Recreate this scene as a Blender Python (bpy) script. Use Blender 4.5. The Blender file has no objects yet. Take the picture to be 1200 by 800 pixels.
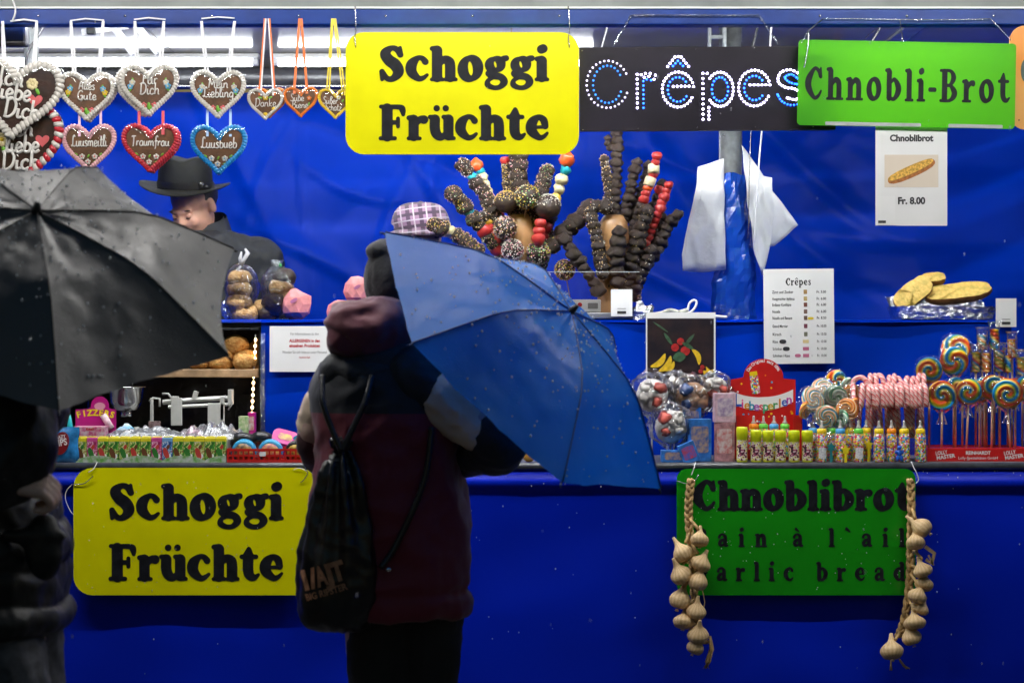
import bpy, bmesh, math, random
import numpy as np
from mathutils import Vector, Matrix, Euler, Quaternion, noise

random.seed(7)
PI = math.pi
R = math.radians
scene = bpy.context.scene
col = scene.collection

# ------------------------------------------------------------------ camera
CAM_D, CAM_H, PPM = 6.0, 1.45, 370.0          # metres to the counter front, lens height, photo pixels per metre there
cam_d = bpy.data.cameras.new('camera')
cam_d.sensor_width = 36.0
cam_d.lens = 36.0 * PPM * CAM_D / 1200.0
cam_d.clip_start = 0.05
cam_d.clip_end = 400.0
cam_d.dof.use_dof = True
cam_d.dof.focus_distance = 6.1
cam_d.dof.aperture_fstop = 4.0
cam = bpy.data.objects.new('camera', cam_d)
col.objects.link(cam)
cam.location = (0, -CAM_D, CAM_H)
cam.rotation_euler = (R(90), 0, 0)
scene.camera = cam

# ------------------------------------------------------------------ sky and sun (a dark rainy winter evening)
SUN_EL, SUN_ROT = R(4.0), R(20)           # low behind the stall, veiled by cloud
world = bpy.data.worlds.new('World')
scene.world = world
world.use_nodes = True
wn, wl = world.node_tree.nodes, world.node_tree.links
wn.clear()
w_out = wn.new('ShaderNodeOutputWorld')
w_bg = wn.new('ShaderNodeBackground')
w_sky = wn.new('ShaderNodeTexSky')
w_sky.sky_type = 'NISHITA'
w_sky.sun_disc = False
w_sky.sun_elevation = SUN_EL
w_sky.sun_rotation = SUN_ROT
w_sky.air_density = 2.0
w_sky.dust_density = 1.0
w_sky.ozone_density = 4.0
w_bg.inputs['Strength'].default_value = 0.12
wl.new(w_sky.outputs[0], w_bg.inputs[0])
wl.new(w_bg.outputs[0], w_out.inputs[0])
sun_d = bpy.data.lights.new('sun', 'SUN')
sun_d.energy = 0.012
sun_d.angle = R(40)
sun_d.color = (0.85, 0.9, 1.0)
sun = bpy.data.objects.new('sun', sun_d)
col.objects.link(sun)
sun_dir = Vector((math.sin(SUN_ROT) * math.cos(SUN_EL), math.cos(SUN_ROT) * math.cos(SUN_EL), math.sin(SUN_EL)))
sun.rotation_euler = sun_dir.to_track_quat('Z', 'Y').to_euler()
sun.location = sun_dir * 40

# ------------------------------------------------------------------ exposure and render settings
TUBE_IN, TUBE_BEAM, TUBE_AWN = 24.0, 235.0, 190.0   # emission of the tubes at the back, behind the beam and under the awning
scene.view_settings.view_transform = 'Standard'
scene.view_settings.look = 'None'
scene.view_settings.exposure = 0.0
scene.view_settings.gamma = 1.0
scene.view_settings.use_curve_mapping = False
scene.render.engine = 'CYCLES'
scene.cycles.use_denoising = True
scene.cycles.max_bounces = 8
scene.cycles.transparent_max_bounces = 24
scene.cycles.sample_clamp_indirect = 4.0
scene.cycles.caustics_reflective = False
scene.cycles.caustics_refractive = False

# ------------------------------------------------------------------ helpers: points
def S(y):
    return PPM * CAM_D / (CAM_D + y)

def P(px, py, y):
    """the place in the stall, y metres behind the counter front, that the photo shows at px, py"""
    s = S(y)
    return Vector(((px - 600.0) / s, y, CAM_H + (400.0 - py) / s))

# ------------------------------------------------------------------ helpers: materials
MATS = {}
def _principled(name):
    m = bpy.data.materials.new(name)
    m.use_nodes = True
    nt = m.node_tree
    b = nt.nodes['Principled BSDF']
    return m, nt, b

def mat(name, color=(0.5, 0.5, 0.5), rough=0.5, metal=0.0, spec=0.5, coat=0.0, coat_rough=0.1, var=None, bump=None,
        emit=None, trans=0.0, sss=0.0, sheen=0.0, rvar=0.0, coord='Object'):
    if name in MATS:
        return MATS[name]
    m, nt, b = _principled(name)
    N, L = nt.nodes, nt.links
    b.inputs['Base Color'].default_value = (*color, 1)
    b.inputs['Roughness'].default_value = rough
    b.inputs['Metallic'].default_value = metal
    b.inputs['Specular IOR Level'].default_value = spec
    b.inputs['Coat Weight'].default_value = coat
    b.inputs['Coat Roughness'].default_value = coat_rough
    b.inputs['Transmission Weight'].default_value = trans
    b.inputs['Sheen Weight'].default_value = sheen
    if sss:
        b.inputs['Subsurface Weight'].default_value = sss
        b.inputs['Subsurface Radius'].default_value = (0.012, 0.005, 0.003)
    tc = N.new('ShaderNodeTexCoord')
    if var:
        sc_, amt = var[0], var[1]
        nz = N.new('ShaderNodeTexNoise')
        nz.inputs['Scale'].default_value = sc_
        nz.inputs['Detail'].default_value = 6
        L.new(tc.outputs[coord], nz.inputs['Vector'])
        mx = N.new('ShaderNodeMix'); mx.data_type = 'RGBA'
        c2 = var[2] if len(var) > 2 else tuple(max(0, c * (1 - amt)) for c in color)
        c1 = color if len(var) > 2 else tuple(min(1, c * (1 + amt)) for c in color)
        mx.inputs[6].default_value = (*c1, 1)
        mx.inputs[7].default_value = (*c2, 1)
        rp = N.new('ShaderNodeMapRange')
        rp.inputs[1].default_value = 0.35; rp.inputs[2].default_value = 0.65
        L.new(nz.outputs[0], rp.inputs[0])
        L.new(rp.outputs[0], mx.inputs[0])
        L.new(mx.outputs[2], b.inputs['Base Color'])
        if rvar:
            rr = N.new('ShaderNodeMapRange')
            rr.inputs[1].default_value = 0.3; rr.inputs[2].default_value = 0.7
            rr.inputs[3].default_value = max(0.02, rough - rvar); rr.inputs[4].default_value = min(1, rough + rvar)
            L.new(nz.outputs[0], rr.inputs[0]); L.new(rr.outputs[0], b.inputs['Roughness'])
    if bump:
        nb = N.new('ShaderNodeTexNoise')
        nb.inputs['Scale'].default_value = bump[0]
        nb.inputs['Detail'].default_value = 5
        L.new(tc.outputs[coord], nb.inputs['Vector'])
        bp = N.new('ShaderNodeBump')
        bp.inputs['Strength'].default_value = bump[1]
        bp.inputs['Distance'].default_value = bump[2] if len(bump) > 2 else 0.01
        L.new(nb.outputs[0], bp.inputs['Height'])
        L.new(bp.outputs[0], b.inputs['Normal'])
    if emit:
        b.inputs['Emission Color'].default_value = (*emit[0], 1)
        b.inputs['Emission Strength'].default_value = emit[1]
    MATS[name] = m
    return m

def film(name='cellophane', amount=0.10, tint=(1, 1, 1), rough=0.06, bump=(60, 0.9, 0.02)):
    """thin clear plastic: mostly see-through, crinkled highlights"""
    if name in MATS:
        return MATS[name]
    m = bpy.data.materials.new(name); m.use_nodes = True
    nt = m.node_tree; N, L = nt.nodes, nt.links
    N.clear()
    out = N.new('ShaderNodeOutputMaterial')
    t = N.new('ShaderNodeBsdfTransparent'); t.inputs[0].default_value = (*tint, 1)
    g = N.new('ShaderNodeBsdfGlossy'); g.inputs['Roughness'].default_value = rough
    g.inputs['Color'].default_value = (0.95, 0.97, 1, 1)
    tc = N.new('ShaderNodeTexCoord')
    nz = N.new('ShaderNodeTexNoise'); nz.inputs['Scale'].default_value = bump[0]; nz.inputs['Detail'].default_value = 3
    L.new(tc.outputs['Object'], nz.inputs['Vector'])
    bp = N.new('ShaderNodeBump'); bp.inputs['Strength'].default_value = bump[1]; bp.inputs['Distance'].default_value = bump[2]
    L.new(nz.outputs[0], bp.inputs['Height']); L.new(bp.outputs[0], g.inputs['Normal'])
    fr = N.new('ShaderNodeFresnel'); fr.inputs['IOR'].default_value = 1.4
    L.new(bp.outputs[0], fr.inputs['Normal'])
    ma = N.new('ShaderNodeMath'); ma.operation = 'MULTIPLY_ADD'
    ma.inputs[1].default_value = 0.9; ma.inputs[2].default_value = amount; ma.use_clamp = True
    L.new(fr.outputs[0], ma.inputs[0])
    mx = N.new('ShaderNodeMixShader')
    L.new(ma.outputs[0], mx.inputs[0]); L.new(t.outputs[0], mx.inputs[1]); L.new(g.outputs[0], mx.inputs[2])
    L.new(mx.outputs[0], out.inputs[0])
    MATS[name] = m
    return m

def node_mat(name, rough=0.4, spec=0.5, coat=0.0):
    m, nt, b = _principled(name)
    b.inputs['Roughness'].default_value = rough
    b.inputs['Specular IOR Level'].default_value = spec
    b.inputs['Coat Weight'].default_value = coat
    MATS[name] = m
    return m, nt, b

def math_node(nt, op, a=None, b=None):
    n = nt.nodes.new('ShaderNodeMath'); n.operation = op
    for i, v in enumerate((a, b)):
        if v is None:
            continue
        if isinstance(v, (int, float)):
            n.inputs[i].default_value = v
        else:
            nt.links.new(v, n.inputs[i])
    return n.outputs[0]

def ramp(nt, fac, stops, interp='CONSTANT'):
    r = nt.nodes.new('ShaderNodeValToRGB')
    r.color_ramp.interpolation = interp
    e = r.color_ramp.elements
    while len(e) < len(stops):
        e.new(0.5)
    for i, (p, c) in enumerate(stops):
        e[i].position = p; e[i].color = (*c, 1)
    nt.links.new(fac, r.inputs[0])
    return r.outputs[0]

# ------------------------------------------------------------------ helpers: mesh building
class MB:
    """collects shapes and links them as ONE mesh object"""
    def __init__(self):
        self.v = []; self.f = []; self.mi = []; self.sm = []
        self.cur = 0; self.smooth = False
    def add(self, verts, faces, smooth=None):
        o = len(self.v)
        self.v.extend([tuple(p) for p in verts])
        sm = self.smooth if smooth is None else smooth
        for f in faces:
            self.f.append(tuple(i + o for i in f)); self.mi.append(self.cur); self.sm.append(sm)
        return self
    def box(self, c, s, rot=None, bev=0.0):
        x, y, z = s[0] / 2, s[1] / 2, s[2] / 2
        if bev > 0:
            b = min(bev, x * .9, y * .9, z * .9)
            bm = bmesh.new()
            bmesh.ops.create_cube(bm, size=1)
            for v in bm.verts:
                v.co = Vector((v.co.x * s[0], v.co.y * s[1], v.co.z * s[2]))
            bmesh.ops.bevel(bm, geom=bm.edges[:], offset=b, segments=2, affect='EDGES', profile=0.5)
            vs = [v.co.copy() for v in bm.verts]; bm.verts.index_update()
            fs = [[v.index for v in f.verts] for f in bm.faces]
            bm.free()
        else:
            vs = [Vector((sx * x, sy * y, sz * z)) for sz in (-1, 1) for sy in (-1, 1) for sx in (-1, 1)]
            fs = [(0, 2, 3, 1), (4, 5, 7, 6), (0, 1, 5, 4), (2, 6, 7, 3), (0, 4, 6, 2), (1, 3, 7, 5)]
        M3 = rot.to_matrix() if rot is not None else None
        c = Vector(c)
        vs = [(M3 @ v if M3 else v) + c for v in vs]
        return self.add(vs, fs)
    def tube(self, pts, rad, n=8, cap=True, flat=None, smooth=True):
        pts = [Vector(p) for p in pts]
        if not hasattr(rad, '__len__'):
            rad = [rad] * len(pts)
        vs = []; fs = []
        prev = None
        for i, p in enumerate(pts):
            d = (pts[min(i + 1, len(pts) - 1)] - pts[max(i - 1, 0)])
            if d.length < 1e-9: d = Vector((0, 0, 1))
            d.normalize()
            if prev is None:
                a = Vector((0, 1, 0)) if abs(d.y) < .9 else Vector((1, 0, 0))
            else:
                a = prev
            u = (a - d * a.dot(d))
            if u.length < 1e-6: u = d.orthogonal()
            u.normalize(); w = d.cross(u); prev = u
            for k in range(n):
                t = 2 * PI * k / n
                fl = flat if flat else 1.0
                vs.append(p + (u * math.cos(t) * fl + w * math.sin(t)) * rad[i])
        m = len(pts)
        for i in range(m - 1):
            for k in range(n):
                a, b = i * n + k, i * n + (k + 1) % n
                fs.append((a, b, b + n, a + n))
        if cap:
            fs.append(tuple(range(n - 1, -1, -1)))
            fs.append(tuple(range((m - 1) * n, m * n)))
        return self.add(vs, fs, smooth)
    def lathe(self, prof, c=(0, 0, 0), n=20, axis='z', rot=None, smooth=True, scale=(1, 1, 1)):
        """prof: (radius, height) from bottom to top"""
        vs = []; fs = []
        M3 = rot.to_matrix() if rot is not None else None
        c = Vector(c)
        for (r, h) in prof:
            for k in range(n):
                t = 2 * PI * k / n
                v = Vector((r * math.cos(t) * scale[0], r * math.sin(t) * scale[1], h * scale[2]))
                if axis == 'y': v = Vector((v.x, v.z, v.y))
                if M3: v = M3 @ v
                vs.append(v + c)
        for i in range(len(prof) - 1):
            for k in range(n):
                a, b = i * n + k, i * n + (k + 1) % n
                fs.append((a, b, b + n, a + n) if axis != 'y' else (a, a + n, b + n, b))
        fs.append(tuple(range(n - 1, -1, -1)) if axis != 'y' else tuple(range(n)))
        fs.append(tuple(range((len(prof) - 1) * n, len(prof) * n)) if axis != 'y' else tuple(range(len(prof) * n - 1, (len(prof) - 1) * n - 1, -1)))
        return self.add(vs, fs, smooth)
    def ball(self, c, r, n=10, m=7, rot=None, jit=0.0, seed=0):
        if not hasattr(r, '__len__'): r = (r, r, r)
        vs = []; fs = []
        M3 = rot.to_matrix() if rot is not None else None
        c = Vector(c)
        vs.append(Vector((0, 0, -1)))
        for i in range(1, m):
            ph = -PI / 2 + PI * i / m
            for k in range(n):
                t = 2 * PI * k / n
                vs.append(Vector((math.cos(ph) * math.cos(t), math.cos(ph) * math.sin(t), math.sin(ph))))
        vs.append(Vector((0, 0, 1)))
        out = []
        for v in vs:
            k = 1.0
            if jit: k = 1 + jit * noise.noise(v * 1.7 + Vector((seed * 3.1, seed * 1.7, seed)))
            q = Vector((v.x * r[0], v.y * r[1], v.z * r[2])) * k
            out.append((M3 @ q if M3 else q) + c)
        for k in range(n): fs.append((0, 1 + (k + 1) % n, 1 + k))
        for i in range(m - 2):
            for k in range(n):
                a = 1 + i * n + k; b = 1 + i * n + (k + 1) % n
                fs.append((a, b, b + n, a + n))
        top = len(vs) - 1; o = 1 + (m - 2) * n
        for k in range(n): fs.append((o + k, o + (k + 1) % n, top))
        return self.add(out, fs, True)
    def prism(self, poly, y0, y1, tf=None, smooth=False):
        """an outline in x, z given thickness from y0 (front) to y1 (back)"""
        n = len(poly)
        vs = [Vector((x, y0, z)) for x, z in poly] + [Vector((x, y1, z)) for x, z in poly]
        if tf: vs = [tf @ v for v in vs]
        area = sum(poly[i][0] * poly[(i + 1) % n][1] - poly[(i + 1) % n][0] * poly[i][1] for i in range(n))
        idx = list(range(n)) if area > 0 else list(range(n - 1, -1, -1))
        fs = [tuple(idx), tuple(n + i for i in reversed(idx))]
        for a in range(n):
            i, j = idx[a], idx[(a + 1) % n]
            fs.append((i, i + n, j + n, j))
        return self.add(vs, fs, smooth)
    def grid(self, fn, nu, nv, smooth=True):
        vs = [fn(i / nu, j / nv) for j in range(nv + 1) for i in range(nu + 1)]
        fs = []
        for j in range(nv):
            for i in range(nu):
                a = j * (nu + 1) + i
                fs.append((a, a + 1, a + nu + 2, a + nu + 1))
        return self.add(vs, fs, smooth)
    def build(self, name, mats, parent=None, loc=None):
        me = bpy.data.meshes.new(name)
        me.from_pydata(self.v, [], self.f)
        if not isinstance(mats, (list, tuple)): mats = [mats]
        for m in mats: me.materials.append(m)
        me.polygons.foreach_set('material_index', self.mi)
        me.polygons.foreach_set('use_smooth', self.sm)
        me.update()
        o = bpy.data.objects.new(name, me)
        col.objects.link(o)
        if parent is not None: o.parent = parent
        if loc is not None: o.location = loc
        return o

def share(name, me, parent=None, loc=None, rot=None, scale=None, material=None):
    """one more object that shares a mesh"""
    o = bpy.data.objects.new(name, me if hasattr(me, 'polygons') else me.data)
    col.objects.link(o)
    if parent is not None: o.parent = parent
    if loc is not None: o.location = loc
    if rot is not None: o.rotation_euler = rot
    if scale is not None: o.scale = scale if hasattr(scale, '__len__') else (scale,) * 3
    if material is not None:
        o.material_slots[0].link = 'OBJECT'; o.material_slots[0].material = material
    return o

def tag(o, label, cat, group=None, kind=None):
    o['label'] = label; o['category'] = cat
    if group: o['group'] = group
    if kind: o['kind'] = kind
    return o

def thing(name, label, cat, loc=(0, 0, 0), rotz=0.0, group=None):
    o = bpy.data.objects.new(name, None)
    col.objects.link(o)
    o.empty_display_size = 0.05
    o.location = loc; o.rotation_euler = (0, 0, rotz)
    return tag(o, label, cat, group)

ORD = 'first second third fourth fifth sixth seventh eighth ninth tenth eleventh twelfth thirteenth fourteenth'.split()
def stuff(o):
    o['kind'] = 'stuff'; return o

def struct(o):
    o['kind'] = 'structure'; return o

def spline(pts, sub=8, closed=False):
    """Catmull-Rom through tuples of any length"""
    pts = [np.array(p, float) for p in pts]
    n = len(pts); out = []
    if n == 2:
        return [tuple(pts[0] + (pts[1] - pts[0]) * t / sub) for t in range(sub + 1)]
    rng = range(n) if closed else range(n - 1)
    for i in rng:
        if closed:
            p0, p1, p2, p3 = pts[(i - 1) % n], pts[i], pts[(i + 1) % n], pts[(i + 2) % n]
        else:
            p0, p1, p2, p3 = pts[max(i - 1, 0)], pts[i], pts[i + 1], pts[min(i + 2, n - 1)]
        for k in range(sub):
            t = k / sub
            out.append(tuple(0.5 * ((2 * p1) + (-p0 + p2) * t + (2 * p0 - 5 * p1 + 4 * p2 - p3) * t * t + (-p0 + 3 * p1 - 3 * p2 + p3) * t ** 3)))
    if not closed: out.append(tuple(pts[-1]))
    return out

def rrect(w, h, r, n=6, cx=0, cz=0):
    """rounded rectangle outline centred on cx, cz"""
    out = []
    for (sx, sz, a0) in ((1, -1, -90), (1, 1, 0), (-1, 1, 90), (-1, -1, 180)):
        for k in range(n + 1):
            a = R(a0 + 90 * k / n)
            out.append((cx + sx * (w / 2 - r) + r * math.cos(a), cz + sz * (h / 2 - r) + r * math.sin(a)))
    return out

# ------------------------------------------------------------------ helpers: remeshed bodies and cloth shapes
def chain(mb, pts, n=14):
    """closed tapering limb: (x, y, z, r) points with round ends"""
    p = [tuple(q) for q in spline(pts, 5)]
    V = [Vector(q[:3]) for q in p]; rr = [q[3] for q in p]
    d0 = (V[0] - V[1]).normalized(); d1 = (V[-1] - V[-2]).normalized()
    head = [(V[0] + d0 * rr[0] * math.sin(a), rr[0] * math.cos(a)) for a in (1.45, 1.1, .75, .4)]
    tail = [(V[-1] + d1 * rr[-1] * math.sin(a), rr[-1] * math.cos(a)) for a in (.4, .75, 1.1, 1.45)]
    allp = head + list(zip(V, rr)) + tail
    mb.tube([a for a, _ in allp], [b for _, b in allp], n=n)

def loft(mb, rings, n=28, power=2.3):
    """closed body from rings (cx, cy, z, rx, ry)"""
    rs = spline(rings, 5)
    vs = []; fs = []
    for (cx, cy, z, rx, ry) in rs:
        for k in range(n):
            t = 2 * PI * k / n
            c, s = math.cos(t), math.sin(t)
            q = (abs(c) ** power + abs(s) ** power) ** (-1 / power)
            vs.append((cx + rx * c * q, cy + ry * s * q, z))
    m = len(rs)
    for i in range(m - 1):
        for k in range(n):
            a, b = i * n + k, i * n + (k + 1) % n
            fs.append((a, b, b + n, a + n))
    fs.append(tuple(range(n - 1, -1, -1))); fs.append(tuple(range((m - 1) * n, m * n)))
    mb.add(vs, fs, True)

def fuse(mb, name, material, parent, voxel=0.008, smooth=4, disp=None):
    """one continuous surface from overlapping closed shapes"""
    tmp = mb.build('tmp_' + name, material)
    md = tmp.modifiers.new('r', 'REMESH'); md.mode = 'VOXEL'; md.voxel_size = voxel; md.use_smooth_shade = True
    if smooth:
        ms = tmp.modifiers.new('s', 'SMOOTH'); ms.iterations = smooth; ms.factor = 0.5
    dg = bpy.context.evaluated_depsgraph_get()
    me = bpy.data.meshes.new_from_object(tmp.evaluated_get(dg), depsgraph=dg)
    old = tmp.data
    bpy.data.objects.remove(tmp); bpy.data.meshes.remove(old)
    me.name = name
    if disp:
        no = [v.normal.copy() for v in me.vertices]
        for v, nn in zip(me.vertices, no):
            d = disp(v.co, nn)
            v.co += (nn * d if not isinstance(d, Vector) else d)
    me.polygons.foreach_set('use_smooth', [True] * len(me.polygons))
    me.materials.clear(); me.materials.append(material)
    me.update()
    o = bpy.data.objects.new(name, me); col.objects.link(o)
    o.parent = parent
    return o

# ------------------------------------------------------------------ helpers: lettering
GL = {
 'o': (.74, [[('ell', .37, .36, .215, .29, .145, .078)]]),
 'c': (.68, [[(.55, .55, .09), (.47, .64, .075), (.34, .655, .07), (.17, .48, .14), (.16, .27, .14), (.34, .085, .085), (.48, .09, .065), (.6, .18, .045)]]),
 'e': (.70, [[(.25, .365, .045), (.55, .375, .05)], [(.55, .40, .09), (.5, .57, .1), (.36, .655, .07), (.18, .5, .135), (.155, .28, .14), (.36, .085, .085), (.5, .1, .06), (.61, .2, .04)]]),
 'h': (.77, [[(.2, .12, .14), (.2, .86, .14)], [(.05, .05, .05), (.36, .05, .05)], [(.06, .92, .065), (.2, .94, .065)], [(.26, .46, .06), (.4, .61, .1), (.54, .55, .13), (.57, .4, .14), (.57, .12, .14)], [(.44, .05, .05), (.73, .05, .05)]]),
 'n': (.77, [[(.2, .12, .14), (.2, .57, .14)], [(.05, .05, .05), (.36, .05, .05)], [(.06, .63, .065), (.2, .655, .065)], [(.26, .46, .06), (.4, .61, .1), (.54, .55, .13), (.57, .4, .14), (.57, .12, .14)], [(.44, .05, .05), (.73, .05, .05)]]),
 'i': (.42, [[(.2, .12, .14), (.2, .57, .14)], [(.05, .05, .05), (.36, .05, .05)], [(.06, .63, .065), (.2, .655, .065)], [(.19, .9, .12), (.24, .92, .12)]]),
 'l': (.42, [[(.2, .12, .14), (.2, .86, .14)], [(.05, .05, .05), (.36, .05, .05)], [(.06, .92, .065), (.2, .94, .065)]]),
 'r': (.62, [[(.2, .12, .14), (.2, .57, .14)], [(.05, .05, .05), (.38, .05, .05)], [(.06, .63, .065), (.2, .655, .065)], [(.28, .45, .06), (.38, .58, .09), (.5, .58, .115)]]),
 'u': (.78, [[(.19, .58, .14), (.19, .32, .14), (.25, .16, .13), (.38, .09, .095), (.5, .2, .06)], [(.58, .58, .14), (.58, .14, .14)], [(.05, .655, .06), (.2, .655, .06)], [(.44, .655, .06), (.58, .655, .06)], [(.6, .05, .05), (.74, .055, .05)]]),
 'g': (.72, [[('ell', .33, .47, .165, .165, .125, .06)], [(.22, .3, .05), (.13, .22, .075), (.25, .15, .085), (.48, .12, .095), (.58, -.02, .1), (.46, -.16, .07), (.28, -.18, .065), (.12, -.1, .08), (.13, .02, .06), (.24, .09, .055)], [(.46, .58, .05), (.55, .64, .07), (.64, .65, .08)]]),
 't': (.58, [[(.25, .58, .14), (.25, .28, .14), (.3, .14, .12), (.42, .09, .08), (.54, .17, .04)], [(.07, .655, .06), (.47, .655, .06)], [(.13, .68, .04), (.26, .88, .045), (.27, .7, .12)]]),
 'S': (.76, [[(.6, .74, .075), (.5, .9, .08), (.34, .93, .075), (.18, .78, .135), (.28, .6, .15), (.46, .46, .16), (.55, .27, .145), (.42, .09, .09), (.25, .07, .075), (.1, .24, .08)], [(.6, .95, .045), (.62, .74, .07)], [(.09, .05, .05), (.09, .27, .075)]]),
 'F': (.80, [[(.24, .12, .15), (.24, .88, .15)], [(.05, .055, .055), (.46, .055, .055)], [(.06, .945, .055), (.6, .93, .07), (.68, .85, .085), (.7, .72, .05)], [(.3, .5, .065), (.52, .5, .06)], [(.55, .61, .055), (.55, .39, .055)]]),
 'C': (.84, [[(.68, .72, .09), (.6, .87, .085), (.42, .93, .075), (.18, .62, .16), (.18, .36, .16), (.42, .075, .08), (.6, .12, .07), (.72, .27, .05)], [(.7, .95, .045), (.7, .7, .08)]]),
 'b': (.78, [[(.2, .12, .14), (.2, .86, .14)], [(.06, .92, .065), (.2, .94, .065)], [(.25, .54, .06), (.42, .65, .08), (.59, .46, .145), (.59, .28, .145), (.42, .08, .08), (.24, .1, .07)]]),
 'd': (.77, [[(.56, .14, .14), (.56, .86, .14)], [(.42, .92, .065), (.56, .94, .065)], [(.6, .05, .05), (.73, .055, .05)], [(.5, .57, .06), (.34, .65, .08), (.165, .46, .145), (.165, .28, .145), (.34, .08, .08), (.5, .16, .06)]]),
 'a': (.70, [[(.49, .5, .13), (.49, .17, .13), (.57, .07, .07), (.67, .09, .04)], [(.12, .52, .095), (.2, .63, .075), (.36, .66, .07), (.48, .55, .12)], [(.45, .39, .06), (.25, .34, .1), (.15, .2, .125), (.24, .085, .085), (.42, .14, .06)]]),
 'P': (.86, [[(.24, .12, .15), (.24, .88, .15)], [(.05, .055, .055), (.46, .055, .055)], [(.06, .945, .055), (.5, .93, .07), (.67, .72, .145), (.5, .49, .075), (.3, .48, .055)]]),
 'B': (.90, [[(.24, .12, .15), (.24, .88, .15)], [(.06, .945, .055), (.48, .935, .065), (.63, .74, .135), (.48, .52, .07), (.3, .52, .055)], [(.48, .52, .06), (.68, .28, .15), (.48, .065, .065), (.06, .055, .055)]]),
 'G': (.90, [[(.68, .74, .08), (.6, .87, .085), (.42, .93, .075), (.18, .62, .16), (.18, .36, .16), (.42, .075, .08), (.62, .14, .1)], [(.7, .95, .045), (.7, .72, .07)], [(.67, .34, .14), (.67, .15, .13)], [(.5, .43, .05), (.84, .43, .05)]]),
 'p': (.80, [[(.2, -.16, .14), (.2, .57, .14)], [(.05, -.25, .05), (.38, -.25, .05)], [(.06, .63, .065), (.2, .655, .065)], [(.25, .54, .06), (.42, .65, .08), (.59, .46, .145), (.59, .28, .145), (.42, .08, .08), (.26, .13, .06)]]),
 's': (.56, [[(.44, .56, .055), (.36, .655, .055), (.24, .65, .06), (.15, .54, .09), (.28, .4, .1), (.41, .26, .1), (.37, .1, .07), (.24, .07, .06), (.1, .17, .065)]]),
 '-': (.38, [[(.07, .37, .085), (.3, .37, .085)]]),
 '`': (.40, [[(.1, .95, .1), (.3, .8, .04)]]),
 ' ': (.34, []),
}
GL['ü'] = (.78, GL['u'][1] + [[(.24, .9, .085), (.245, .9, .085)], [(.5, .9, .085), (.505, .9, .085)]])
GL['à'] = (.70, GL['a'][1] + [[(.22, .95, .085), (.42, .82, .04)]])
GL['ê'] = (.70, GL['e'][1] + [[(.17, .8, .05), (.36, .97, .06), (.55, .8, .05)]])
_GM = {}
def glyph(ch, rk):
    """filled outline of a letter as verts, faces in letter units (cap height 1)"""
    key = (ch, rk)
    if key in _GM: return _GM[key]
    st = 0.025
    xs = np.arange(-0.16, 1.06, st); ys = np.arange(-0.40, 1.16, st)
    X, Y = np.meshgrid(xs, ys)
    D = np.full(X.shape, 9.0)
    for s in GL[ch][1]:
        if s[0][0] == 'ell':
            _, cx, cy, rx, ry, a, b = s[0]
            pts = []
            for k in range(48):
                t = 2 * PI * k / 48
                pts.append((cx + rx * math.cos(t), cy + ry * math.sin(t), b + (a - b) * abs(math.cos(t - .25)) ** 1.4))
        else:
            pts = spline(s, 14)
        for (x, y, r) in pts:
            D = np.minimum(D, np.hypot(X - x, Y - y) - r * rk)
    V = {}; vs = []; fs = []
    def vid(k, p):
        if k not in V:
            V[k] = len(vs); vs.append(p)
        return V[k]
    ny, nx = D.shape
    ins = D < 0
    for j in range(ny - 1):
        run = None
        for i in range(nx):
            full = i < nx - 1 and ins[j, i] and ins[j, i + 1] and ins[j + 1, i] and ins[j + 1, i + 1]
            if full:
                if run is None: run = i
                continue
            if run is not None:
                fs.append((vid(('g', run, j), (xs[run], ys[j])), vid(('g', i, j), (xs[i], ys[j])), vid(('g', i, j + 1), (xs[i], ys[j + 1])), vid(('g', run, j + 1), (xs[run], ys[j + 1]))))
                run = None
            if i >= nx - 1: continue
            cs = [(i, j), (i + 1, j), (i + 1, j + 1), (i, j + 1)]
            if not any(ins[b, a] for a, b in cs): continue
            poly = []
            for q in range(4):
                a, b = cs[q], cs[(q + 1) % 4]
                da, db = D[a[1], a[0]], D[b[1], b[0]]
                if da < 0: poly.append(vid(('g',) + a, (xs[a[0]], ys[a[1]])))
                if (da < 0) != (db < 0):
                    t = da / (da - db)
                    poly.append(vid(('e',) + tuple(sorted((a, b))), (xs[a[0]] + t * (xs[b[0]] - xs[a[0]]), ys[a[1]] + t * (ys[b[1]] - ys[a[1]]))))
            if len(poly) >= 3: fs.append(tuple(poly))
    _GM[key] = (vs, fs)
    return _GM[key]

def letters(mb, text, x0, x1, z, cap, y=0.0, rk=1.0, sp=0.0, tf=None):
    """raised-serif lettering from x0 to x1, baseline z, cap height cap, on the plane y (facing -y)"""
    tot = sum(GL[c][0] + sp for c in text) - sp
    k = (x1 - x0) / tot
    x = x0
    for c in text:
        vs, fs = glyph(c, rk)
        pv = [Vector((x + vx * k, y, z + vy * cap)) for vx, vy in vs]
        if tf: pv = [tf @ v for v in pv]
        if pv: mb.add(pv, fs, False)
        x += (GL[c][0] + sp) * k

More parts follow.
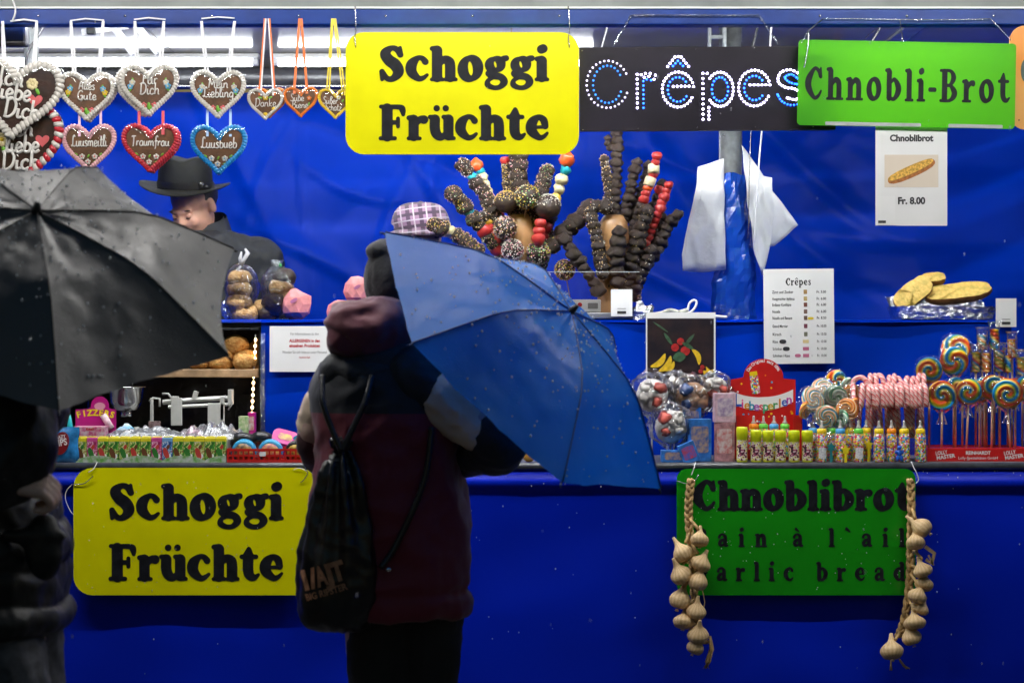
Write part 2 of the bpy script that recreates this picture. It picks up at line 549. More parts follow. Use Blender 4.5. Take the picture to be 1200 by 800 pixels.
SANS = {}
def sans(mb, text, cx, z, size, y=0.0, align='CENTER', bold=0.0, tf=None, width=None):
    """plain sans print, size = text size in metres, facing -y"""
    key = (text, align, bold)
    if key not in SANS:
        cu = bpy.data.curves.new('t', 'FONT'); cu.body = text; cu.align_x = align; cu.size = 1.0
        cu.offset = bold; cu.resolution_u = 3
        ob = bpy.data.objects.new('t', cu); col.objects.link(ob)
        dg = bpy.context.evaluated_depsgraph_get()
        me = bpy.data.meshes.new_from_object(ob.evaluated_get(dg), depsgraph=dg)
        SANS[key] = ([v.co.copy() for v in me.vertices], [tuple(p.vertices) for p in me.polygons])
        bpy.data.objects.remove(ob); bpy.data.curves.remove(cu); bpy.data.meshes.remove(me)
    vs, fs = SANS[key]
    kx = size
    if width and vs:
        w = max(v.x for v in vs) - min(v.x for v in vs)
        kx = width / w
    pv = [Vector((cx + v.x * kx, y, z + v.y * size)) for v in vs]
    if tf: pv = [tf @ v for v in pv]
    mb.add(pv, fs, False)

# hand-piped script, x-height .5, ascender 1
SC = {
 'a': (.56, [[(.45, .42), (.3, .5), (.1, .35), (.1, .12), (.28, 0), (.44, .14), (.46, .45)], [(.46, .45), (.46, .1), (.58, .03)]]),
 'b': (.52, [[(.1, .95), (.1, .05)], [(.1, .3), (.25, .48), (.45, .34), (.42, .08), (.22, 0), (.1, .1)]]),
 'c': (.46, [[(.42, .4), (.28, .5), (.1, .36), (.1, .12), (.26, 0), (.46, .1)]]),
 'd': (.56, [[(.44, .4), (.28, .48), (.1, .34), (.1, .1), (.26, 0), (.44, .14)], [(.46, .98), (.46, .08), (.58, .03)]]),
 'e': (.5, [[(.06, .18), (.4, .3), (.36, .46), (.2, .5), (.08, .3), (.14, .05), (.3, 0), (.5, .12)]]),
 'f': (.42, [[(.44, .86), (.34, 1), (.2, .85), (.2, .3), (.18, -.2), (.08, -.25)], [(.04, .45), (.4, .5)]]),
 'g': (.54, [[(.44, .42), (.28, .5), (.1, .34), (.12, .1), (.3, .05), (.44, .2)], [(.46, .46), (.46, -.1), (.34, -.3), (.12, -.22)]]),
 'h': (.54, [[(.1, .98), (.1, .02)], [(.1, .28), (.26, .48), (.42, .38), (.43, .04), (.54, .04)]]),
 'i': (.28, [[(.1, .48), (.1, .1), (.2, .02), (.3, .1)], [(.1, .7), (.13, .72)]]),
 'k': (.5, [[(.1, .98), (.1, .02)], [(.42, .48), (.14, .24), (.44, .02)]]),
 'l': (.3, [[(.1, .3), (.24, .8), (.16, .98), (.08, .8), (.1, .15), (.2, .02), (.32, .1)]]),
 'm': (.82, [[(.08, .48), (.08, .02)], [(.08, .3), (.22, .48), (.36, .38), (.37, .02)], [(.37, .3), (.52, .48), (.66, .38), (.68, .06), (.8, .05)]]),
 'n': (.54, [[(.08, .48), (.08, .02)], [(.08, .3), (.24, .48), (.4, .38), (.42, .06), (.54, .05)]]),
 'r': (.4, [[(.1, .48), (.1, .02)], [(.1, .28), (.22, .46), (.38, .44)]]),
 's': (.42, [[(.34, .44), (.2, .5), (.1, .38), (.3, .22), (.34, .08), (.2, 0), (.06, .06)]]),
 't': (.4, [[(.18, .85), (.16, .15), (.26, .02), (.4, .08)], [(.03, .55), (.36, .6)]]),
 'u': (.56, [[(.08, .48), (.08, .14), (.22, .02), (.38, .14), (.42, .48)], [(.42, .48), (.43, .1), (.56, .04)]]),
 'z': (.48, [[(.08, .46), (.4, .46), (.08, .03), (.44, .04)]]),
 'ß': (.5, [[(.1, -.1), (.12, .8), (.26, .98), (.4, .82), (.24, .54), (.44, .36), (.42, .08), (.22, .02)]]),
 'A': (.7, [[(.04, .02), (.34, .98), (.6, .02)], [(.14, .36), (.54, .38)]]),
 'B': (.62, [[(.12, .98), (.12, .02)], [(.04, .9), (.32, 1), (.5, .8), (.3, .55), (.12, .52)], [(.3, .55), (.56, .38), (.5, .08), (.26, 0), (.06, .06)]]),
 'D': (.7, [[(.14, .94), (.14, .04)], [(.02, .88), (.36, .98), (.62, .7), (.58, .25), (.32, .01), (.06, .05)]]),
 'F': (.58, [[(.2, .95), (.18, .02)], [(.04, .92), (.56, .95)], [(.18, .5), (.46, .52)]]),
 'G': (.7, [[(.58, .8), (.4, .98), (.14, .76), (.1, .3), (.32, .02), (.56, .16), (.56, .42)], [(.36, .42), (.6, .42), (.56, -.1)]]),
 'I': (.34, [[(.16, .98), (.16, .02)], [(.04, .94), (.28, .98)], [(.04, .03), (.28, .03)]]),
 'L': (.6, [[(.44, .82), (.34, .98), (.2, .82), (.2, .3), (.12, .04), (.04, .12), (.2, .12), (.4, .02), (.58, .1)]]),
 'M': (.86, [[(.08, .02), (.16, .96)], [(.16, .96), (.4, .3), (.64, .96)], [(.64, .96), (.7, .1), (.82, .05)]]),
 'S': (.58, [[(.5, .84), (.34, .98), (.14, .82), (.22, .58), (.46, .4), (.48, .14), (.26, .01), (.06, .12)]]),
 'T': (.6, [[(.3, .94), (.28, .04), (.2, .02)], [(.02, .88), (.2, .97), (.56, .95)]]),
 ' ': (.3, []),
}
SC['ü'] = (.56, SC['u'][1] + [[(.14, .72), (.15, .74)], [(.36, .72), (.37, .74)]])
def script(mb, text, cx, z, size, width, y, rad, slant=0.08, flat=0.7):
    """icing writing: rounded piped strokes on the plane y, text centred on cx"""
    tot = sum(SC[c][0] for c in text)
    k = width / tot
    x = cx - width / 2
    for c in text:
        for s in SC[c][1]:
            pts = [(x + (px + slant * pz) * k, y, z + pz * size) for px, pz in (spline(s, 4) if len(s) > 1 else s)]
            mb.tube(pts, rad, n=6)
        x += SC[c][0] * k

# ================================================================== the place
m_tarp = None
def tarp_mat(name, colr, rough=0.32, spec=.06):
    m, nt, b = node_mat(name, rough, spec)
    N, L = nt.nodes, nt.links
    tc = N.new('ShaderNodeTexCoord')
    n1 = N.new('ShaderNodeTexNoise'); n1.inputs['Scale'].default_value = 1.5; n1.inputs['Detail'].default_value = 1.2
    mp = N.new('ShaderNodeMapping'); mp.inputs['Scale'].default_value = (1, 1, 1.6); mp.inputs['Rotation'].default_value = (0, .5, 0)
    L.new(tc.outputs['Object'], mp.inputs['Vector']); L.new(mp.outputs[0], n1.inputs['Vector'])
    n2 = N.new('ShaderNodeTexNoise'); n2.inputs['Scale'].default_value = 5; n2.inputs['Detail'].default_value = 3
    n2.inputs['Distortion'].default_value = 1.2
    L.new(tc.outputs['Object'], n2.inputs['Vector'])
    cr = ramp(nt, n1.outputs[0], [(0.3, tuple(c * .82 for c in colr)), (0.7, tuple(min(1, c * 1.12) for c in colr))], 'LINEAR')
    L.new(cr, b.inputs['Base Color'])
    rr = N.new('ShaderNodeMapRange'); rr.inputs[3].default_value = rough - .04; rr.inputs[4].default_value = rough + .08
    L.new(n2.outputs[0], rr.inputs[0]); L.new(rr.outputs[0], b.inputs['Roughness'])
    b1 = N.new('ShaderNodeBump'); b1.inputs['Strength'].default_value = .8; b1.inputs['Distance'].default_value = .07
    L.new(n1.outputs[0], b1.inputs['Height'])
    b2 = N.new('ShaderNodeBump'); b2.inputs['Strength'].default_value = .03; b2.inputs['Distance'].default_value = .012
    L.new(n2.outputs[0], b2.inputs['Height']); L.new(b1.outputs[0], b2.inputs['Normal'])
    L.new(b2.outputs[0], b.inputs['Normal'])
    return m
m_tarp = tarp_mat('blue_tarpaulin', (0.0, 0.030, 0.42), .36)
m_tarp_front = tarp_mat('blue_tarpaulin_front', (0.0, 0.016, 0.48), 0.36, .16)
m_beam = mat('blue_painted_steel', (0.004, 0.035, 0.22), .4, spec=.3, var=(9, .18), bump=(40, .05))
m_white_lip = mat('white_profile', (.72, .74, .74), .4)
m_ceil = mat('glossy_ceiling_sheet', (.48, .455, .41), .13, spec=.4, var=(3, .06), bump=(4, .05, .01))
m_galv = mat('galvanised_steel', (.42, .45, .46), .38, metal=.85, var=(22, .3), rvar=.15, bump=(60, .08))
m_alu = mat('aluminium_profile', (.62, .65, .65), .36, metal=.7, var=(15, .12))
m_darkroll = mat('rolled_grey_foil', (.035, .035, .04), .3, var=(8, .2), bump=(14, .3, .03))
m_rail = mat('dark_grey_rail', (.05, .055, .065), .3, coat=.3, var=(30, .3), bump=(80, .1))
m_wood_old = mat('worn_wood', (.36, .23, .12), .6, var=(18, .35), bump=(50, .3))
m_blackin = mat('black_foil_lining', (.008, .009, .012), .28, bump=(8, .5, .04))
m_black = mat('black_plastic', (.012, .012, .013), .4)
m_counter = mat('counter_board', (.10, .10, .11), .5, var=(10, .2))
m_asphalt = mat('wet_asphalt', (.045, .046, .05), .32, var=(1.2, .3), bump=(90, .5, .01), rvar=.2)
m_tube = mat('lit_tube', (.9, .9, .9), .5, emit=((.93, .97, 1.0), TUBE_IN))
m_tube3 = mat('lit_beam_tube', (.9, .9, .9), .5, emit=((.96, .98, 1.0), TUBE_BEAM))
m_tube2 = mat('lit_awning_tube', (.9, .9, .9), .5, emit=((1.0, .97, .93), TUBE_AWN))
m_awn = mat('awning_cloth', (.32, .33, .35), .7, var=(4, .1), bump=(30, .1))
m_white = mat('white_plastic', (.75, .76, .76), .42, var=(12, .05))
m_chrome = mat('wire_steel', (.6, .6, .62), .25, metal=1.0)
m_cord_w = mat('white_cord', (.8, .8, .82), .6)

# ground
g = MB().grid(lambda u, v: Vector((-100 + 200 * u, -60 + 160 * v, 0)), 8, 8, False).build('ground', m_asphalt)
struct(g)

# stall frame
stall = thing('market_stall', 'market stall frame with blue beam, grey ceiling, steel posts and counter', 'stall', (0, 0, 0))
b_ = MB().box((0, .03, P(0, 19.5, 0).z), (5.6, .06, .052), bev=.004)
beam = b_.build('front_beam', m_beam, stall)
MB().box((0, .028, P(0, 9.5, 0).z), (5.6, .068, .006)).build('beam_lip', m_white_lip, beam)
sc_mb = MB()
for i in range(20):
    sc_mb.lathe([(.004, 0), (.004, .0015), (.002, .003)], (-2.6 + i * .275, -.0015, P(0, 19, 0).z), 8, axis='y', rot=Euler((0, 0, PI)))
stuff(sc_mb.build('screw_heads', m_chrome, beam))
for i in range(4):
    x0 = -2.75 + i * 1.375
    if i == 3: w_ = 1.03
    else: w_ = 1.37
    MB().box((x0 + w_ / 2, 1.15, 2.634), (w_, 2.1, .016)).build('ceiling_panel', m_ceil, stall)
MB().box((1.50, 1.1, 2.632), (.075, 2.0, .03), bev=.004).build('ceiling_edge_profile', m_alu, stall)
MB().box((0.35, .20, 2.557), (4.4, .06, .055), bev=.005).build('roof_profile', mat('grey_roof_profile', (.20, .225, .215), .5, var=(6, .15)), stall)
MB().box((-1.93, .17, 2.548), (.14, .1, .09), bev=.01).build('profile_joint', m_galv, stall)
MB().box((0, -.74, 3.12), (5.8, 1.5, .02), rot=Euler((R(3), 0, 0))).build('awning', m_awn, stall)
MB().box((0, 1.2, .11), (5.4, 2.0, .22)).build('platform', m_wood_old, stall)
# posts
pp = P(856, 100, .9)
MB().lathe([(.042, .22), (.042, 2.62)], (pp.x, pp.y, 0), 24).build('steel_post', m_galv, stall)
pl = P(37, 100, .35)
MB().lathe([(.024, .22), (.024, 2.62)], (pl.x, pl.y, 0), 20).build('steel_post', m_galv, stall)
for sx in (-2.72, 2.3):
    MB().box((sx, .05, 1.3), (.06, .06, 2.6), bev=.004).build('corner_post', m_alu, stall)
# bracket beside the post, brackets under the ceiling at left
br = MB()
q0 = P(834, 40, .86)
br.box((q0.x - .008, q0.y, 2.5), (.008, .05, .24)); br.box((q0.x + .045, q0.y, 2.5), (.012, .05, .24))
br.box((q0.x + .02, q0.y, 2.46), (.05, .02, .012)); br.box((q0.x + .02, q0.y, 2.55), (.05, .02, .012))
br.build('post_bracket', m_galv, stall)
br = MB()
a, b2, c2, d2 = P(103, 35, .8), P(152, 30, .8), P(156, 65, .8), P(186, 62, .8)
br.tube([P(96, 38, .8), P(150, 30, .8)], .012, 4, smooth=False)
br.tube([P(132, 30, .8), P(157, 64, .8)], .014, 4, smooth=False)
br.tube([P(160, 30, .8), P(186, 63, .8)], .014, 4, smooth=False)
br.build('ceiling_strut', m_white, stall)
MB().box(P(107, 37, .79), (.03, .03, .025), bev=.004).build('strut_end_cap', m_black, stall)
MB().box(P(13, 40, .12), (.11, .05, .085), bev=.01).build('corner_bracket', m_black, stall)
# counter
zc = 1.064
MB().box((0, .24, zc - .012), (5.4, .44, .024)).build('counter_top', m_counter, stall)
MB().tube([(-2.7, -.012, P(0, 546, 0).z), (2.7, -.012, P(0, 546, 0).z)], .0125, 14).build('counter_rail', m_rail, stall)

# long soft drapes of the hanging sheet: from, to, width, depth
FOLDS = [(.45, 2.5, 1.0, 1.7, .07, .030), (.75, 2.5, 1.5, 2.0, .06, .026), (.5, 2.25, 1.35, 1.75, .05, .022), (.3, 1.9, .95, 1.45, .05, .018), (1.1, 2.45, 1.75, 2.2, .05, .018), (-1.3, 2.5, -.95, 1.6, .06, .018), (-.85, 2.45, -1.2, 1.9, .05, .014), (-.6, 2.45, -.1, 1.6, .07, .022),
         (-.35, 2.3, -.75, 1.5, .05, .016), (-1.05, 1.95, -.55, 1.55, .05, .018), (-.9, 2.2, -.45, 2.05, .04, .010), (-2.2, 2.4, -1.6, 1.9, .06, .02), (.05, 2.5, .3, 1.6, .05, .016), (1.3, 1.95, 2.1, 1.75, .05, .016), (1.4, 1.75, 2.2, 1.62, .04, .012), (1.5, 2.3, 2.2, 2.05, .05, .014)]
def tarp_noise(x, z, k=0):
    n = noise.noise(Vector((x * .55 + z * .35 + k, z * .5 - x * .2, k * 1.3)))
    n2 = 1 - abs(noise.noise(Vector((x * 1.3 + z * .9 + 5 + k, z * 1.0 - x * .45, 2.2 + k))))
    n3 = 1 - abs(noise.noise(Vector((x * 2.6 - z * 1.6 + k, z * 2.1 + x * .8, 7.1 + k))))
    cr = sum(a * math.exp(-((x + .04 * math.sin(z * 3 + a * 900) - c) / .012) ** 2) for c, a in ((-1.9, .006), (-.86, .008), (-.33, .010), (.28, .006), (.95, .009)))
    for (x0, z0, x1, z1, wd, am) in FOLDS:
        dx, dz = x1 - x0, z1 - z0; L2 = dx * dx + dz * dz; t = ((x - x0) * dx + (z - z0) * dz) / L2
        if -.3 < t < 1.3:
            dd = ((x - x0) * dz - (z - z0) * dx) / math.sqrt(L2) + .05 * math.sin(t * 3 + am * 300)
            e = max(0, 1 - (abs(t - .5) / .8) ** 2); q = dd / wd
            cr += am * e * (math.exp(-q * q) if q < 0 else math.exp(-(q * 2.4) ** 2))
    return n * .09 + (n2 - .7) * .09 + (n3 - .7) * .022 - cr
# counter cover: hem roll at the top, then hanging cloth
def cover(u, v):
    x = -2.7 + 5.4 * u
    z = 1.046 - v * 1.03
    d = 1.046 - z
    y = -.012 - .03 * math.sin(min(1, d / .045) * PI / 2) + .02 * max(0, min(1, (d - .045) / .02))
    fold = .010 * noise.noise(Vector((x * 2.3, z * .5, 3))) + .006 * (1 - abs(noise.noise(Vector((x * 5, z * 1.4 + x, 9)))))
    y += fold * min(1, d / .1) - .006 * math.exp(-((d - .06) / .012) ** 2)
    return Vector((x, y + .005, z))
cv = MB().grid(lambda u, v: cover(u, v ** 1.6), 220, 60).build('counter_cover', m_tarp_front)
_r = random.Random(9); _mb = MB()
for _ in range(130):
    _p = cover(_r.uniform(.18, .82), _r.uniform(.02, .7) ** 1.6); _q = _r.uniform(.0010, .0022); _mb.ball(_p + Vector((0, -.001, 0)), (_q, _q, _q * 1.4), 6, 4)
stuff(_mb.build('raindrops', mat('water_drop', (.62, .66, .72), .12, spec=.6), cv))
tag(cv, 'glossy blue tarpaulin hanging over the front of the counter below the rail', 'tarpaulin')

# back wall of blue tarpaulin and its return at the right
XR = 1.39
def wall(u, v):
    x = -2.7 + (XR + 2.7) * u; z = .22 + (2.51 - .22) * v
    return Vector((x, 2.0 + tarp_noise(x, z), z))
bw = MB().grid(wall, 220, 130).build('back_tarpaulin', m_tarp)
tag(bw, 'large wrinkled blue tarpaulin closing the back of the stall', 'tarpaulin')
def wall2(u, v):
    x = XR - .004 + .95 * u; z = .22 + 2.4 * v
    yy = 2.0 - 1.15 * u ** 1.9
    return Vector((x, yy + tarp_noise(x, z) - .003, z))
bw2 = MB().grid(wall2, 80, 110).build('side_tarpaulin', m_tarp)
tag(bw2, 'dark blue tarpaulin side wall behind the garlic bread tray', 'tarpaulin')
bw3 = MB().grid(lambda u, v: Vector((-2.68 + .03 * noise.noise(Vector((u * 4, v * 4, 0))), .1 + 1.9 * u, .22 + 2.35 * v)), 30, 30).build('left_tarpaulin', m_tarp)
tag(bw3, 'blue tarpaulin side wall beside the gingerbread hearts', 'tarpaulin')
rl = MB()
rl.tube([(-2.65 + i * .2, 1.96 + .006 * math.sin(i * 2.1), 2.552 + .004 * math.sin(i)) for i in range(21)], .045, 16)
ro = rl.build('rolled_sheet', m_darkroll); tag(ro, 'dark grey rolled up plastic sheet above the back tarpaulin', 'sheet roll')
tr = MB()
tr.tube([(-2.65, 1.915, 2.515), (XR, 1.915, 2.515)], .006, 8)
tr.build('hanging_rod', m_chrome, ro)

# ---- display shelf on the counter
shelf = thing('display_shelf', 'raised blue covered display shelf standing at the back of the counter', 'shelf', (0, .45, zc))
def sl(v): return Vector(v) - Vector((0, .45, zc))
zs = P(0, 375, .45).z
xl, xo, xr = -1.55, P(306, 0, .45).x, P(1185, 0, .45).x
def shelf_front(u, v):
    x = xo + (xr - xo) * u; z = zc + (zs - zc) * v
    y = .45 + .012 * noise.noise(Vector((x * 2.5, z * 3, 1))) + .016 * (abs(noise.noise(Vector((x * 1.8 + z, z * 3.5 - x * .6, 6)))))
    return sl((x, y - .004, z))
MB().grid(shelf_front, 120, 24).build('blue_front_cover', m_tarp, shelf)
def shelf_top(u, v):
    x = xl + (xr - xl) * u; y = .44 + .5 * v
    return sl((x, y, zs + .003 + .003 * noise.noise(Vector((x * 4, y * 6, 2))) - (.010 if v == 0 else 0)))
MB().grid(shelf_top, 100, 6).build('shelf_cover', m_tarp, shelf)
MB().box(sl(((xl + xr) / 2, .70, zs - .012)), (xr - xl, .48, .018)).build('shelf_board', m_black, shelf)
MB().box(sl((xr - .008, .70, (zc + zs) / 2 - .01)), (.012, .48, zs - zc - .03)).build('side_panel', m_tarp, shelf)
# open cabinet at the left with a lining of black foil
MB().grid(lambda u, v: sl((xl + (xo - xl) * u, .93 + .012 * noise.noise(Vector((u * 9, v * 5, 3))), zc + (zs - .03 - zc) * v)), 30, 14).build('cabinet_lining', m_blackin, shelf)
MB().box(sl((xo - .006, .70, (zc + zs) / 2 - .01)), (.010, .46, zs - zc - .03)).build('cabinet_side', m_blackin, shelf)
MB().box(sl((xl - .006, .70, (zc + zs) / 2 - .01)), (.010, .46, zs - zc - .03)).build('cabinet_side', m_blackin, shelf)
zw = P(0, 432.5, .46).z
MB().box(sl(((xl + xo) / 2 - .004, .66, zw - .014)), (xo - xl - .014, .40, .028), bev=.003).build('wooden_shelf', m_wood_old, shelf)
# clear plastic edge strip and the string of warm lights in the cabinet
MB().box(sl(P(308, 452, .443)), (.016, .004, .36)).build('clear_edge_strip', film('clear_strip', .12, rough=.05), shelf)
m_warm = mat('warm_led', (1, .8, .5), .5, emit=((1.0, .62, .28), 45))
st = MB()
for k in range(13):
    st.ball(sl(P(299.5 - k * .35, 398 + k * 7.2, .475)), .0045, 6, 4)
stuff(st.build('warm_light_string', m_warm, shelf))
MB().tube([sl(P(299.5, 392, .477)), sl(P(295, 488, .477))], .002, 6).build('light_cable', m_white, shelf)

# ---- fluorescent lamps
def lamp(name, label, x0, x1, y, z, m, group, rad=.014, wing=.10):
    o = thing(name, label, 'lamp', ((x0 + x1) / 2, y, z), 0, group)
    w = x1 - x0
    MB().tube([(-w / 2 + .02, 0, 0), (w / 2 - .02, 0, 0)], rad, 12).build('tube', m, o)
    MB().box((0, 0, .027), (w + .02, .05, .018), bev=.004).build('housing', m_white, o)
    MB().box((0, 0, .0165), (w, wing, .003)).build('reflector', m_white, o)  # plate added over the tube to keep its light off the ceiling
    for s in (-1, 1):
        MB().box((s * (w / 2 - .006), 0, .002), (.024, .030, .026), bev=.004).build('end_cap', m_white, o)
    return o
zt = P(0, 74, 1.75).z
lamp('ceiling_lamp', 'lit white tube lamp under the ceiling above the gingerbread hearts', P(-90, 0, 1.75).x, P(301, 0, 1.75).x, 1.75, zt, m_tube, 'tube lamps under the stall ceiling')
lamp('ceiling_lamp', 'lit white tube lamp under the ceiling behind the small hearts and yellow sign', P(321, 0, 1.75).x, P(700, 0, 1.75).x, 1.75, zt, m_tube, 'tube lamps under the stall ceiling')
for (p0, p1, lab) in ((-40, 330, 'lit tube lamp hidden behind the beam above the gingerbread hearts'), (420, 790, 'lit tube lamp hidden behind the beam above the upper yellow sign'), (960, 1139, 'lit tube lamp behind the beam above the upper green sign, one end showing')):
    lamp('beam_lamp', lab, P(p0, 0, .12).x, P(p1, 0, .12).x, .12, P(0, 24.5, .12).z, m_tube3, 'tube lamps behind the front beam', .011, .046)
for k, x in enumerate((-1.6, 0.0, 1.6)):
    lamp('awning_lamp', 'lit tube lamp mounted under the front awning, %s' % ('above the hearts', 'above the yellow sign', 'above the green sign')[k], x - .62, x + .62, -1.22, 2.96, m_tube2, 'tube lamps under the front awning')

# ---- cables under the roof
def cable(label, pts, rad, m, name='cable'):
    o = MB().tube([Vector(p) for p in spline([tuple(p) for p in pts], 8)], rad, 8).build(name, m)
    tag(o, label, 'cable'); return o
cable('black cable hanging beside the yellow sign behind the light sign', [P(712, 30, .3), P(709, 42, .3), P(704, 60, .3)], .004, m_black)
cable('black cable dropping behind the light sign next to the steel post', [P(893, -8, .3), P(892, 15, .28), P(886, 40, .3), P(880, 62, .3)], .004, m_black)
cable('white cord hanging behind the upper edge of the light sign', [P(908, -6, .3), P(904, 30, .3), P(902, 62, .3)], .003, m_cord_w)
cable('black cable crossing under the ceiling right of the light sign', [P(1036, 20, .4), P(1030, 35, .4), P(1018, 55, .4)], .004, m_black)
cable('dark cable curving above the beam near the steel post', [P(790, 12, .25), P(805, 5, .25), P(818, -6, .25)], .005, m_black)
cable('thin blue black cable beside the gingerbread hearts', [P(58, 20, .3), P(45, 42, .3), P(33, 62, .3), P(26, 100, .3)], .004, m_black)
cable('white loop of string over the beam at the corner', [P(15, -4, .0) + Vector((0, -.02, 0)), P(18, 12, -.02), P(15, 24, -.02)], .003, m_cord_w, 'string_loop')

# ================================================================== signs and papers
m_yellow = mat('yellow_sign_sheet', (.80, .77, .0), .28, spec=.4, var=(3.5, .08), bump=(9, .05, .02))
m_ink = mat('black_vinyl_letters', (.009, .010, .014), .45, spec=.18, var=(35, .5), rvar=.12)
m_greenlow = mat('green_sign_sheet', (.006, .26, .006), .25, spec=.5, var=(3, .1), bump=(12, .04, .02))
m_paper = mat('white_paper', (.78, .79, .80), .35, coat=.25, var=(6, .03), bump=(9, .08, .02))
m_print = mat('print_black', (.03, .03, .035), .5)
m_print_grey = mat('print_grey', (.22, .22, .23), .5)
m_print_red = mat('print_red', (.5, .01, .02), .5)
# translucent green sheet
m_green_t = bpy.data.materials.new('translucent_green_sheet'); m_green_t.use_nodes = True
nt = m_green_t.node_tree; bb = nt.nodes['Principled BSDF']
bb.inputs['Base Color'].default_value = (.07, .42, .03, 1); bb.inputs['Roughness'].default_value = .3
tl = nt.nodes.new('ShaderNodeBsdfTranslucent'); tl.inputs[0].default_value = (.42, .85, .01, 1)
mx = nt.nodes.new('ShaderNodeMixShader'); mx.inputs[0].default_value = .5
nt.links.new(bb.outputs[0], mx.inputs[1]); nt.links.new(tl.outputs[0], mx.inputs[2])
nt.links.new(mx.outputs[0], nt.nodes['Material Output'].inputs[0])

def board(name, label, cat, px0, py0, px1, py1, y, m, r=.004, th=.004, rot=0.0, group=None):
    """an upright sheet; its Empty sits at the sheet's centre; returns it with a local-point function"""
    c = P((px0 + px1) / 2, (py0 + py1) / 2, y)
    o = thing(name, label, cat, c, 0, group)
    o.rotation_euler = (0, R(rot), 0)
    s = S(y); w, h = (px1 - px0) / s, (py1 - py0) / s
    MB().prism(rrect(w, h, r), 0, th).build('sheet' if cat in ('poster', 'paper', 'menu') else 'board', m, o)
    cx, cy = (px0 + px1) / 2, (py0 + py1) / 2
    def lp(px, py, dy=0.0):
        return Vector(((px - cx) / s, dy, (cy - py) / s))
    return o, lp, s

def text_cooper(o, lp, s, txt, x0, x1, top, base, rk=1.0, sp=0.0, dy=-.0012, m=None, name='letter'):
    tot = sum(GL[c][0] + sp for c in txt) - sp
    k = (lp(x1, 0).x - lp(x0, 0).x) / tot; x = lp(x0, 0).x
    for ch in txt:
        if ch != ' ':
            mb = MB(); letters(mb, ch, x, x + GL[ch][0] * k, lp(0, base).z, (base - top) / s, dy, rk)
            mb.build(name, m or m_ink, o)
        x += (GL[ch][0] + sp) * k

def wire(o, pts, rad=.0016, m=None, name='hook'):
    return MB().tube([Vector(p) for p in spline([tuple(p) for p in pts], 5)], rad, 6).build(name, m or m_chrome, o)

# upper yellow sign
o, lp, s = board('yellow_sign', 'bright yellow rounded sign hanging from the beam reading Schoggi Früchte', 'sign', 405, 38, 678.5, 181, -.035, m_yellow, .058)
text_cooper(o, lp, s, 'Schoggi', 444, 644, 54, 95.5, 1.06)
text_cooper(o, lp, s, 'Früchte', 444, 645, 123, 164.5, 1.06)
for hx in (416, 666):
    wire(o, [lp(hx, 13, .07), lp(hx, 8, .05), lp(hx, 8, -.0), lp(hx + 1, 20, -.008), lp(hx + 1, 38, -.006), lp(hx, 44, -.004), lp(hx + 1, 54, -.004), lp(hx + 1, 56, -.001)], .0018)
# lower yellow sign
o, lp, s = board('yellow_sign', 'yellow Schoggi Früchte sign hung on the blue counter front behind the drawstring bag', 'sign', 86, 548, 372, 697, -.07, m_yellow, .06)
text_cooper(o, lp, s, 'Schoggi', 127.5, 333, 566, 609, 1.06)
text_cooper(o, lp, s, 'Früchte', 127.5, 334, 637, 680, 1.06)
wire(o, [lp(114, 541, -.0), lp(110, 549, -.006), lp(104, 553, -.006)], .0014, m_cord_w)
wire(o, [lp(85, 567, -.004), lp(95, 567, -.006), lp(101, 565, -.008), lp(106, 561, -.01), lp(110, 557, -.012)], .0018)
wire(o, [lp(85, 567, -.003), lp(78, 575, -.002), lp(77, 585, -.002), lp(82, 598, .002), lp(86, 603, .004)], .0012, m_cord_w)
wire(o, [lp(359, 541, -.0), lp(358, 549, -.008), lp(361, 554, -.01), lp(356, 562, -.008), lp(352, 565, -.004)], .0016)
wire(o, [lp(344, 550, -.004), lp(352, 548, -.008), lp(360, 552, -.008)], .0012, m_cord_w)
# lower green sign
o, lp, s = board('green_sign', 'dark green sign on the counter front reading Chnoblibrot, Pain à l`ail, Garlic bread', 'sign', 793, 549, 1073, 697, -.055, m_greenlow, .034)
text_cooper(o, lp, s, 'Chnoblibrot', 812, 1068, 562, 598, 1.04)
text_cooper(o, lp, s, 'Pain à l`ail', 813, 1061, 618, 640.5, .92, .62)
text_cooper(o, lp, s, 'Garlic bread', 813, 1061, 657.5, 680.5, .92, .52)
wire(o, [lp(793, 563, -.004), lp(803, 566, -.008), lp(812, 565, -.01), lp(818, 556, -.012)], .0016)
wire(o, [lp(815, 541, 0), lp(813, 548, -.008), lp(810, 556, -.008)], .0014, m_cord_w)
wire(o, [lp(1068, 541, 0), lp(1071, 549, -.008), lp(1074, 555, -.008), lp(1076, 562, -.006), lp(1073, 566, -.004)], .0016, m_cord_w)
m_drop = mat('water_drop', (.62, .66, .72), .12, spec=.6)
# drops of rain on the lower signs
for sg in [x for x in bpy.data.objects if x.get('category') == 'sign' and x.location.z < 1.2]:
    rnd = random.Random(sg.location.x); mb = MB()
    for _ in range(70):
        q_ = rnd.uniform(.0008, .0018); mb.ball((rnd.uniform(-.36, .36), -.0006, rnd.uniform(-.19, .17)), (q_, q_ * .7, q_ * 1.2), 6, 4)
    stuff(mb.build('raindrops', m_drop, sg))
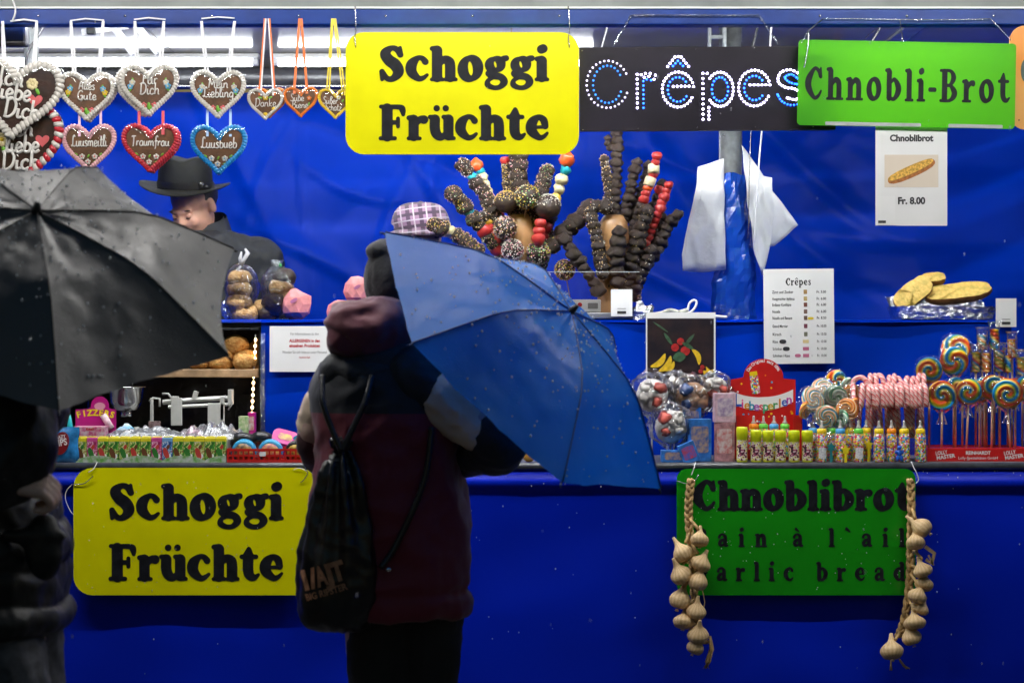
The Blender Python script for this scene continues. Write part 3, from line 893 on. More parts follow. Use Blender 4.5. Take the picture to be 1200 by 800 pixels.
# upper green sign
o, lp, s = board('green_sign', 'light green translucent sign at the top right reading Chnobli-Brot', 'sign', 935, 49, 1190, 149, -.06, m_green_t, .012, .003, rot=1.1)
text_cooper(o, lp, s, 'Chnobli-Brot', 943, 1184, 80, 119.5, .80, .10, dy=-.0015)
MB().prism(rrect(.30, .011, .003), -.0012, -.0004).build('silver_tape', m_alu, o, loc=lp(1024, 146.5, 0))
MB().prism(rrect(.17, .011, .003), -.0012, -.0004).build('silver_tape', m_alu, o, loc=lp(1144, 146.5, 0))
chainm = m_chrome
wire(o, [lp(938, 53, -.003), lp(946, 39, .02), lp(953, 32, .03), lp(965, 22, .052)], .0022, chainm, 'chain')
wire(o, [lp(946, 40, .0), lp(946, 55, -.006), lp(944, 70, -.007), lp(942, 82, -.007)], .0022, chainm, 'chain')
wire(o, [lp(965, 21, .052), lp(1000, 20, .052), lp(1060, 20, .052), lp(1120, 19, .052), lp(1164, 17, .052)], .0013, chainm, 'chain')
wire(o, [lp(1164, 17, .052), lp(1174, 30, .03), lp(1184, 45, .004)], .0016, chainm, 'chain')
wire(o, [lp(1057, 20, .05), lp(1057, 34, .03), lp(1058, 50, .003)], .0016, chainm, 'chain')
# orange sign cut by the right edge
m_orange = mat('orange_sign_sheet', (.80, .24, .01), .4, var=(4, .3, (.72, .34, .10)))
o, lp, s = board('orange_sign', 'orange and white mottled sign hanging at the right edge of the picture', 'sign', 1183, 30, 1262, 152, -.02, m_orange, .05)
MB().prism([(math.cos(t * PI / 8) * .013, math.sin(t * PI / 8) * .035) for t in range(16)], -.0018, -.0006).build('dark_print', mat('print_green_grey', (.06, .1, .09), .5), o, loc=lp(1201, 83))
MB().prism([(math.cos(t * PI / 4) * .0025, math.sin(t * PI / 4) * .0025) for t in range(8)], -.002, -.0006).build('rivet', m_black, o, loc=lp(1194, 141))

# light sign
m_ledboard = mat('black_led_board', (.012, .010, .017), .45, spec=.2, var=(6, .3), bump=(12, .05, .01))
m_ledw = mat('white_led', (1, 1, 1), .4, emit=((.66, .60, 1.0), 26))
m_ledwd = mat('dim_white_led', (1, 1, 1), .4, emit=((.70, .60, 1.0), 2.2))
m_ledb = mat('blue_led', (.1, .5, 1), .4, emit=((.004, .075, 1.0), 7))
m_ledbd = mat('dim_blue_led', (.1, .5, 1), .4, emit=((.005, .12, 1.0), 2.0))
o, lp, s = board('light_sign', 'black light sign with glowing white and blue dots spelling Crêpes', 'sign', 679, 55, 979, 153, -.012, m_ledboard, .004, .02, rot=-.3)
def led(pts, m, name, rr=.0034):
    mb = MB()
    for (X, Y) in pts:
        mb.ball(lp(660 + X / 4, Y / 4, -.001), (rr, rr * .8, rr), 8, 5)
    stuff(mb.build(name, m, o))
def arc(cx, cy, rx, ry, a0, a1, n):
    return [(cx + rx * math.cos(R(a0 + (a1 - a0) * k / (n - 1))), cy - ry * math.sin(R(a0 + (a1 - a0) * k / (n - 1)))) for k in range(n)]
def line(x0, y0, x1, y1, n):
    return [(x0 + (x1 - x0) * k / (n - 1), y0 + (y1 - y0) * k / (n - 1)) for k in range(n)]
led(arc(208, 394, 98, 110, 27, 338, 27), m_ledwd, 'dot_letter_c')
led(arc(208, 394, 68, 87, 30, 336, 21), m_ledbd, 'dot_letter_c_inner')
led(line(347, 348, 347, 505, 8) + [(366, 350), (386, 344), (408, 344), (432, 352)] + [(380, 362), (402, 358), (426, 372)], m_ledw, 'dot_letter_r')
led(line(376, 380, 376, 505, 7) + [(392, 372), (412, 376)], m_ledb, 'dot_letter_r_inner')
led(arc(538, 420, 74, 82, 10, 332, 26) + line(516, 405, 590, 405, 5), m_ledw, 'dot_letter_e')
led(arc(538, 420, 48, 57, 40, 325, 15), m_ledb, 'dot_letter_e_inner')
led(line(490, 312, 524, 268, 4) + [(540, 266)] + line(554, 268, 588, 312, 4), m_ledw, 'dot_circumflex')
led(line(515, 310, 538, 286, 3) + line(550, 298, 562, 310, 2), m_ledb, 'dot_circumflex_inner')
led(line(655, 345, 655, 560, 10) + line(682, 505, 682, 560, 4) + [(675, 345)] + arc(735, 420, 62, 80, 140, -140, 22), m_ledw, 'dot_letter_p')
led(arc(735, 420, 38, 56, 180, -179, 18), m_ledb, 'dot_letter_p_inner')
led(arc(896, 415, 74, 84, 10, 332, 26) + line(876, 400, 950, 400, 5), m_ledw, 'dot_letter_e')
led(arc(896, 415, 48, 57, 40, 320, 15), m_ledb, 'dot_letter_e_inner')
led(spline([(1110, 352), (1065, 330), (1018, 345), (1008, 385), (1040, 412), (1085, 420), (1112, 445), (1090, 470), (1050, 462)], 3), m_ledw, 'dot_letter_s')
led(spline([(1100, 372), (1070, 352), (1040, 365), (1060, 388), (1095, 398)], 3) + spline([(1004, 446), (1025, 478), (1065, 496), (1110, 490)], 3), m_ledb, 'dot_letter_s_inner')
mb = MB()
for (X, Y) in ((90, 236), (345, 232), (622, 230), (898, 226), (92, 606), (350, 602), (626, 600), (900, 598), (1170, 598)):
    mb.ball(lp(660 + X / 4, Y / 4, -.001), .0022, 6, 4)
stuff(mb.build('rivets', m_chrome, o))
def chainline(o, p0, p1, pitch=.011, rad=.0013, name='chain'):
    p0, p1 = Vector(p0), Vector(p1); d = p1 - p0; n = max(2, int(d.length / pitch)); mb = MB()
    for k in range(n):
        a = p0 + d * ((k + .05) / n); b = p0 + d * ((k + 1.0) / n)
        e = d.normalized(); side = e.cross(Vector((0, 1, 0))) if k % 2 else Vector((0, 1, 0)); side.normalize()
        w = side * .0022
        mb.tube([a + w, b + w], rad, 5); mb.tube([a - w, b - w], rad, 5)
    return stuff(mb.build(name, m_chrome, o))
chainline(o, lp(719, 54, .004), lp(740, 18, .004))
chainline(o, lp(740, 17.5, .004), lp(890, 18.5, .004), .009)
chainline(o, lp(890, 18.5, .004), lp(912, 52, .004))

# ---- bread poster
o, lp, s = board('price_poster', 'white poster with a garlic bread picture and the price Fr. 8.00', 'poster', 1026, 147, 1110, 264.5, -.045, m_paper, .002, .0015)
def psans(o, lp, s, txt, px, py, hpx, m, bold=.0, align='CENTER', width=None, name='print', dy=-.0006):
    mb = MB(); q = lp(px, py)
    sans(mb, txt, q.x, q.z, hpx / s, dy, align, bold, None, width / s if width else None)
    return mb.build(name, m, o)
psans(o, lp, s, 'Chnoblibrot', 1068, 165.5, 10.5, m_print, .045, width=51, name='heading_print')
psans(o, lp, s, 'Fr. 8.00', 1068, 239, 11, m_print, .045, width=32, name='price_print')
MB().prism(rrect(63 / s, 38 / s, .001), -.0007, -.0001).build('picture_print', mat('beige_print', (.68, .60, .50), .5), o, loc=lp(1068, 200.5))
m_breadp = mat('bread_print', (.62, .36, .06), .6, var=(160, .4), bump=(200, .2))
m_crustp = mat('crust_print', (.36, .13, .03), .6, var=(90, .3))
def leaf_shape(L_, W_, n=18, p=2.6):
    out = []
    for k in range(n):
        t = 2 * PI * k / n; c, s_ = math.cos(t), math.sin(t)
        q = (abs(c) ** p + abs(s_) ** p) ** (-1 / p); out.append((c * q * L_ / 2, s_ * q * W_ / 2))
    return out
MB().prism(leaf_shape(60 / s, 14 / s), -.0013, -.0008, Matrix.Rotation(R(-24), 4, 'Y')).build('bread_crust_print', m_crustp, o, loc=lp(1068, 201))
MB().prism(leaf_shape(58 / s, 9.5 / s), -.0019, -.0014, Matrix.Rotation(R(-24), 4, 'Y')).build('bread_print', m_breadp, o, loc=lp(1067, 199))
MB().prism(rrect(22 / s, 34 / s, .001), -.0014, -.0008).build('blank_label', m_paper, o, loc=lp(1038, 247))
MB().prism(rrect(9 / s, 3 / s, .0005), -.0020, -.0015).build('label_print', m_print, o, loc=lp(1033.5, 260))

# ---- crepes menu
o, lp, s = board('crepes_menu', 'white laminated Crêpes price list hanging from the display shelf', 'menu', 895, 315, 977.5, 426, .415, m_paper, .002, .0015, rot=-.6)
text_cooper(o, lp, s, 'Crêpes', 921, 951, 325.5, 334.5, .78, .02, -.0006, m_print, 'heading_print')
items = [('Zimt und Zucker', 'Fr. 5.00'), ('Hausgemachter Apfelmus', 'Fr. 6.00'), ('Erdbeer Konfitüre', 'Fr. 6.00'), ('Nutella', 'Fr. 6.00'), ('Nutella und Banane', 'Fr. 8.50'), ('Grand Marnier', 'Fr. 10.00'), ('Kirsch', 'Fr. 10.00'), ('Käse', 'Fr. 10.00'), ('Schinken', 'Fr. 10.00'), ('Schinken / Käse', 'Fr. 10.00')]
wdt = [25, 26, 22, 9, 23, 18, 10, 6, 11, 20]
icon = [(.4, .25, .1), (.55, .4, .15), (.22, .08, .06), (.2, .12, .1), (.18, .12, .1), (.22, .06, .1), (.2, .2, .15), (.75, .6, .3), (.5, .14, .25), (.5, .14, .25)]
ys = [343.5, 351.5, 358.5, 366.5, 374, 383.5, 393, 401.5, 410, 418]
mb = MB(); mg = MB()
for (t, p), yy, w_ in zip(items, ys, wdt):
    q = lp(905, yy); sans(mb, t, q.x, q.z, 4.6 / s, -.0006, 'LEFT', .012, None, w_ / s)
    q = lp(957, yy); sans(mg, p, q.x, q.z, 4.2 / s, -.0006, 'LEFT', .012, None, 11 / s)
mb.build('item_print', m_print, o); mg.build('price_print', m_print, o)
for k, yy in enumerate(ys):
    a = icon[k]
    MB().prism(rrect((4 if k < 7 else 7) / s, (5 if k < 7 else 4) / s, .0015), -.0011, -.0004).build('picture_print', mat('icon_%d' % k, a, .5), o, loc=lp(944, yy - 1.5))
MB().prism(leaf_shape(7 / s, 3 / s), -.0011, -.0004).build('picture_print', mat('icon_b', (.8, .6, .05), .5), o, loc=lp(950, 373))
MB().prism(leaf_shape(7 / s, 4 / s), -.0011, -.0004).build('picture_print', mat('icon_p', (.5, .14, .25), .5), o, loc=lp(934.5, 416.5))
for yy, wx in ((401, 917), (409.5, 921)):
    MB().prism(leaf_shape(8 / s, 5 / s), -.0011, -.0004).build('ink_scribble', m_print, o, loc=lp(wx, yy - 1))
# ---- allergen sheet
o, lp, s = board('allergen_notice', 'white notice sheet with red ALLERGENEN print on the blue shelf front', 'paper', 316, 382, 397, 435.5, .425, m_paper, .001, .0015)
psans(o, lp, s, 'Für Informationen zu den', 357, 392.5, 4.4, m_print_grey, .004, width=33, name='notice_print')
psans(o, lp, s, 'ALLERGENEN in den', 357, 400.8, 5, m_print_red, .03, width=36, name='red_print')
psans(o, lp, s, 'einzelnen Produkten', 357, 406.6, 5, m_print_red, .03, width=36, name='red_print')
psans(o, lp, s, 'Wenden Sie sich bitte an unser Personal', 357, 414, 4.4, m_print_grey, .004, width=52, name='notice_print')
psans(o, lp, s, 'Herzlichen Dank', 357, 419.6, 3, m_print_red, .01, width=13, name='red_print')
# ---- fruit picture
m_photo = mat('dark_photo_print', (.010, .009, .014), .4, spec=.15, var=(12, .6, (.03, .018, .018)))
o, lp, s = board('fruit_picture', 'picture of bananas and red apples on black standing against the shelf front', 'poster', 757, 366, 838.5, 482, .39, m_paper, .001, .003)
MB().prism(rrect(78 / s, 104 / s, .0005), -.0008, -.0001).build('photo_print', m_photo, o, loc=lp(797.5, 425))
m_ban = mat('banana_print', (.70, .46, .02), .4, var=(60, .25))
m_app = mat('apple_print', (.36, .02, .02), .35, var=(70, .4))
m_lea = mat('leaf_print', (.04, .10, .05), .4, var=(60, .4))
def banana(x, y, L_, W_, a, bend=1):
    pts = []
    for k in range(9):
        t = -1 + 2 * k / 8; pts.append((t * L_ / 2, bend * (1 - t * t) * L_ * .16 - W_ / 2 * math.sqrt(max(0.03, 1 - t * t))))
    for k in range(8, -1, -1):
        t = -1 + 2 * k / 8; pts.append((t * L_ / 2, bend * (1 - t * t) * L_ * .16 + W_ / 2 * math.sqrt(max(0.03, 1 - t * t))))
    MB().prism([(p / s, q / s) for p, q in pts], -.0018, -.0009, Matrix.Rotation(R(a), 4, 'Y')).build('banana_print', m_ban, o, loc=lp(x, y))
for a in ((771, 422, 23, 7, -42, -1), (779, 426, 23, 7, -52, -1), (785, 429, 15, 5, -50, -1), (815, 418, 20, 6, 65, 1)): banana(*a)
for (x, y, r_) in ((791, 407, 4.6), (797.5, 400, 4.2), (803, 411, 5.5), (823, 430, 2.6), (821, 435, 2.6), (812, 438, 2.5)):
    MB().prism([(math.cos(t * PI / 8) * r_ / s, math.sin(t * PI / 8) * r_ / s) for t in range(16)], -.0026, -.0019).build('apple_print', m_app, o, loc=lp(x, y))
for (x, y, L_, W_, a) in ((783, 397, 18, 4, 55), (808, 398, 18, 4, -50), (774, 383, 22, 2.2, 35), (806, 405, 16, 5, 30), (796, 418, 12, 16, 80)):
    MB().prism(leaf_shape(L_ / s, W_ / s, p=1.5), -.0034, -.0027, Matrix.Rotation(R(a), 4, 'Y')).build('leaf_print', m_lea, o, loc=lp(x, y))
for (x, y, a) in ((829, 429, 60), (831, 436, -10), (827, 441, -80)):
    MB().prism([(0, 0), (7 / s, -2.5 / s), (7 / s, 2.5 / s)], -.0018, -.0009, Matrix.Rotation(R(a), 4, 'Y')).build('slice_print', m_ban, o, loc=lp(x - 2, y))

# ================================================================== gingerbread hearts
m_ging = mat('gingerbread', (.13, .055, .022), .42, coat=.5, coat_rough=.12, var=(26, .35), bump=(120, .25, .004))
m_gdark = mat('dark_gingerbread', (.035, .014, .011), .3, coat=.7, coat_rough=.06, var=(26, .35), bump=(60, .2, .004))
def icing(name, c): return mat('icing_' + name, c, .42, sss=.0, coat=.45, coat_rough=.1, bump=(150, .15, .003))
IC = {'white': icing('white', (.62, .59, .54)), 'pink': icing('pink', (.76, .42, .46)), 'red': icing('red', (.50, .015, .03)), 'blue': icing('blue', (.0, .22, .55)),
      'orange': icing('orange', (.80, .20, .01)), 'yellow': icing('yellow', (.80, .55, .02)), 'green': icing('green', (.16, .48, .03)), 'lblue': icing('lblue', (.12, .42, .68)), 'text': icing('text', (.80, .78, .74)),
      'rose': icing('rose', (.68, .12, .13)), 'cream': icing('cream', (.80, .68, .36))}
m_rib = {k: mat('ribbon_' + k, c, .4, sheen=.3) for k, c in {'white': (.78, .78, .82), 'orange': (.85, .18, .03), 'yellow': (.82, .62, .01), 'red': (.6, .01, .03), 'pink': (.75, .45, .6), 'blue': (.35, .55, .85)}.items()}
m_film_h = film('heart_wrapper', .02, rough=.08, bump=(14, .5, .02))

def heart_pts(w, n=64):
    out = []
    for k in range(n):
        t = 2 * PI * k / n
        x = 16 * math.copysign(abs(math.sin(t)) ** 2.35, math.sin(t))
        y = 13 * math.cos(t) - 5 * math.cos(2 * t) - 2 * math.cos(3 * t) - math.cos(4 * t)
        x *= 1.0 + .05 * math.cos(t)
        out.append((x / 33 * w, (y + 2.2) / 33 * w * (.98 if y > 0 else .96)))
    return out

def ribbon(o, pts, w, m, name='ribbon'):
    pts = [Vector(p) for p in pts]
    vs = []; fs = []
    for i, p in enumerate(pts):
        d = (pts[min(i + 1, len(pts) - 1)] - pts[max(i - 1, 0)]).normalized()
        sd = d.cross(Vector((0, 1, 0)))
        if sd.length < .1: sd = Vector((1, 0, 0))
        sd.normalize()
        tw = sd * (w / 2)
        vs += [p - tw, p + tw, p + tw + Vector((0, .0007, 0)), p - tw + Vector((0, .0007, 0))]
    for i in range(len(pts) - 1):
        a = i * 4
        for k in range(4):
            fs.append((a + k, a + (k + 1) % 4, a + 4 + (k + 1) % 4, a + 4 + k))
    return MB().add(vs, fs, False).build(name, m, o)

def heart(name, label, px, py, wpx, y, border, body, turn=0, lean=0, wrap=True, double=None):
    c = P(px, py, y); w = 1.09 * wpx / S(y)
    o = thing(name, label, 'gingerbread heart', c, R(turn), 'gingerbread hearts hanging from the beam')
    o.rotation_euler = (0, R(lean), R(turn))
    poly = heart_pts(w * .97)
    mb = MB(); n = len(poly)
    T = max(.008, w * .05)
    inner = [(x * .985, z * .985) for x, z in poly]
    vs = [Vector((x, 0, z)) for x, z in inner] + [Vector((x, .004, z)) for x, z in poly] + [Vector((x, T, z)) for x, z in poly]
    fs = [tuple(range(n - 1, -1, -1)), tuple(range(2 * n, 3 * n))]
    for r_ in range(2):
        for k in range(n):
            a, b = r_ * n + k, r_ * n + (k + 1) % n
            fs.append((a, b, b + n, a + n))
    mb.add(vs, fs, False)
    mb.build('gingerbread', body, o)
    # piped border
    P2 = [Vector((x, 0, z)) for x, z in heart_pts(w * .90, 240)]
    Ls = [0]
    for k in range(240): Ls.append(Ls[-1] + (P2[(k + 1) % 240] - P2[k]).length)
    bw_ = w * .076
    cnt = int(Ls[-1] / (bw_ * .62))
    mb = MB(); mb2 = MB()
    for k in range(cnt):
        t = Ls[-1] * k / cnt
        i = next(j for j in range(240) if Ls[j + 1] >= t)
        f = (t - Ls[i]) / max(1e-9, Ls[i + 1] - Ls[i])
        p = P2[i].lerp(P2[(i + 1) % 240], f)
        d = (P2[(i + 1) % 240] - P2[i]).normalized()
        ang = math.atan2(d.z, d.x)
        (mb2 if (isinstance(border, tuple) and k % 2) else mb).ball(p + Vector((0, -.002 - .0006 * random.random(), 0)), (bw_ * .44, bw_ * .42, bw_ * (.60 + .07 * random.random())), 8, 6, Euler((0, -ang + R(22), 0)))
    b0 = border[0] if isinstance(border, tuple) else border
    stuff(mb.build('icing_border', IC[b0], o))
    if isinstance(border, tuple): stuff(mb2.build('icing_border', IC[border[1]], o))
    if wrap:
        mw = MB()
        pw = heart_pts(w * 1.03, 48)
        vs = [Vector((0, -.012, 0))]
        for rk, yy in ((.45, -.012), (.8, -.0125), (1.0, -.003)):
            for x, z in pw: vs.append(Vector((x * rk + .0015 * noise.noise(Vector((x * 60, z * 60, 1))), yy + .0025 * noise.noise(Vector((x * 40, z * 40, rk))), z * rk)))
        fs = [(0, 1 + k, 1 + (k + 1) % 48) for k in range(48)]
        for r_ in range(2):
            for k in range(48):
                a, b = 1 + r_ * 48 + k, 1 + r_ * 48 + (k + 1) % 48
                fs.append((a, a + 48, b + 48, b))
        mw.add(vs, fs, True); mw.build('clear_wrapper', m_film_h, o)
    return o, w

def words(o, w, lines, rad=None, slant=.08, m=None):
    for (txt, zf, hf, wf, dx) in lines:
        mb = MB()
        script(mb, txt, dx * w, zf * w, hf * w, wf * w, -.0022, rad or w * .0108, slant)
        mb.build('icing_words', m or IC['text'], o)

def flower(o, w, x, z, c, r=.045, center='cream', petals=5):
    mb = MB()
    for k in range(petals):
        a = 2 * PI * k / petals + .3
        mb.ball((x * w + math.cos(a) * r * w * .55, -.003, z * w + math.sin(a) * r * w * .55), (r * w * .42, .003, r * w * .42), 7, 4)
    f = mb.build('icing_flower', IC[c], o)
    MB().ball((x * w, -.0055, z * w), (r * w * .28, .0025, r * w * .28), 7, 4).build('flower_centre', IC[center], f)
def leaf(o, w, x, z, a, L_=.07):
    MB().ball((x * w, -.002, z * w), (L_ * w * .5, .0022, L_ * w * .22), 8, 5, Euler((0, R(-a), 0))).build('icing_leaf', IC['green'], o)
def garland(o, w, c='white', ctr='rose', dz=0):
    for (x, z) in ((-.12, -.14), (.10, -.14), (-.02, -.23)): flower(o, w, x, z + dz, c, .055, ctr)
    for (x, z, a) in ((-.22, -.10, 140), (.20, -.10, 40), (-.01, -.13, 60), (-.12, -.235, 170), (.1, -.225, 10)): leaf(o, w, x, z + dz, a)
def posies(o, w, c1, c2):
    for s_ in (-1, 1):
        flower(o, w, s_ * .27, .13, c1, .055); flower(o, w, s_ * .30, .07, c2, .055)
        leaf(o, w, s_ * .26, .18, 90 - s_ * 30, .06); leaf(o, w, s_ * .30, .015, 90 + s_ * 40, .07)
    for s_ in (-1, 1): flower(o, w, s_ * .085, -.23, 'rose', .055, 'white')
    leaf(o, w, -.005, -.24, 95, .12); leaf(o, w, .03, -.28, 80, .10)

def hang(o, w, px, py, ym, top, m, xs, wid=.006, loops=True):
    """ribbons from the heart's shoulders to the beam"""
    c = o.location
    s_ = S(c.y)
    Mi = o.matrix_basis.inverted()
    def L_(x, y, yy): return Mi @ P(x, y, yy)
    for (xa, xb) in xs:
        for d in ((-1.6, 1.6) if loops else (0,)):
            ribbon(o, [L_(xb + d * .3, top, -.008), L_((xa + xb) / 2 + d * .8, (top + py) / 2, c.y * .6), L_(xa + d, py, c.y + .002), L_(xa + d * .8, py + 8, c.y - .003)], wid, m)
    return L_

YH = -.02
# pairs of medium hearts
hs = []
o, w = heart('gingerbread_heart', 'white bordered gingerbread heart with blue and yellow flowers reading Alles Gute', 101.5, 113.5, 64, YH, 'white', m_ging, 6)
words(o, w, [('Alles', .115, .16, .27, .0), ('Gute', -.055, .16, .32, 0)]); posies(o, w, 'lblue', 'yellow')
L_ = hang(o, w, 101, 84, 0, 25, m_rib['white'], ((87, 83), (116, 121)))
ribbon(o, [L_(82, 24.5, -.012), L_(100, 22, -.012), L_(122, 24, -.012)], .004, m_rib['white'])
o2, w2 = heart('gingerbread_heart', 'white bordered gingerbread heart half hidden behind the Alles Gute heart', 104.5, 115, 64, YH + .022, 'white', m_ging, 6, wrap=False)
o, w = heart('gingerbread_heart', 'pink bordered gingerbread heart with white flowers reading Luusmeitli', 104.5, 174, 63, YH - .004, 'pink', m_ging, -4)
words(o, w, [('Luusmeitli', .03, .2, .62, 0)]); garland(o, w)
hang(o, w, 104, 152, 0, 128, m_rib['pink'], ((93, 93), (118, 118)), .008, False)
o, w = heart('gingerbread_heart', 'white bordered gingerbread heart reading Für Dich above the red heart', 175, 106.5, 68, YH, 'white', m_ging, -3)
words(o, w, [('Für', .10, .19, .26, 0), ('Dich', -.06, .19, .32, 0)]); posies(o, w, 'white', 'lblue')
L_ = hang(o, w, 174, 77, 0, 25, m_rib['white'], ((161, 158), (188, 192)))
ribbon(o, [L_(157, 23, -.012), L_(174, 21, -.012), L_(194, 23, -.012)], .004, m_rib['white'])
heart('gingerbread_heart', 'gingerbread heart peeking out behind the Für Dich heart', 169, 108, 66, YH + .022, 'white', m_ging, -3, wrap=False)
o, w = heart('gingerbread_heart', 'red bordered gingerbread heart with white flowers reading Traumfrau', 176, 174, 64, YH - .004, 'red', m_ging, 7)
words(o, w, [('Traumfrau', .04, .17, .63, 0)]); garland(o, w)
hang(o, w, 176, 150, 0, 130, m_rib['red'], ((163, 163), (191, 191)), .010, False)
heart('gingerbread_heart', 'red bordered gingerbread heart half hidden behind the Traumfrau heart', 179, 175, 64, YH + .020, 'red', m_ging, 7, wrap=False)
o, w = heart('gingerbread_heart', 'white bordered gingerbread heart reading Mein Liebling', 255.5, 111, 63, YH, 'white', m_ging, 3)
words(o, w, [('Mein', .11, .18, .34, 0), ('Liebling', -.05, .18, .52, 0)]); posies(o, w, 'white', 'lblue')
L_ = hang(o, w, 255, 82, 0, 25, m_rib['white'], ((242, 236), (268, 275)))
ribbon(o, [L_(236, 22, -.012), L_(255, 20, -.012), L_(275, 21.5, -.012)], .004, m_rib['white'])
o, w = heart('gingerbread_heart', 'blue bordered gingerbread heart with white flowers reading Luusbueb', 256.5, 176, 65, YH - .004, 'blue', m_ging, -2)
words(o, w, [('Luusbueb', .03, .19, .60, 0)]); garland(o, w, 'white', 'lblue')
hang(o, w, 256, 152, 0, 128, m_rib['blue'], ((243, 243), (270, 270)), .008, False)
# three small hearts
o, w = heart('gingerbread_heart', 'small white bordered heart on orange ribbons reading Danke', 311, 122.5, 41, YH, 'white', m_ging, 2)
words(o, w, [('Danke', -.06, .22, .56, 0)]); flower(o, w, 0, .17, 'yellow', .08); leaf(o, w, -.14, .17, 170, .12); leaf(o, w, .13, .18, 20, .12)
for (x, z) in ((.22, -.12), (0, -.26)): MB().ball((x * w, -.003, z * w), (.06 * w, .003, .05 * w), 8, 5).build('icing_dot', IC['yellow'], o)
hang(o, w, 312, 104, 0, 22, m_rib['white'], ((306, 311.5), (320, 314.5)), .005, False)
hang(o, w, 312, 104, 0, 22, m_rib['orange'], ((304, 310), (322, 316)), .005, False)
heart('gingerbread_heart', 'small orange bordered heart hidden behind the Danke heart', 315.5, 121, 40, YH + .02, 'orange', m_ging, 2, wrap=False)
o, w = heart('gingerbread_heart', 'small orange bordered heart on orange ribbons reading Süße Biene', 352.5, 120, 40, YH, 'orange', m_ging, -4)
words(o, w, [('Süße', .03, .2, .38, -.1), ('Biene', -.16, .2, .45, -.02)]); flower(o, w, .23, .1, 'orange', .07, 'white'); leaf(o, w, .22, -.05, 70, .1)
hang(o, w, 352, 102, 0, 22, m_rib['orange'], ((345, 351), (359.5, 353)), .008, False)
o, w = heart('gingerbread_heart', 'small yellow bordered heart on yellow ribbons beside the yellow sign', 393, 122, 40, YH, 'yellow', m_ging, 10)
words(o, w, [('Süßer', .0, .2, .4, -.14), ('Schatz', -.18, .2, .44, -.06)]); flower(o, w, .08, .17, 'white', .07, 'yellow'); leaf(o, w, .2, .09, 60, .1)
hang(o, w, 392, 104, 0, 22, m_rib['yellow'], ((383, 389), (386, 390)), .005, False)
hang(o, w, 392, 104, 0, 22, m_rib['yellow'], ((401, 391), (404, 393)), .005, False)
# two large hearts at the left edge
o, w = heart('gingerbread_heart', 'big dark chocolate gingerbread heart with white and red icing, upper one of two', 17, 116, 106, YH - .03, 'white', m_gdark, 6, 6)
words(o, w, [('Ich', .13, .2, .26, -.06), ('liebe', -.01, .2, .36, -.02), ('Dich', -.19, .2, .36, .08)], w * .016)
flower(o, w, .16, .17, 'cream', .065, 'cream', 7); leaf(o, w, .22, .10, 120, .08)
MB().prism(heart_pts(.15 * w, 32), -.004, 0).build('icing_heart', IC['rose'], o, loc=(.205 * w, 0, .0 * w))
L_ = hang(o, w, 20, 76, 0, 25, m_rib['white'], ((5, 3), (40, 43)))
ribbon(o, [L_(12, 25, -.012), L_(28, 23, -.012), L_(44, 25, -.012)], .005, m_rib['white'])
o, w = heart('gingerbread_heart', 'big dark gingerbread heart with red and white border, lower one of two', 15, 176, 116, YH + .005, ('white', 'red'), m_gdark, -3)
words(o, w, [('Ich', .13, .17, .24, .07), ('liebe', -.02, .17, .32, .09), ('Dich', -.18, .18, .36, .07)], w * .015)
flower(o, w, -.1, .1, 'cream', .075, 'yellow', 7); leaf(o, w, -.08, .0, 110, .09)
MB().prism(heart_pts(.13 * w, 32), -.004, 0).build('icing_heart', IC['rose'], o, loc=(.28 * w, 0, .08 * w))

# ================================================================== sweets on the counter
def at(px, y, z=None):
    q = P(px, 400, y); q.z = zc + .0005 if z is None else z
    return q
m_cello = film('cellophane', .05, rough=.07, bump=(70, .8, .015))
m_cello2 = film('soft_bag_film', .06, tint=(.98, .98, .99), rough=.10, bump=(45, .8, .012))
m_acryl = film('acrylic_pane', .02, rough=.02, bump=(2, .02, .01))
RAIN = [(.75, .02, .02), (.88, .25, .01), (.90, .62, .03), (.12, .50, .08), (.01, .20, .72), (.02, .42, .70), (.88, .68, .10), (.85, .10, .02)]
PAST = [(.80, .50, .20), (.75, .62, .42), (.62, .12, .05), (.78, .66, .50), (.15, .42, .30), (.80, .35, .08), (.72, .62, .5), (.1, .35, .5)]
ORNG = [(.85, .25, .02), (.82, .55, .25), (.75, .1, .03), (.85, .4, .05), (.8, .62, .4), (.7, .12, .02), (.85, .5, .1), (.75, .2, .05)]
CITR = [(.75, .5, .02), (.35, .42, .05), (.8, .3, .02), (.15, .3, .1), (.8, .62, .2), (.02, .25, .5), (.6, .05, .05), (.8, .5, .05)]
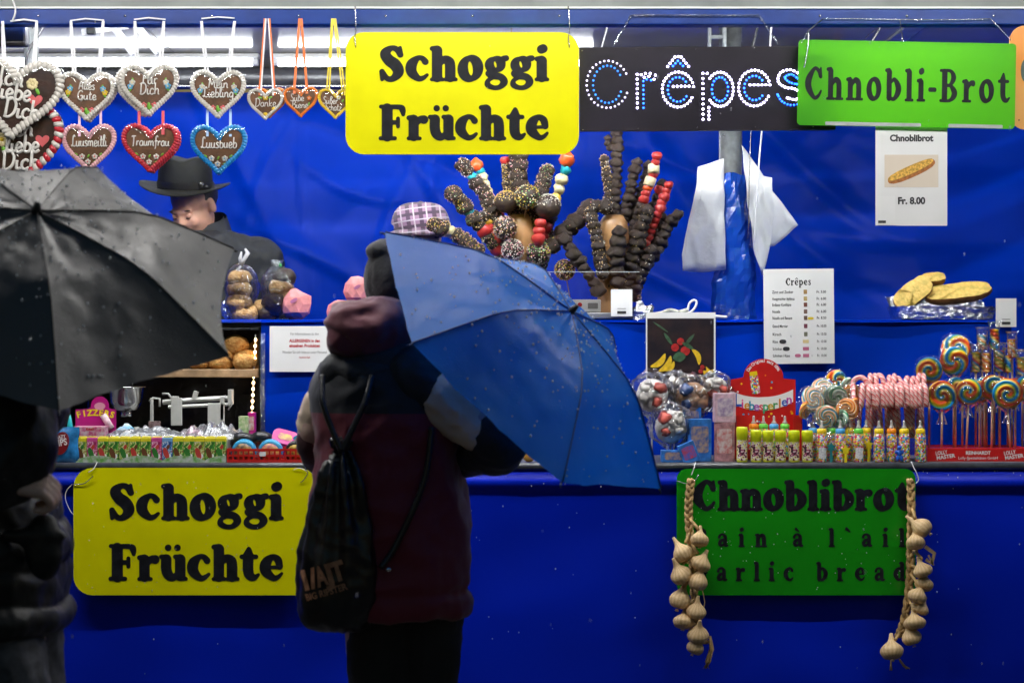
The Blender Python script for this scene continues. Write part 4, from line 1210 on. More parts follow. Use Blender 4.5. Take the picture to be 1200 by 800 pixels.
def swirl(name, cols, arms=2, tw=1.6, hand=1, R0=.045):
    m, nt, b = node_mat(name, .18, .5, .6)
    tc = nt.nodes.new('ShaderNodeTexCoord'); sx = nt.nodes.new('ShaderNodeSeparateXYZ')
    nt.links.new(tc.outputs['Object'], sx.inputs[0])
    nz = nt.nodes.new('ShaderNodeTexNoise'); nz.inputs['Scale'].default_value = 25
    nt.links.new(tc.outputs['Object'], nz.inputs['Vector'])
    ang = math_node(nt, 'ARCTAN2', sx.outputs[2], sx.outputs[0])
    a = math_node(nt, 'MULTIPLY', ang, arms * hand / (2 * PI))
    r2 = math_node(nt, 'ADD', math_node(nt, 'MULTIPLY', sx.outputs[0], sx.outputs[0]), math_node(nt, 'MULTIPLY', sx.outputs[2], sx.outputs[2]))
    r = math_node(nt, 'MULTIPLY', math_node(nt, 'SQRT', r2), tw / R0)
    t = math_node(nt, 'ADD', math_node(nt, 'ADD', a, r), math_node(nt, 'MULTIPLY', nz.outputs[0], .12))
    f = math_node(nt, 'FRACT', math_node(nt, 'ADD', t, 20.0))
    c = ramp(nt, f, [(i / 8, cols[i]) for i in range(8)], 'LINEAR')
    nt.links.new(c, b.inputs['Base Color'])
    bp = nt.nodes.new('ShaderNodeBump'); bp.inputs['Strength'].default_value = .5; bp.inputs['Distance'].default_value = .003
    sn = math_node(nt, 'SINE', math_node(nt, 'MULTIPLY', t, 4 * PI))
    nt.links.new(sn, bp.inputs['Height']); nt.links.new(bp.outputs[0], b.inputs['Normal'])
    return m
SW = [swirl('swirl_rainbow', RAIN, 1, 1.15, 1), swirl('swirl_rainbow_back', RAIN, 1, 1.3, -1), swirl('swirl_wide', RAIN, 2, 1.0, 1), swirl('swirl_pastel', PAST, 2, 1.2, 1, .03), swirl('swirl_orange', ORNG, 2, 1.2, -1, .03), swirl('swirl_green', [(.6, .66, .5), (.1, .45, .2), (.7, .7, .62), (.2, .5, .3), (.7, .68, .6), (.15, .45, .35), (.65, .66, .55), (.1, .4, .2)], 2, 1.0, 1, .03)]
def twist_mat(name, cols, k=26.0, slope=1.0):
    m, nt, b = node_mat(name, .18, .5, .6)
    tc = nt.nodes.new('ShaderNodeTexCoord'); sx = nt.nodes.new('ShaderNodeSeparateXYZ')
    nt.links.new(tc.outputs['Object'], sx.inputs[0])
    ang = math_node(nt, 'ARCTAN2', sx.outputs[1], sx.outputs[0])
    t = math_node(nt, 'ADD', math_node(nt, 'MULTIPLY', sx.outputs[2], k), math_node(nt, 'MULTIPLY', ang, slope / (2 * PI)))
    f = math_node(nt, 'FRACT', math_node(nt, 'ADD', t, 40.0))
    nt.links.new(ramp(nt, f, [(i / len(cols), cols[i]) for i in range(len(cols))], 'LINEAR'), b.inputs['Base Color'])
    return m
TW = [twist_mat('twist_rainbow', RAIN, 13), twist_mat('twist_warm', ORNG, 18), twist_mat('twist_citrus', CITR, 16), twist_mat('twist_pale', PAST, 18)]
m_stick = mat('paper_stick', (.62, .40, .26), .6, var=(40, .2))
m_redtray = mat('red_card', (.55, .012, .012), .35, coat=.3, var=(8, .1))
m_whiteprint = mat('white_print', (.8, .8, .8), .5)

# -- swirl lollipops
disc_cache = {}
def lolly(label, px, py, rpx, y, base_z, m, group, tilt=0, turn=0, lean=0, stick=True, wrap=True, name='swirl_lollipop', cat='lollipop'):
    c = P(px, py, y); r = rpx / S(y)
    base = Vector((c.x + math.tan(R(lean)) * (c.z - base_z), c.y + .004, base_z))
    o = thing(name, label, cat, base, 0, group)
    key = round(r, 4)
    if key not in disc_cache:
        t = .0055
        me = MB().lathe([(r * .2, -t - .0015), (r * .55, -t - .0008), (r * .85, -t), (r * .97, -t * .6), (r, 0), (r * .97, t * .6), (r * .85, t), (r * .2, t)], (0, 0, 0), 28, axis='y').build('candy_disc', m)
        tmp = me; me = tmp.data; bpy.data.objects.remove(tmp)
        mw = MB()
        n = 26
        vs = []
        for (rk, yy) in ((.0, -t - .004), (.6, -t - .0035), (1.02, -t - .001), (1.13, 0)):
            for k in range(n):
                a = 2 * PI * k / n
                j = 1 + .035 * noise.noise(Vector((math.cos(a) * 3, math.sin(a) * 3, r * 90))) * (rk > .9) * 2
                zz = math.sin(a) * r * rk * j
                xx = math.cos(a) * r * rk * j
                if rk > 1.1:
                    q = max(abs(math.cos(a)), abs(math.sin(a))); xx *= (.8 + .22 / q); zz *= (.8 + .22 / q)
                vs.append(Vector((xx, yy + .0015 * noise.noise(Vector((xx * 90, zz * 90, 2))), zz)))
        fs = [(i * n + k, (i + 1) * n + k, (i + 1) * n + (k + 1) % n, i * n + (k + 1) % n) for i in range(3) for k in range(n)]
        mw.add(vs, fs, True)
        # gathered neck of film below the disc
        vs = []
        for (hh, rr) in ((-r * .85, .55), (-r * 1.25, .16), (-r * 1.55, .22), (-r * 1.95, .34)):
            for k in range(14):
                a = 2 * PI * k / 14
                q = rr * r * (1 + .35 * math.sin(k * 2.6))
                vs.append(Vector((math.cos(a) * q, math.sin(a) * q * .45, hh)))
        fs = [(i * 14 + k, i * 14 + (k + 1) % 14, (i + 1) * 14 + (k + 1) % 14, (i + 1) * 14 + k) for i in range(3) for k in range(14)]
        mw.add(vs, fs, True)
        wo = mw.build('clear_wrapper', m_cello); wme = wo.data; bpy.data.objects.remove(wo)
        disc_cache[key] = (me, wme)
    me, wme = disc_cache[key]
    rot = (R(tilt), R(turn * 0), R(turn))
    d = share('candy_disc', me, o, c - base, (R(tilt), random.uniform(0, 6), R(turn)), None, m)
    if wrap: share('clear_wrapper', wme, o, c - base, rot)
    if stick: MB().tube([Vector((0, 0, 0)), c - base + Vector((0, .002, -r * .9))], .0036, 8).build('stick', m_stick, o)
    return o
# display tray of the lollipops
tray_y = .10
tr = thing('lollipop_tray', 'red card tray holding the big swirl lollipops, printed LOLLY MASTER', 'tray', at(1145, tray_y))
s_ = S(tray_y); tw_ = 118 / s_
MB().box((.005, 0, .021), (tw_, .004, .042), bev=.001).build('front_panel', m_redtray, tr)
MB().box((.005, .20, .021), (tw_, .004, .042)).build('back_panel', m_redtray, tr)
MB().box((.005, .10, .036), (tw_ - .004, .19, .004)).build('stick_holder', m_redtray, tr)
for sx in (-1, 1): MB().box((.005 + sx * tw_ / 2, .1, .021), (.004, .2, .042)).build('side_panel', m_redtray, tr)
for (px, t1) in ((1107, 0), (1187, 0)):
    mb = MB(); tf = Matrix.Translation(((px - 1145) / s_, -.0026, .021)) @ Matrix.Rotation(R(-8), 4, 'Y')
    mb.box((0, 0, 0), (.001, .0001, .001))
    sans(mb, 'LOLLY', -.010, .003, .017, 0, 'CENTER', .03, tf, 14 / s_); sans(mb, 'MASTER', .002, -.012, .017, 0, 'CENTER', .03, tf, 22 / s_)
    mb.build('logo_print', m_whiteprint, tr)
mb = MB(); sans(mb, 'REINHARDT', 1 / s_, .022, .016, -.0026, 'CENTER', .03, None, 29 / s_); sans(mb, 'Lolly-Spezialitäten GmbH', 1 / s_, .007, .0125, -.0026, 'CENTER', .005, None, 46 / s_)
mb.build('maker_print', m_whiteprint, tr)
tz = zc + .037
G1 = 'swirl lollipops standing in the red tray'
for a in ((1104, 463, 17.5, .135, 0, 'big rainbow swirl lollipop at the left end of the red tray'), (1135, 459, 15.5, .15, 1, 'rainbow swirl lollipop second from the left in the red tray'),
          (1163, 454, 15, .17, 0, 'rainbow swirl lollipop half hidden, third from the left in the red tray'), (1181, 461, 18, .13, 1, 'big rainbow swirl lollipop fourth from the left in the red tray'),
          (1203, 455, 15, .15, 0, 'rainbow swirl lollipop cut by the right edge above the red tray')):
    lolly(a[5], a[0], a[1], a[2], a[3], tz, SW[a[4]], G1, tilt=random.uniform(-6, 6), turn=random.uniform(-12, 12), lean=random.uniform(-3, 3))
for a in ((1118, 423, 17, .24, 2, 'big bright swirl lollipop raised above the front row'), (1120, 408, 17, .27, 2, 'swirl lollipop topmost, peeking over another one'), (1089, 434, 16, .22, 1, 'tilted swirl lollipop between the candy canes and the raised one')):
    lolly(a[5], a[0], a[1], a[2], a[3], tz, SW[a[4]], 'swirl lollipops raised at the back', tilt=random.uniform(-14, 4), turn=random.uniform(-14, 14))
# bare sticks of lollipops further back
k = 0
for (px, yy) in ((1120, .2), (1128, .24), (1148, .2), (1154, .22), (1172, .22), (1190, .2)):
    lolly('%s swirl lollipop from the left in the hidden back row of the red tray' % ORD[k], px, 456 + random.uniform(-3, 3), 13, yy, tz, SW[k % 2], 'lollipops in the hidden back row', turn=random.uniform(-20, 20)); k += 1
# twisted lollipop sticks
def twist(label, px, py0, py1, wpx, y, m):
    a, b_ = P(px, py0, y), P(px, py1, y); s2 = S(y); r = wpx / s2 / 2
    base = Vector((b_.x, y, tz))
    o = thing('twist_lollipop', label, 'lollipop', base, 0, 'twisted lollipop sticks behind the swirl lollipops')
    h = a.z - b_.z; n = 30
    prof = [(r * (.82 + .18 * abs(math.sin(k / n * PI * 6))) * (1 if 1 < k < n else .4), h * k / n) for k in range(n + 1)]
    c = MB().lathe(prof, (0, 0, 0), 14).build('twisted_candy', m, o, loc=(0, 0, b_.z - tz))
    c.rotation_euler = (0, R(random.uniform(-3, 3)), random.uniform(0, 6))
    def f(u, v):
        t = 2 * PI * u; q = r * (1.2 + .12 * noise.noise(Vector((math.cos(t) * 2, math.sin(t) * 2, v * 5 + px))))
        if v > .93: q *= 1.35
        return Vector((math.cos(t) * q, math.sin(t) * q * (.8 if v < .93 else .12), b_.z - tz - .01 + (h + .035) * v))
    MB().grid(f, 14, 12).build('clear_wrapper', m_cello, o)
    MB().tube([(0, 0, 0), (0, 0, b_.z - tz)], .0036, 8).build('stick', m_stick, o)
for a in ((1143.5, 412, 437, 11, .25, 2, 'yellow and orange twisted lollipop beside the raised swirl lollipops'), (1156, 413, 437, 11, .24, 1, 'orange twisted lollipop, second in the front row of twists'), (1171, 410, 437, 12, .25, 2, 'rainbow twisted lollipop, third in the front row of twists'),
          (1181, 416, 437, 9, .26, 0, 'thin striped twisted lollipop between two wider ones'), (1151, 392, 410, 11, .30, 3, 'pale green and pink twisted lollipop in the back row'), (1165, 385, 410, 11, .31, 0, 'tallest rainbow twisted lollipop below the white card'),
          (1186, 397, 420, 10, .29, 1, 'red and yellow twisted lollipop at the back near the side wall'), (1198, 418, 440, 13, .25, 2, 'green and yellow twisted lollipop cut by the right edge')):
    twist(a[6], a[0], a[1], a[2], a[3], a[4], TW[a[5]])

# -- candy canes
m_cane, nt, bq = node_mat('candy_cane_stripes', .22, .5, .5)
tc = nt.nodes.new('ShaderNodeTexCoord'); sx = nt.nodes.new('ShaderNodeSeparateXYZ'); nt.links.new(tc.outputs['Object'], sx.inputs[0])
t = math_node(nt, 'ADD', math_node(nt, 'MULTIPLY', sx.outputs[2], 55.0), math_node(nt, 'MULTIPLY', sx.outputs[0], 62.0))
t = math_node(nt, 'ADD', t, math_node(nt, 'MULTIPLY', sx.outputs[1], 20.0))
nt.links.new(ramp(nt, math_node(nt, 'FRACT', math_node(nt, 'ADD', t, 30.0)), [(0, (.82, .34, .32)), (.28, (.68, .06, .07)), (.4, (.86, .55, .52)), (.72, (.86, .62, .58)), (.8, (.72, .10, .10)), (.9, (.84, .52, .50))], 'LINEAR'), bq.inputs['Base Color'])
path = [(0, .045, -.165), (0, .045, -.02)] + [(0, .0225 + .0225 * math.cos(a * PI / 8), -.0225 + .0225 * math.sin(a * PI / 8) + .0025) for a in range(0, 9)] + [(0, 0, -.05), (0, .001, -.068)]
cane_me = None
def cane(px, py_top, y, label, group, rz=0, ry=0, zmin=None):
    global cane_me
    c = P(px, py_top, y)
    if cane_me is None:
        co = MB().tube(path, .0088, 10).build('candy_cane', m_cane); cane_me = co.data; bpy.data.objects.remove(co)
    o = share('candy_cane', cane_me, None, c - Vector((0, 0, .011)), (0, R(ry), R(rz)))
    tag(o, label, 'candy cane', group)
tub = thing('candy_cane_tub', 'clear plastic tub packed with red and white candy canes', 'tub', at(1052, .19))
MB().prism(rrect(.20, .16, .01), -.055, -.053).build('front_wall', m_acryl, tub, loc=(0, 0, .08))
MB().prism(rrect(.20, .16, .01), .075, .077).build('back_wall', m_acryl, tub, loc=(0, 0, .08))
MB().box((0, .01, .003), (.20, .13, .006)).build('base', mat('pale_plastic', (.6, .5, .45), .3), tub)
for k in range(14):
    cane(1012 + k * 5.6 + random.uniform(-.8, .8), 449 + random.uniform(-1.5, 1.5), .115, '%s candy cane from the left in the lower front row of the tub' % ORD[k], 'candy canes in the lower front row', random.uniform(-14, 14), random.uniform(-5, 5))
for k in range(10):
    cane(1020 + k * 7.0 + random.uniform(-1, 1), 438 + random.uniform(-2, 2), .17, '%s candy cane from the left in the upper back row of the tub' % ORD[k], 'candy canes in the upper back row', random.uniform(-25, 25), random.uniform(-5, 5))
# sideways cane with its crook showing
cane(1016, 439, .15, 'candy cane turned sideways showing its crook at the left end', None, 80, 0)

# -- pile of wrapped lollipops left of the canes
G2 = 'wrapped lollipops in the loose pile'
pile = [(953, 468, 16, .14, 3, 'pastel swirl lollipop leaning at the left end of the pile'), (968, 488, 14, .12, 3, 'lower striped lollipop hidden in the front of the pile'), (963, 455, 13, .2, 3, 'flat pale lollipop behind the left of the pile'),
        (980, 446, 13, .22, 2, 'rainbow lollipop topmost in the loose pile'), (968, 453, 9, .21, 0, 'small rainbow lollipop near the top of the pile'), (979, 466, 15, .16, 5, 'grey green wrapped lollipop in the middle of the pile'), (992, 451, 10, .22, 5, 'small green and white swirl lollipop behind the pile'),
        (998, 461, 12, .18, 4, 'orange striped lollipop at the right of the pile'), (993, 480, 14, .13, 4, 'orange swirl lollipop lying in front of the pile'), (985, 490, 11, .12, 5, 'pale blue and green lollipop low in the pile'), (1003, 474, 9, .15, 4, 'small orange lollipop beside the candy canes'), (944, 480, 11, .13, 4, 'brown and orange lollipop beside the red display box')]
for a in pile:
    lolly(a[5], a[0], a[1], a[2], a[3], zc + .004, SW[a[4]], G2, tilt=random.uniform(-35, 10), turn=random.uniform(-35, 35), stick=a[3] > .15)

# -- little bottles of sugar pearls
m_pearl, nt, bq = node_mat('sugar_pearls', .25, .5, .5)
tc = nt.nodes.new('ShaderNodeTexCoord'); vo = nt.nodes.new('ShaderNodeTexVoronoi'); vo.inputs['Scale'].default_value = 190
nt.links.new(tc.outputs['Object'], vo.inputs['Vector'])
sc_ = nt.nodes.new('ShaderNodeSeparateColor'); nt.links.new(vo.outputs['Color'], sc_.inputs[0])
nt.links.new(ramp(nt, sc_.outputs[0], [(0, (.75, .55, .03)), (.2, (.7, .05, .12)), (.36, (.8, .75, .7)), (.52, (.15, .45, .08)), (.66, (.05, .3, .6)), (.8, (.8, .28, .03)), (.9, (.75, .3, .45))]), bq.inputs['Base Color'])
bp = nt.nodes.new('ShaderNodeBump'); bp.inputs['Strength'].default_value = 1.0; bp.inputs['Distance'].default_value = .004; bp.invert = True
nt.links.new(vo.outputs['Distance'], bp.inputs['Height']); nt.links.new(bp.outputs[0], bq.inputs['Normal'])
CAP = {'yellow': mat('cap_yellow', (.80, .56, .01), .35), 'blue': mat('cap_blue', (.06, .32, .62), .35), 'green': mat('cap_green', (.12, .52, .05), .35), 'orange': mat('cap_orange', (.82, .25, .01), .35)}
m_teat = mat('clear_teat', (.75, .73, .68), .2, trans=.55)
m_label = mat('paper_label', (.66, .66, .68), .5, var=(300, .25))
bme = {}
def bottle(label, px, y, cap, h=.083, lab=False, r=.0178):
    o = thing('pearl_bottle', label, 'candy bottle', at(px, y), 0, 'little bottles of sugar pearls')
    if 'b' not in bme:
        b0 = MB().lathe([(r * .9, 0), (r, .003), (r, .028), (r * .95, .033), (r, .038), (r, h), (r * .82, h + .008)], (0, 0, 0), 18).build('bottle', m_pearl); bme['b'] = b0.data; bpy.data.objects.remove(b0)
        b0 = MB().lathe([(r * .78, h + .006), (r * .86, h + .009), (r * .86, h + .021), (r * .6, h + .024)], (0, 0, 0), 18).build('cap', CAP['yellow']); bme['c'] = b0.data; bpy.data.objects.remove(b0)
        b0 = MB().lathe([(r * .55, h + .023), (r * .42, h + .030), (r * .22, h + .034), (r * .26, h + .043), (r * .16, h + .05)], (0, 0, 0), 12).build('teat', m_teat); bme['t'] = b0.data; bpy.data.objects.remove(b0)
    o.rotation_euler = (0, R(random.uniform(-2, 2)), random.uniform(0, 6))
    share('bottle', bme['b'], o); share('cap', bme['c'], o, material=CAP[cap]); share('teat', bme['t'], o)
    if lab:
        o.rotation_euler = (0, 0, 0)
        def f(u, v):
            a = R(-130 + 80 * u); return Vector((math.cos(a) * (r + .0008), math.sin(a) * (r + .0008), .012 + .034 * v))
        MB().grid(f, 10, 1).build('paper_label', m_label, o)
for a in ((963, .07, 'yellow', True, 'yellow capped pearl bottle with a white label beside the lime tubes'), (984.5, .07, 'blue', False, 'blue capped pearl bottle in the front row'), (1006, .07, 'green', True, 'green capped pearl bottle with a white label in the front row'),
          (1030, .07, 'yellow', False, 'yellow capped pearl bottle between the green and the orange capped ones'), (1044.5, .085, 'orange', False, 'orange capped pearl bottle'), (1060, .07, 'yellow', False, 'yellow capped pearl bottle beside the orange capped one'), (1079, .07, 'yellow', False, 'yellow capped pearl bottle at the end beside the red tray')):
    bottle(a[4], a[0], a[1], a[2], lab=a[3])
for a in ((952, .115, 'blue', 'blue capped pearl bottle in the second row by the lime tubes'), (973.5, .115, 'green', 'green capped pearl bottle in the second row'), (995, .12, 'yellow', 'yellow capped pearl bottle in the second row left of the label'), (1015, .12, 'yellow', 'yellow capped pearl bottle in the second row right of the label')):
    bottle(a[3], a[0], a[1], a[2])
# small clip toys between the bottles
m_tb = mat('toy_blue', (.01, .10, .55), .3); m_ty = mat('toy_yellow', (.8, .65, .02), .3); m_tg = mat('toy_green', (.05, .5, .1), .3)
mb = MB(); q = .009
mb.ball((0, 0, .03), (q, q * .8, q * 1.2), 9, 6); mb.ball((0, -.002, .047), (q * .85, q * .7, q * .8), 9, 6)
for sx in (-1, 1): mb.ball((sx * .010, 0, .033), (.005, .005, .007), 7, 5); mb.ball((sx * .006, 0, .013), (.006, .007, .010), 7, 5)
o = mb.build('clip_toy', m_tb); o.location = at(1054, .048); tag(o, 'small blue plastic clip toy between two pearl bottles', 'toy')
def star(label, px, y, m, z=.04):
    mb = MB(); pts = []
    for k in range(10):
        a = PI / 2 + k * PI / 5; rr = .016 if k % 2 == 0 else .008; pts.append((math.cos(a) * rr, math.sin(a) * rr))
    mb.prism(pts, -.004, .004); mb.box((0, .0, -z / 2 - .004), (.008, .004, z))
    o = mb.build('clip_toy', m); o.location = at(px, y); o.location.z += z + .004; tag(o, label, 'toy')
star('small yellow star shaped clip toy among the pearl bottles', 991, .05, m_ty, .036)
star('small yellow clip toy behind the green capped bottle', 1018, .09, m_ty, .05)
star('small dark green clip toy beside the labelled bottle', 974, .05, mat('toy_teal', (.02, .2, .22), .3), .045)

# -- lime tubes
m_lime = mat('lime_plastic', (.62, .68, .01), .3, coat=.3)
m_limelab, nt, bq = node_mat('lime_tube_print', .35, .5, .3)
tc = nt.nodes.new('ShaderNodeTexCoord'); nz = nt.nodes.new('ShaderNodeTexNoise'); nz.inputs['Scale'].default_value = 95; nz.inputs['Detail'].default_value = 1
nt.links.new(tc.outputs['Object'], nz.inputs['Vector'])
nt.links.new(ramp(nt, nz.outputs[0], [(0, (.02, .015, .02)), (.40, (.35, .05, .12)), (.47, (.7, .68, .66)), (.55, (.62, .62, .02)), (.62, (.7, .5, .35)), (.68, (.08, .05, .1))]), bq.inputs['Base Color'])
LT = {}
def limetube(label, px, y, h):
    r = .0185; k = ('t', h)
    o = thing('lime_tube', label, 'candy tube', at(px, y), 0, 'lime yellow candy tubes')
    MB().lathe([(r * .92, 0), (r * .95, .004), (r * .95, h * .72), (r, h * .73), (r, h * .95), (r * .9, h), (r * .4, h + .001)], (0, 0, 0), 20).build('tube_body', m_lime, o)
    def f(u, v):
        a = R(-160 + 130 * u); q = r * .95 + .0006; return Vector((math.cos(a) * q, math.sin(a) * q, .006 + h * .58 * v))
    MB().grid(f, 12, 1).build('printed_label', m_limelab, o)
for (px, h, lab) in ((869.5, .112, 'tallest lime yellow candy tube at the left end of its row'), (886, .102, 'second lime yellow candy tube from the left'), (900, .101, 'third lime yellow candy tube from the left'), (914.5, .101, 'fourth lime yellow candy tube from the left'), (930.5, .101, 'fifth lime yellow candy tube from the left'), (946, .101, 'lime yellow candy tube beside the labelled pearl bottle')):
    limetube(lab, px, .065, h)

# -- red display box
dy = .17; s_ = S(dy)
db = thing('red_display_box', 'red cardboard display box with an arched back card reading Liebesperlen', 'display box', at(896, dy))
def D_(px, py): return ((px - 896) / s_, (P(0, py, dy).z - zc))
out = [D_(857.5, 541), D_(934, 541), D_(934, 445)]
c0 = D_(896, 443); rr = 22.5 / s_
out += [(c0[0] + 23.5 / s_ * math.cos(R(a)), c0[1] + rr * math.sin(R(a))) for a in range(-2, 184, 12)] + [D_(857.5, 445)]
MB().prism(out, .03, .033).build('back_card', m_redtray, db)
for sx, (a, b_) in ((0, (862, 871)), (1, (928, 938))):
    x0, x1 = D_(a, 0)[0], D_(b_, 0)[0]; z1 = D_(0, 486)[1]
    MB().prism([(x0, .0), (x1, .0), (x1, z1), (x0, z1)], -.03, -.027).build('side_cheek', m_redtray, db)
    MB().box(((x0 if sx == 0 else x1), .0, z1 / 2), (.002, .06, z1)).build('side_wall', m_redtray, db)
MB().box((0, -.0, .02), (.205, .055, .03)).build('inner_tray', m_redtray, db)
# banner
ban = []
for k in range(13):
    t = k / 12; ban.append((D_(861 + 70 * t, 0)[0], D_(0, 474 + 9 * (1 - (2 * t - 1) ** 2) * 1.0 - 3 * t)[1]))
top = [(x, z + (16 - 3 * abs(.5 - k / 12)) / s_) for k, (x, z) in enumerate(ban)]
MB().prism(ban + top[::-1], .0285, .0294).build('white_banner', m_whiteprint, db)
cols = [(.02, .08, .45), (.75, .05, .3), (.7, .3, .02), (.02, .3, .5), (.4, .1, .5), (.7, .06, .1), (.05, .4, .2), (.6, .4, .02), (.05, .3, .1), (.7, .2, .02), (.03, .1, .5), (.5, .05, .4)]
mb = MB(); cm = [mat('banner_letter_%d' % i, c, .5) for i, c in enumerate(cols)]
for k, ch in enumerate('Liebesperlen'):
    mb.cur = k
    t = (k + .5) / 12; x = D_(863 + 66 * t, 0)[0]; z = D_(0, 475 + 8 * (1 - (2 * t - 1) ** 2) - 3 * t)[1]
    sans(mb, ch, x, z, (21 if k == 0 else 15) / s_, .0276, 'CENTER', .02)
mb.build('banner_print', cm, db)
mb = MB()
for k, ch in enumerate('Das Original seit 1896'):
    a = R(152 - k * 5.9); tf = Matrix.Translation((c0[0] + 18.5 / s_ * math.cos(a), .0286, c0[1] + 18.5 / s_ * math.sin(a))) @ Matrix.Rotation(-(a - PI / 2), 4, 'Y')
    sans(mb, ch, 0, 0, 5 / s_, 0, 'CENTER', .03, tf)
mb.build('arch_print', m_whiteprint, db)
# printed bottle and candy dots on the card
MB().prism(rrect(10 / s_, 24 / s_, .006), .0286, .0294, Matrix.Rotation(R(-8), 4, 'Y')).build('bottle_print', m_pearl, db, loc=(D_(886, 0)[0], 0, D_(0, 450)[1]))
MB().prism(rrect(9 / s_, 5 / s_, .002), .0278, .0285, Matrix.Rotation(R(-8), 4, 'Y')).build('bottle_cap_print', CAP['yellow'], db, loc=(D_(884.2, 0)[0], 0, D_(0, 438)[1]))
mb = MB(); dm = [CAP['yellow'], m_whiteprint, CAP['blue'], CAP['orange']]
for k in range(46):
    px, py = random.uniform(861, 931), random.uniform(430, 498)
    if py < 446 and abs(px - 896) > 17: continue
    if 463 < py < 482 or (878 < px < 893 and py < 464): continue
    mb.cur = k % 4; x, z = D_(px, py); r_ = random.uniform(.9, 1.5) / s_
    mb.prism([(x + math.cos(j * PI / 4) * r_, z + math.sin(j * PI / 4) * r_) for j in range(8)], .0288, .0294)
stuff(mb.build('candy_dot_print', dm, db))
# bottles standing in the display box
for (px, cap, lab) in ((883, 'orange', 'orange capped bottle standing in the red display box'), (895, 'green', 'first green capped bottle standing in the red display box'), (907, 'blue', 'blue capped bottle standing in the red display box'), (919, 'green', 'second green capped bottle standing in the red display box')):
    o_ = None
    bottle(lab, px, .155, cap)
    ob = [x for x in bpy.data.objects if x.get('label') == lab][0]; ob.location.z = zc + .012
star('light blue clip toy in the red display box', 882, .13, mat('toy_lblue', (.05, .4, .7), .3), .05)
star('bright green clip toy in the red display box', 912, .13, m_tg, .052)
star('blue clip toy in the red display box beside the green one', 898, .13, m_tb, .045)

# -- wrapped ball lollipops and boxes left of the display box (plain shapes, no figures)
m_wball = mat('white_candy', (.80, .76, .72), .45, var=(40, .2))
m_rball = mat('red_candy', (.62, .12, .09), .35, var=(30, .3), coat=.4)
m_bball = mat('brown_candy', (.36, .20, .11), .35, var=(30, .4), coat=.4)
m_nball = mat('navy_candy', (.02, .05, .16), .3, coat=.4)
def ball_lolly(label, px, py, rpx, y, top, bot, tilt=0, lean=0):
    c = P(px, py, y); r = rpx / S(y); base = Vector((c.x, y, zc + .003))
    o = thing('ball_lollipop', label, 'lollipop', base, 0, 'ball lollipops in crinkled clear film')
    cc = c - base
    MB().ball(cc + Vector((0, 0, -r * .1)), (r * .80, r * .62, r * .82), 18, 12, jit=.1, seed=px).build('candy_head', bot, o)
    rot = Euler((0, R(tilt), 0))
    for k in range(4):
        a = tilt * .02 + k * 1.7 + px; MB().ball(cc + Vector((math.cos(a) * r * .42, -r * .30, math.sin(a) * r * .42)), (r * random.uniform(.3, .42), r * .4, r * random.uniform(.26, .4)), 12, 8, rot, jit=.3, seed=k).build('candy_patch', top if k % 3 else bot, o)
    mw = MB()
    def f(u, v):
        t = 2 * PI * u; ph = -PI / 2 + PI * v
        n_ = noise.noise(Vector((math.cos(t) * 2.2 * math.cos(ph), math.sin(t) * 2.2, math.sin(ph) * 2.5 + px)))
        q = 1.08 + .26 * n_ + .10 * noise.noise(Vector((u * 19, v * 13, px)))
        x, yy, z = math.cos(ph) * math.cos(t) * r * q, math.cos(ph) * math.sin(t) * r * q * .66, math.sin(ph) * r * q
        return cc + Vector((x, yy, z))
    mw.grid(f, 26, 18, False)
    vs = []
    for (hh, rr2) in ((-r * 1.0, .35), (-r * 1.25, .14), (-r * 1.6, .3)):
        for k in range(12):
            a = 2 * PI * k / 12; q = rr2 * r * (1 + .3 * math.sin(k * 2.4)); vs.append(cc + Vector((math.cos(a) * q, math.sin(a) * q * .5, hh)))
    mw.add(vs, [(i * 12 + k, i * 12 + (k + 1) % 12, (i + 1) * 12 + (k + 1) % 12, (i + 1) * 12 + k) for i in range(2) for k in range(12)], True)
    mw.build('clear_wrapper', m_cello2, o)
    MB().tube([(0, .002, 0), cc + Vector((0, .004, -r * .7))], .003, 8).build('stick', m_white, o)
ball_lolly('red and white ball lollipop topmost beside the blue umbrella', 764, 461, 24, .16, m_rball, m_wball, -12)
ball_lolly('red and white ball lollipop in front, below the topmost one', 786, 497, 24, .11, m_rball, m_wball, 4)
ball_lolly('brown ball lollipop with navy cap in front of the fruit picture', 811, 465, 24, .17, m_nball, m_bball, 8)
ball_lolly('pale ball lollipop with black specks behind the brown one', 790, 457, 20, .22, m_wball, mat('speckled_candy', (.6, .58, .56), .35, var=(30, .9, (.05, .05, .06))), 0)
ball_lolly('red ball lollipop half hidden behind the pink boxes', 838, 454, 18, .20, m_rball, m_wball, 10)
ball_lolly('pale wrapped ball lollipop behind the pink boxes', 851, 462, 14, .22, m_wball, m_rball, 0)
def carton(name, label, px, wpx, hpx, y, m_body, m_win, group=None, z=None, rz=0, lean=0, dep=.04, cat='box'):
    s2 = S(y); w, h = wpx / s2, hpx / s2
    o = thing(name, label, cat, at(px, y, z), R(rz), group); o.rotation_euler = (R(lean), 0, R(rz))
    MB().box((0, dep / 2, h / 2), (w, dep, h), bev=.0015).build('box_body', m_body, o)
    if m_win: MB().prism(rrect(w * .74, h * .62, w * .1), -.0012, -.0002).build('printed_panel', m_win, o, loc=(0, 0, h * .52))
    return o
m_bluebox = mat('blue_card', (.03, .16, .5), .35, var=(40, .4)); m_pinkbox = mat('pink_clear_card', (.62, .42, .5), .3, var=(50, .25))
m_mixp = mat('mixed_print', (.45, .3, .2), .4, var=(70, .8, (.05, .1, .3))); m_redp = mat('red_pale_print', (.5, .12, .12), .4, var=(60, .7, (.6, .55, .55)))
carton('candy_box', 'blue candy box standing in front of the ball lollipops', 820, 28, 50, .08, m_bluebox, m_mixp, rz=6)
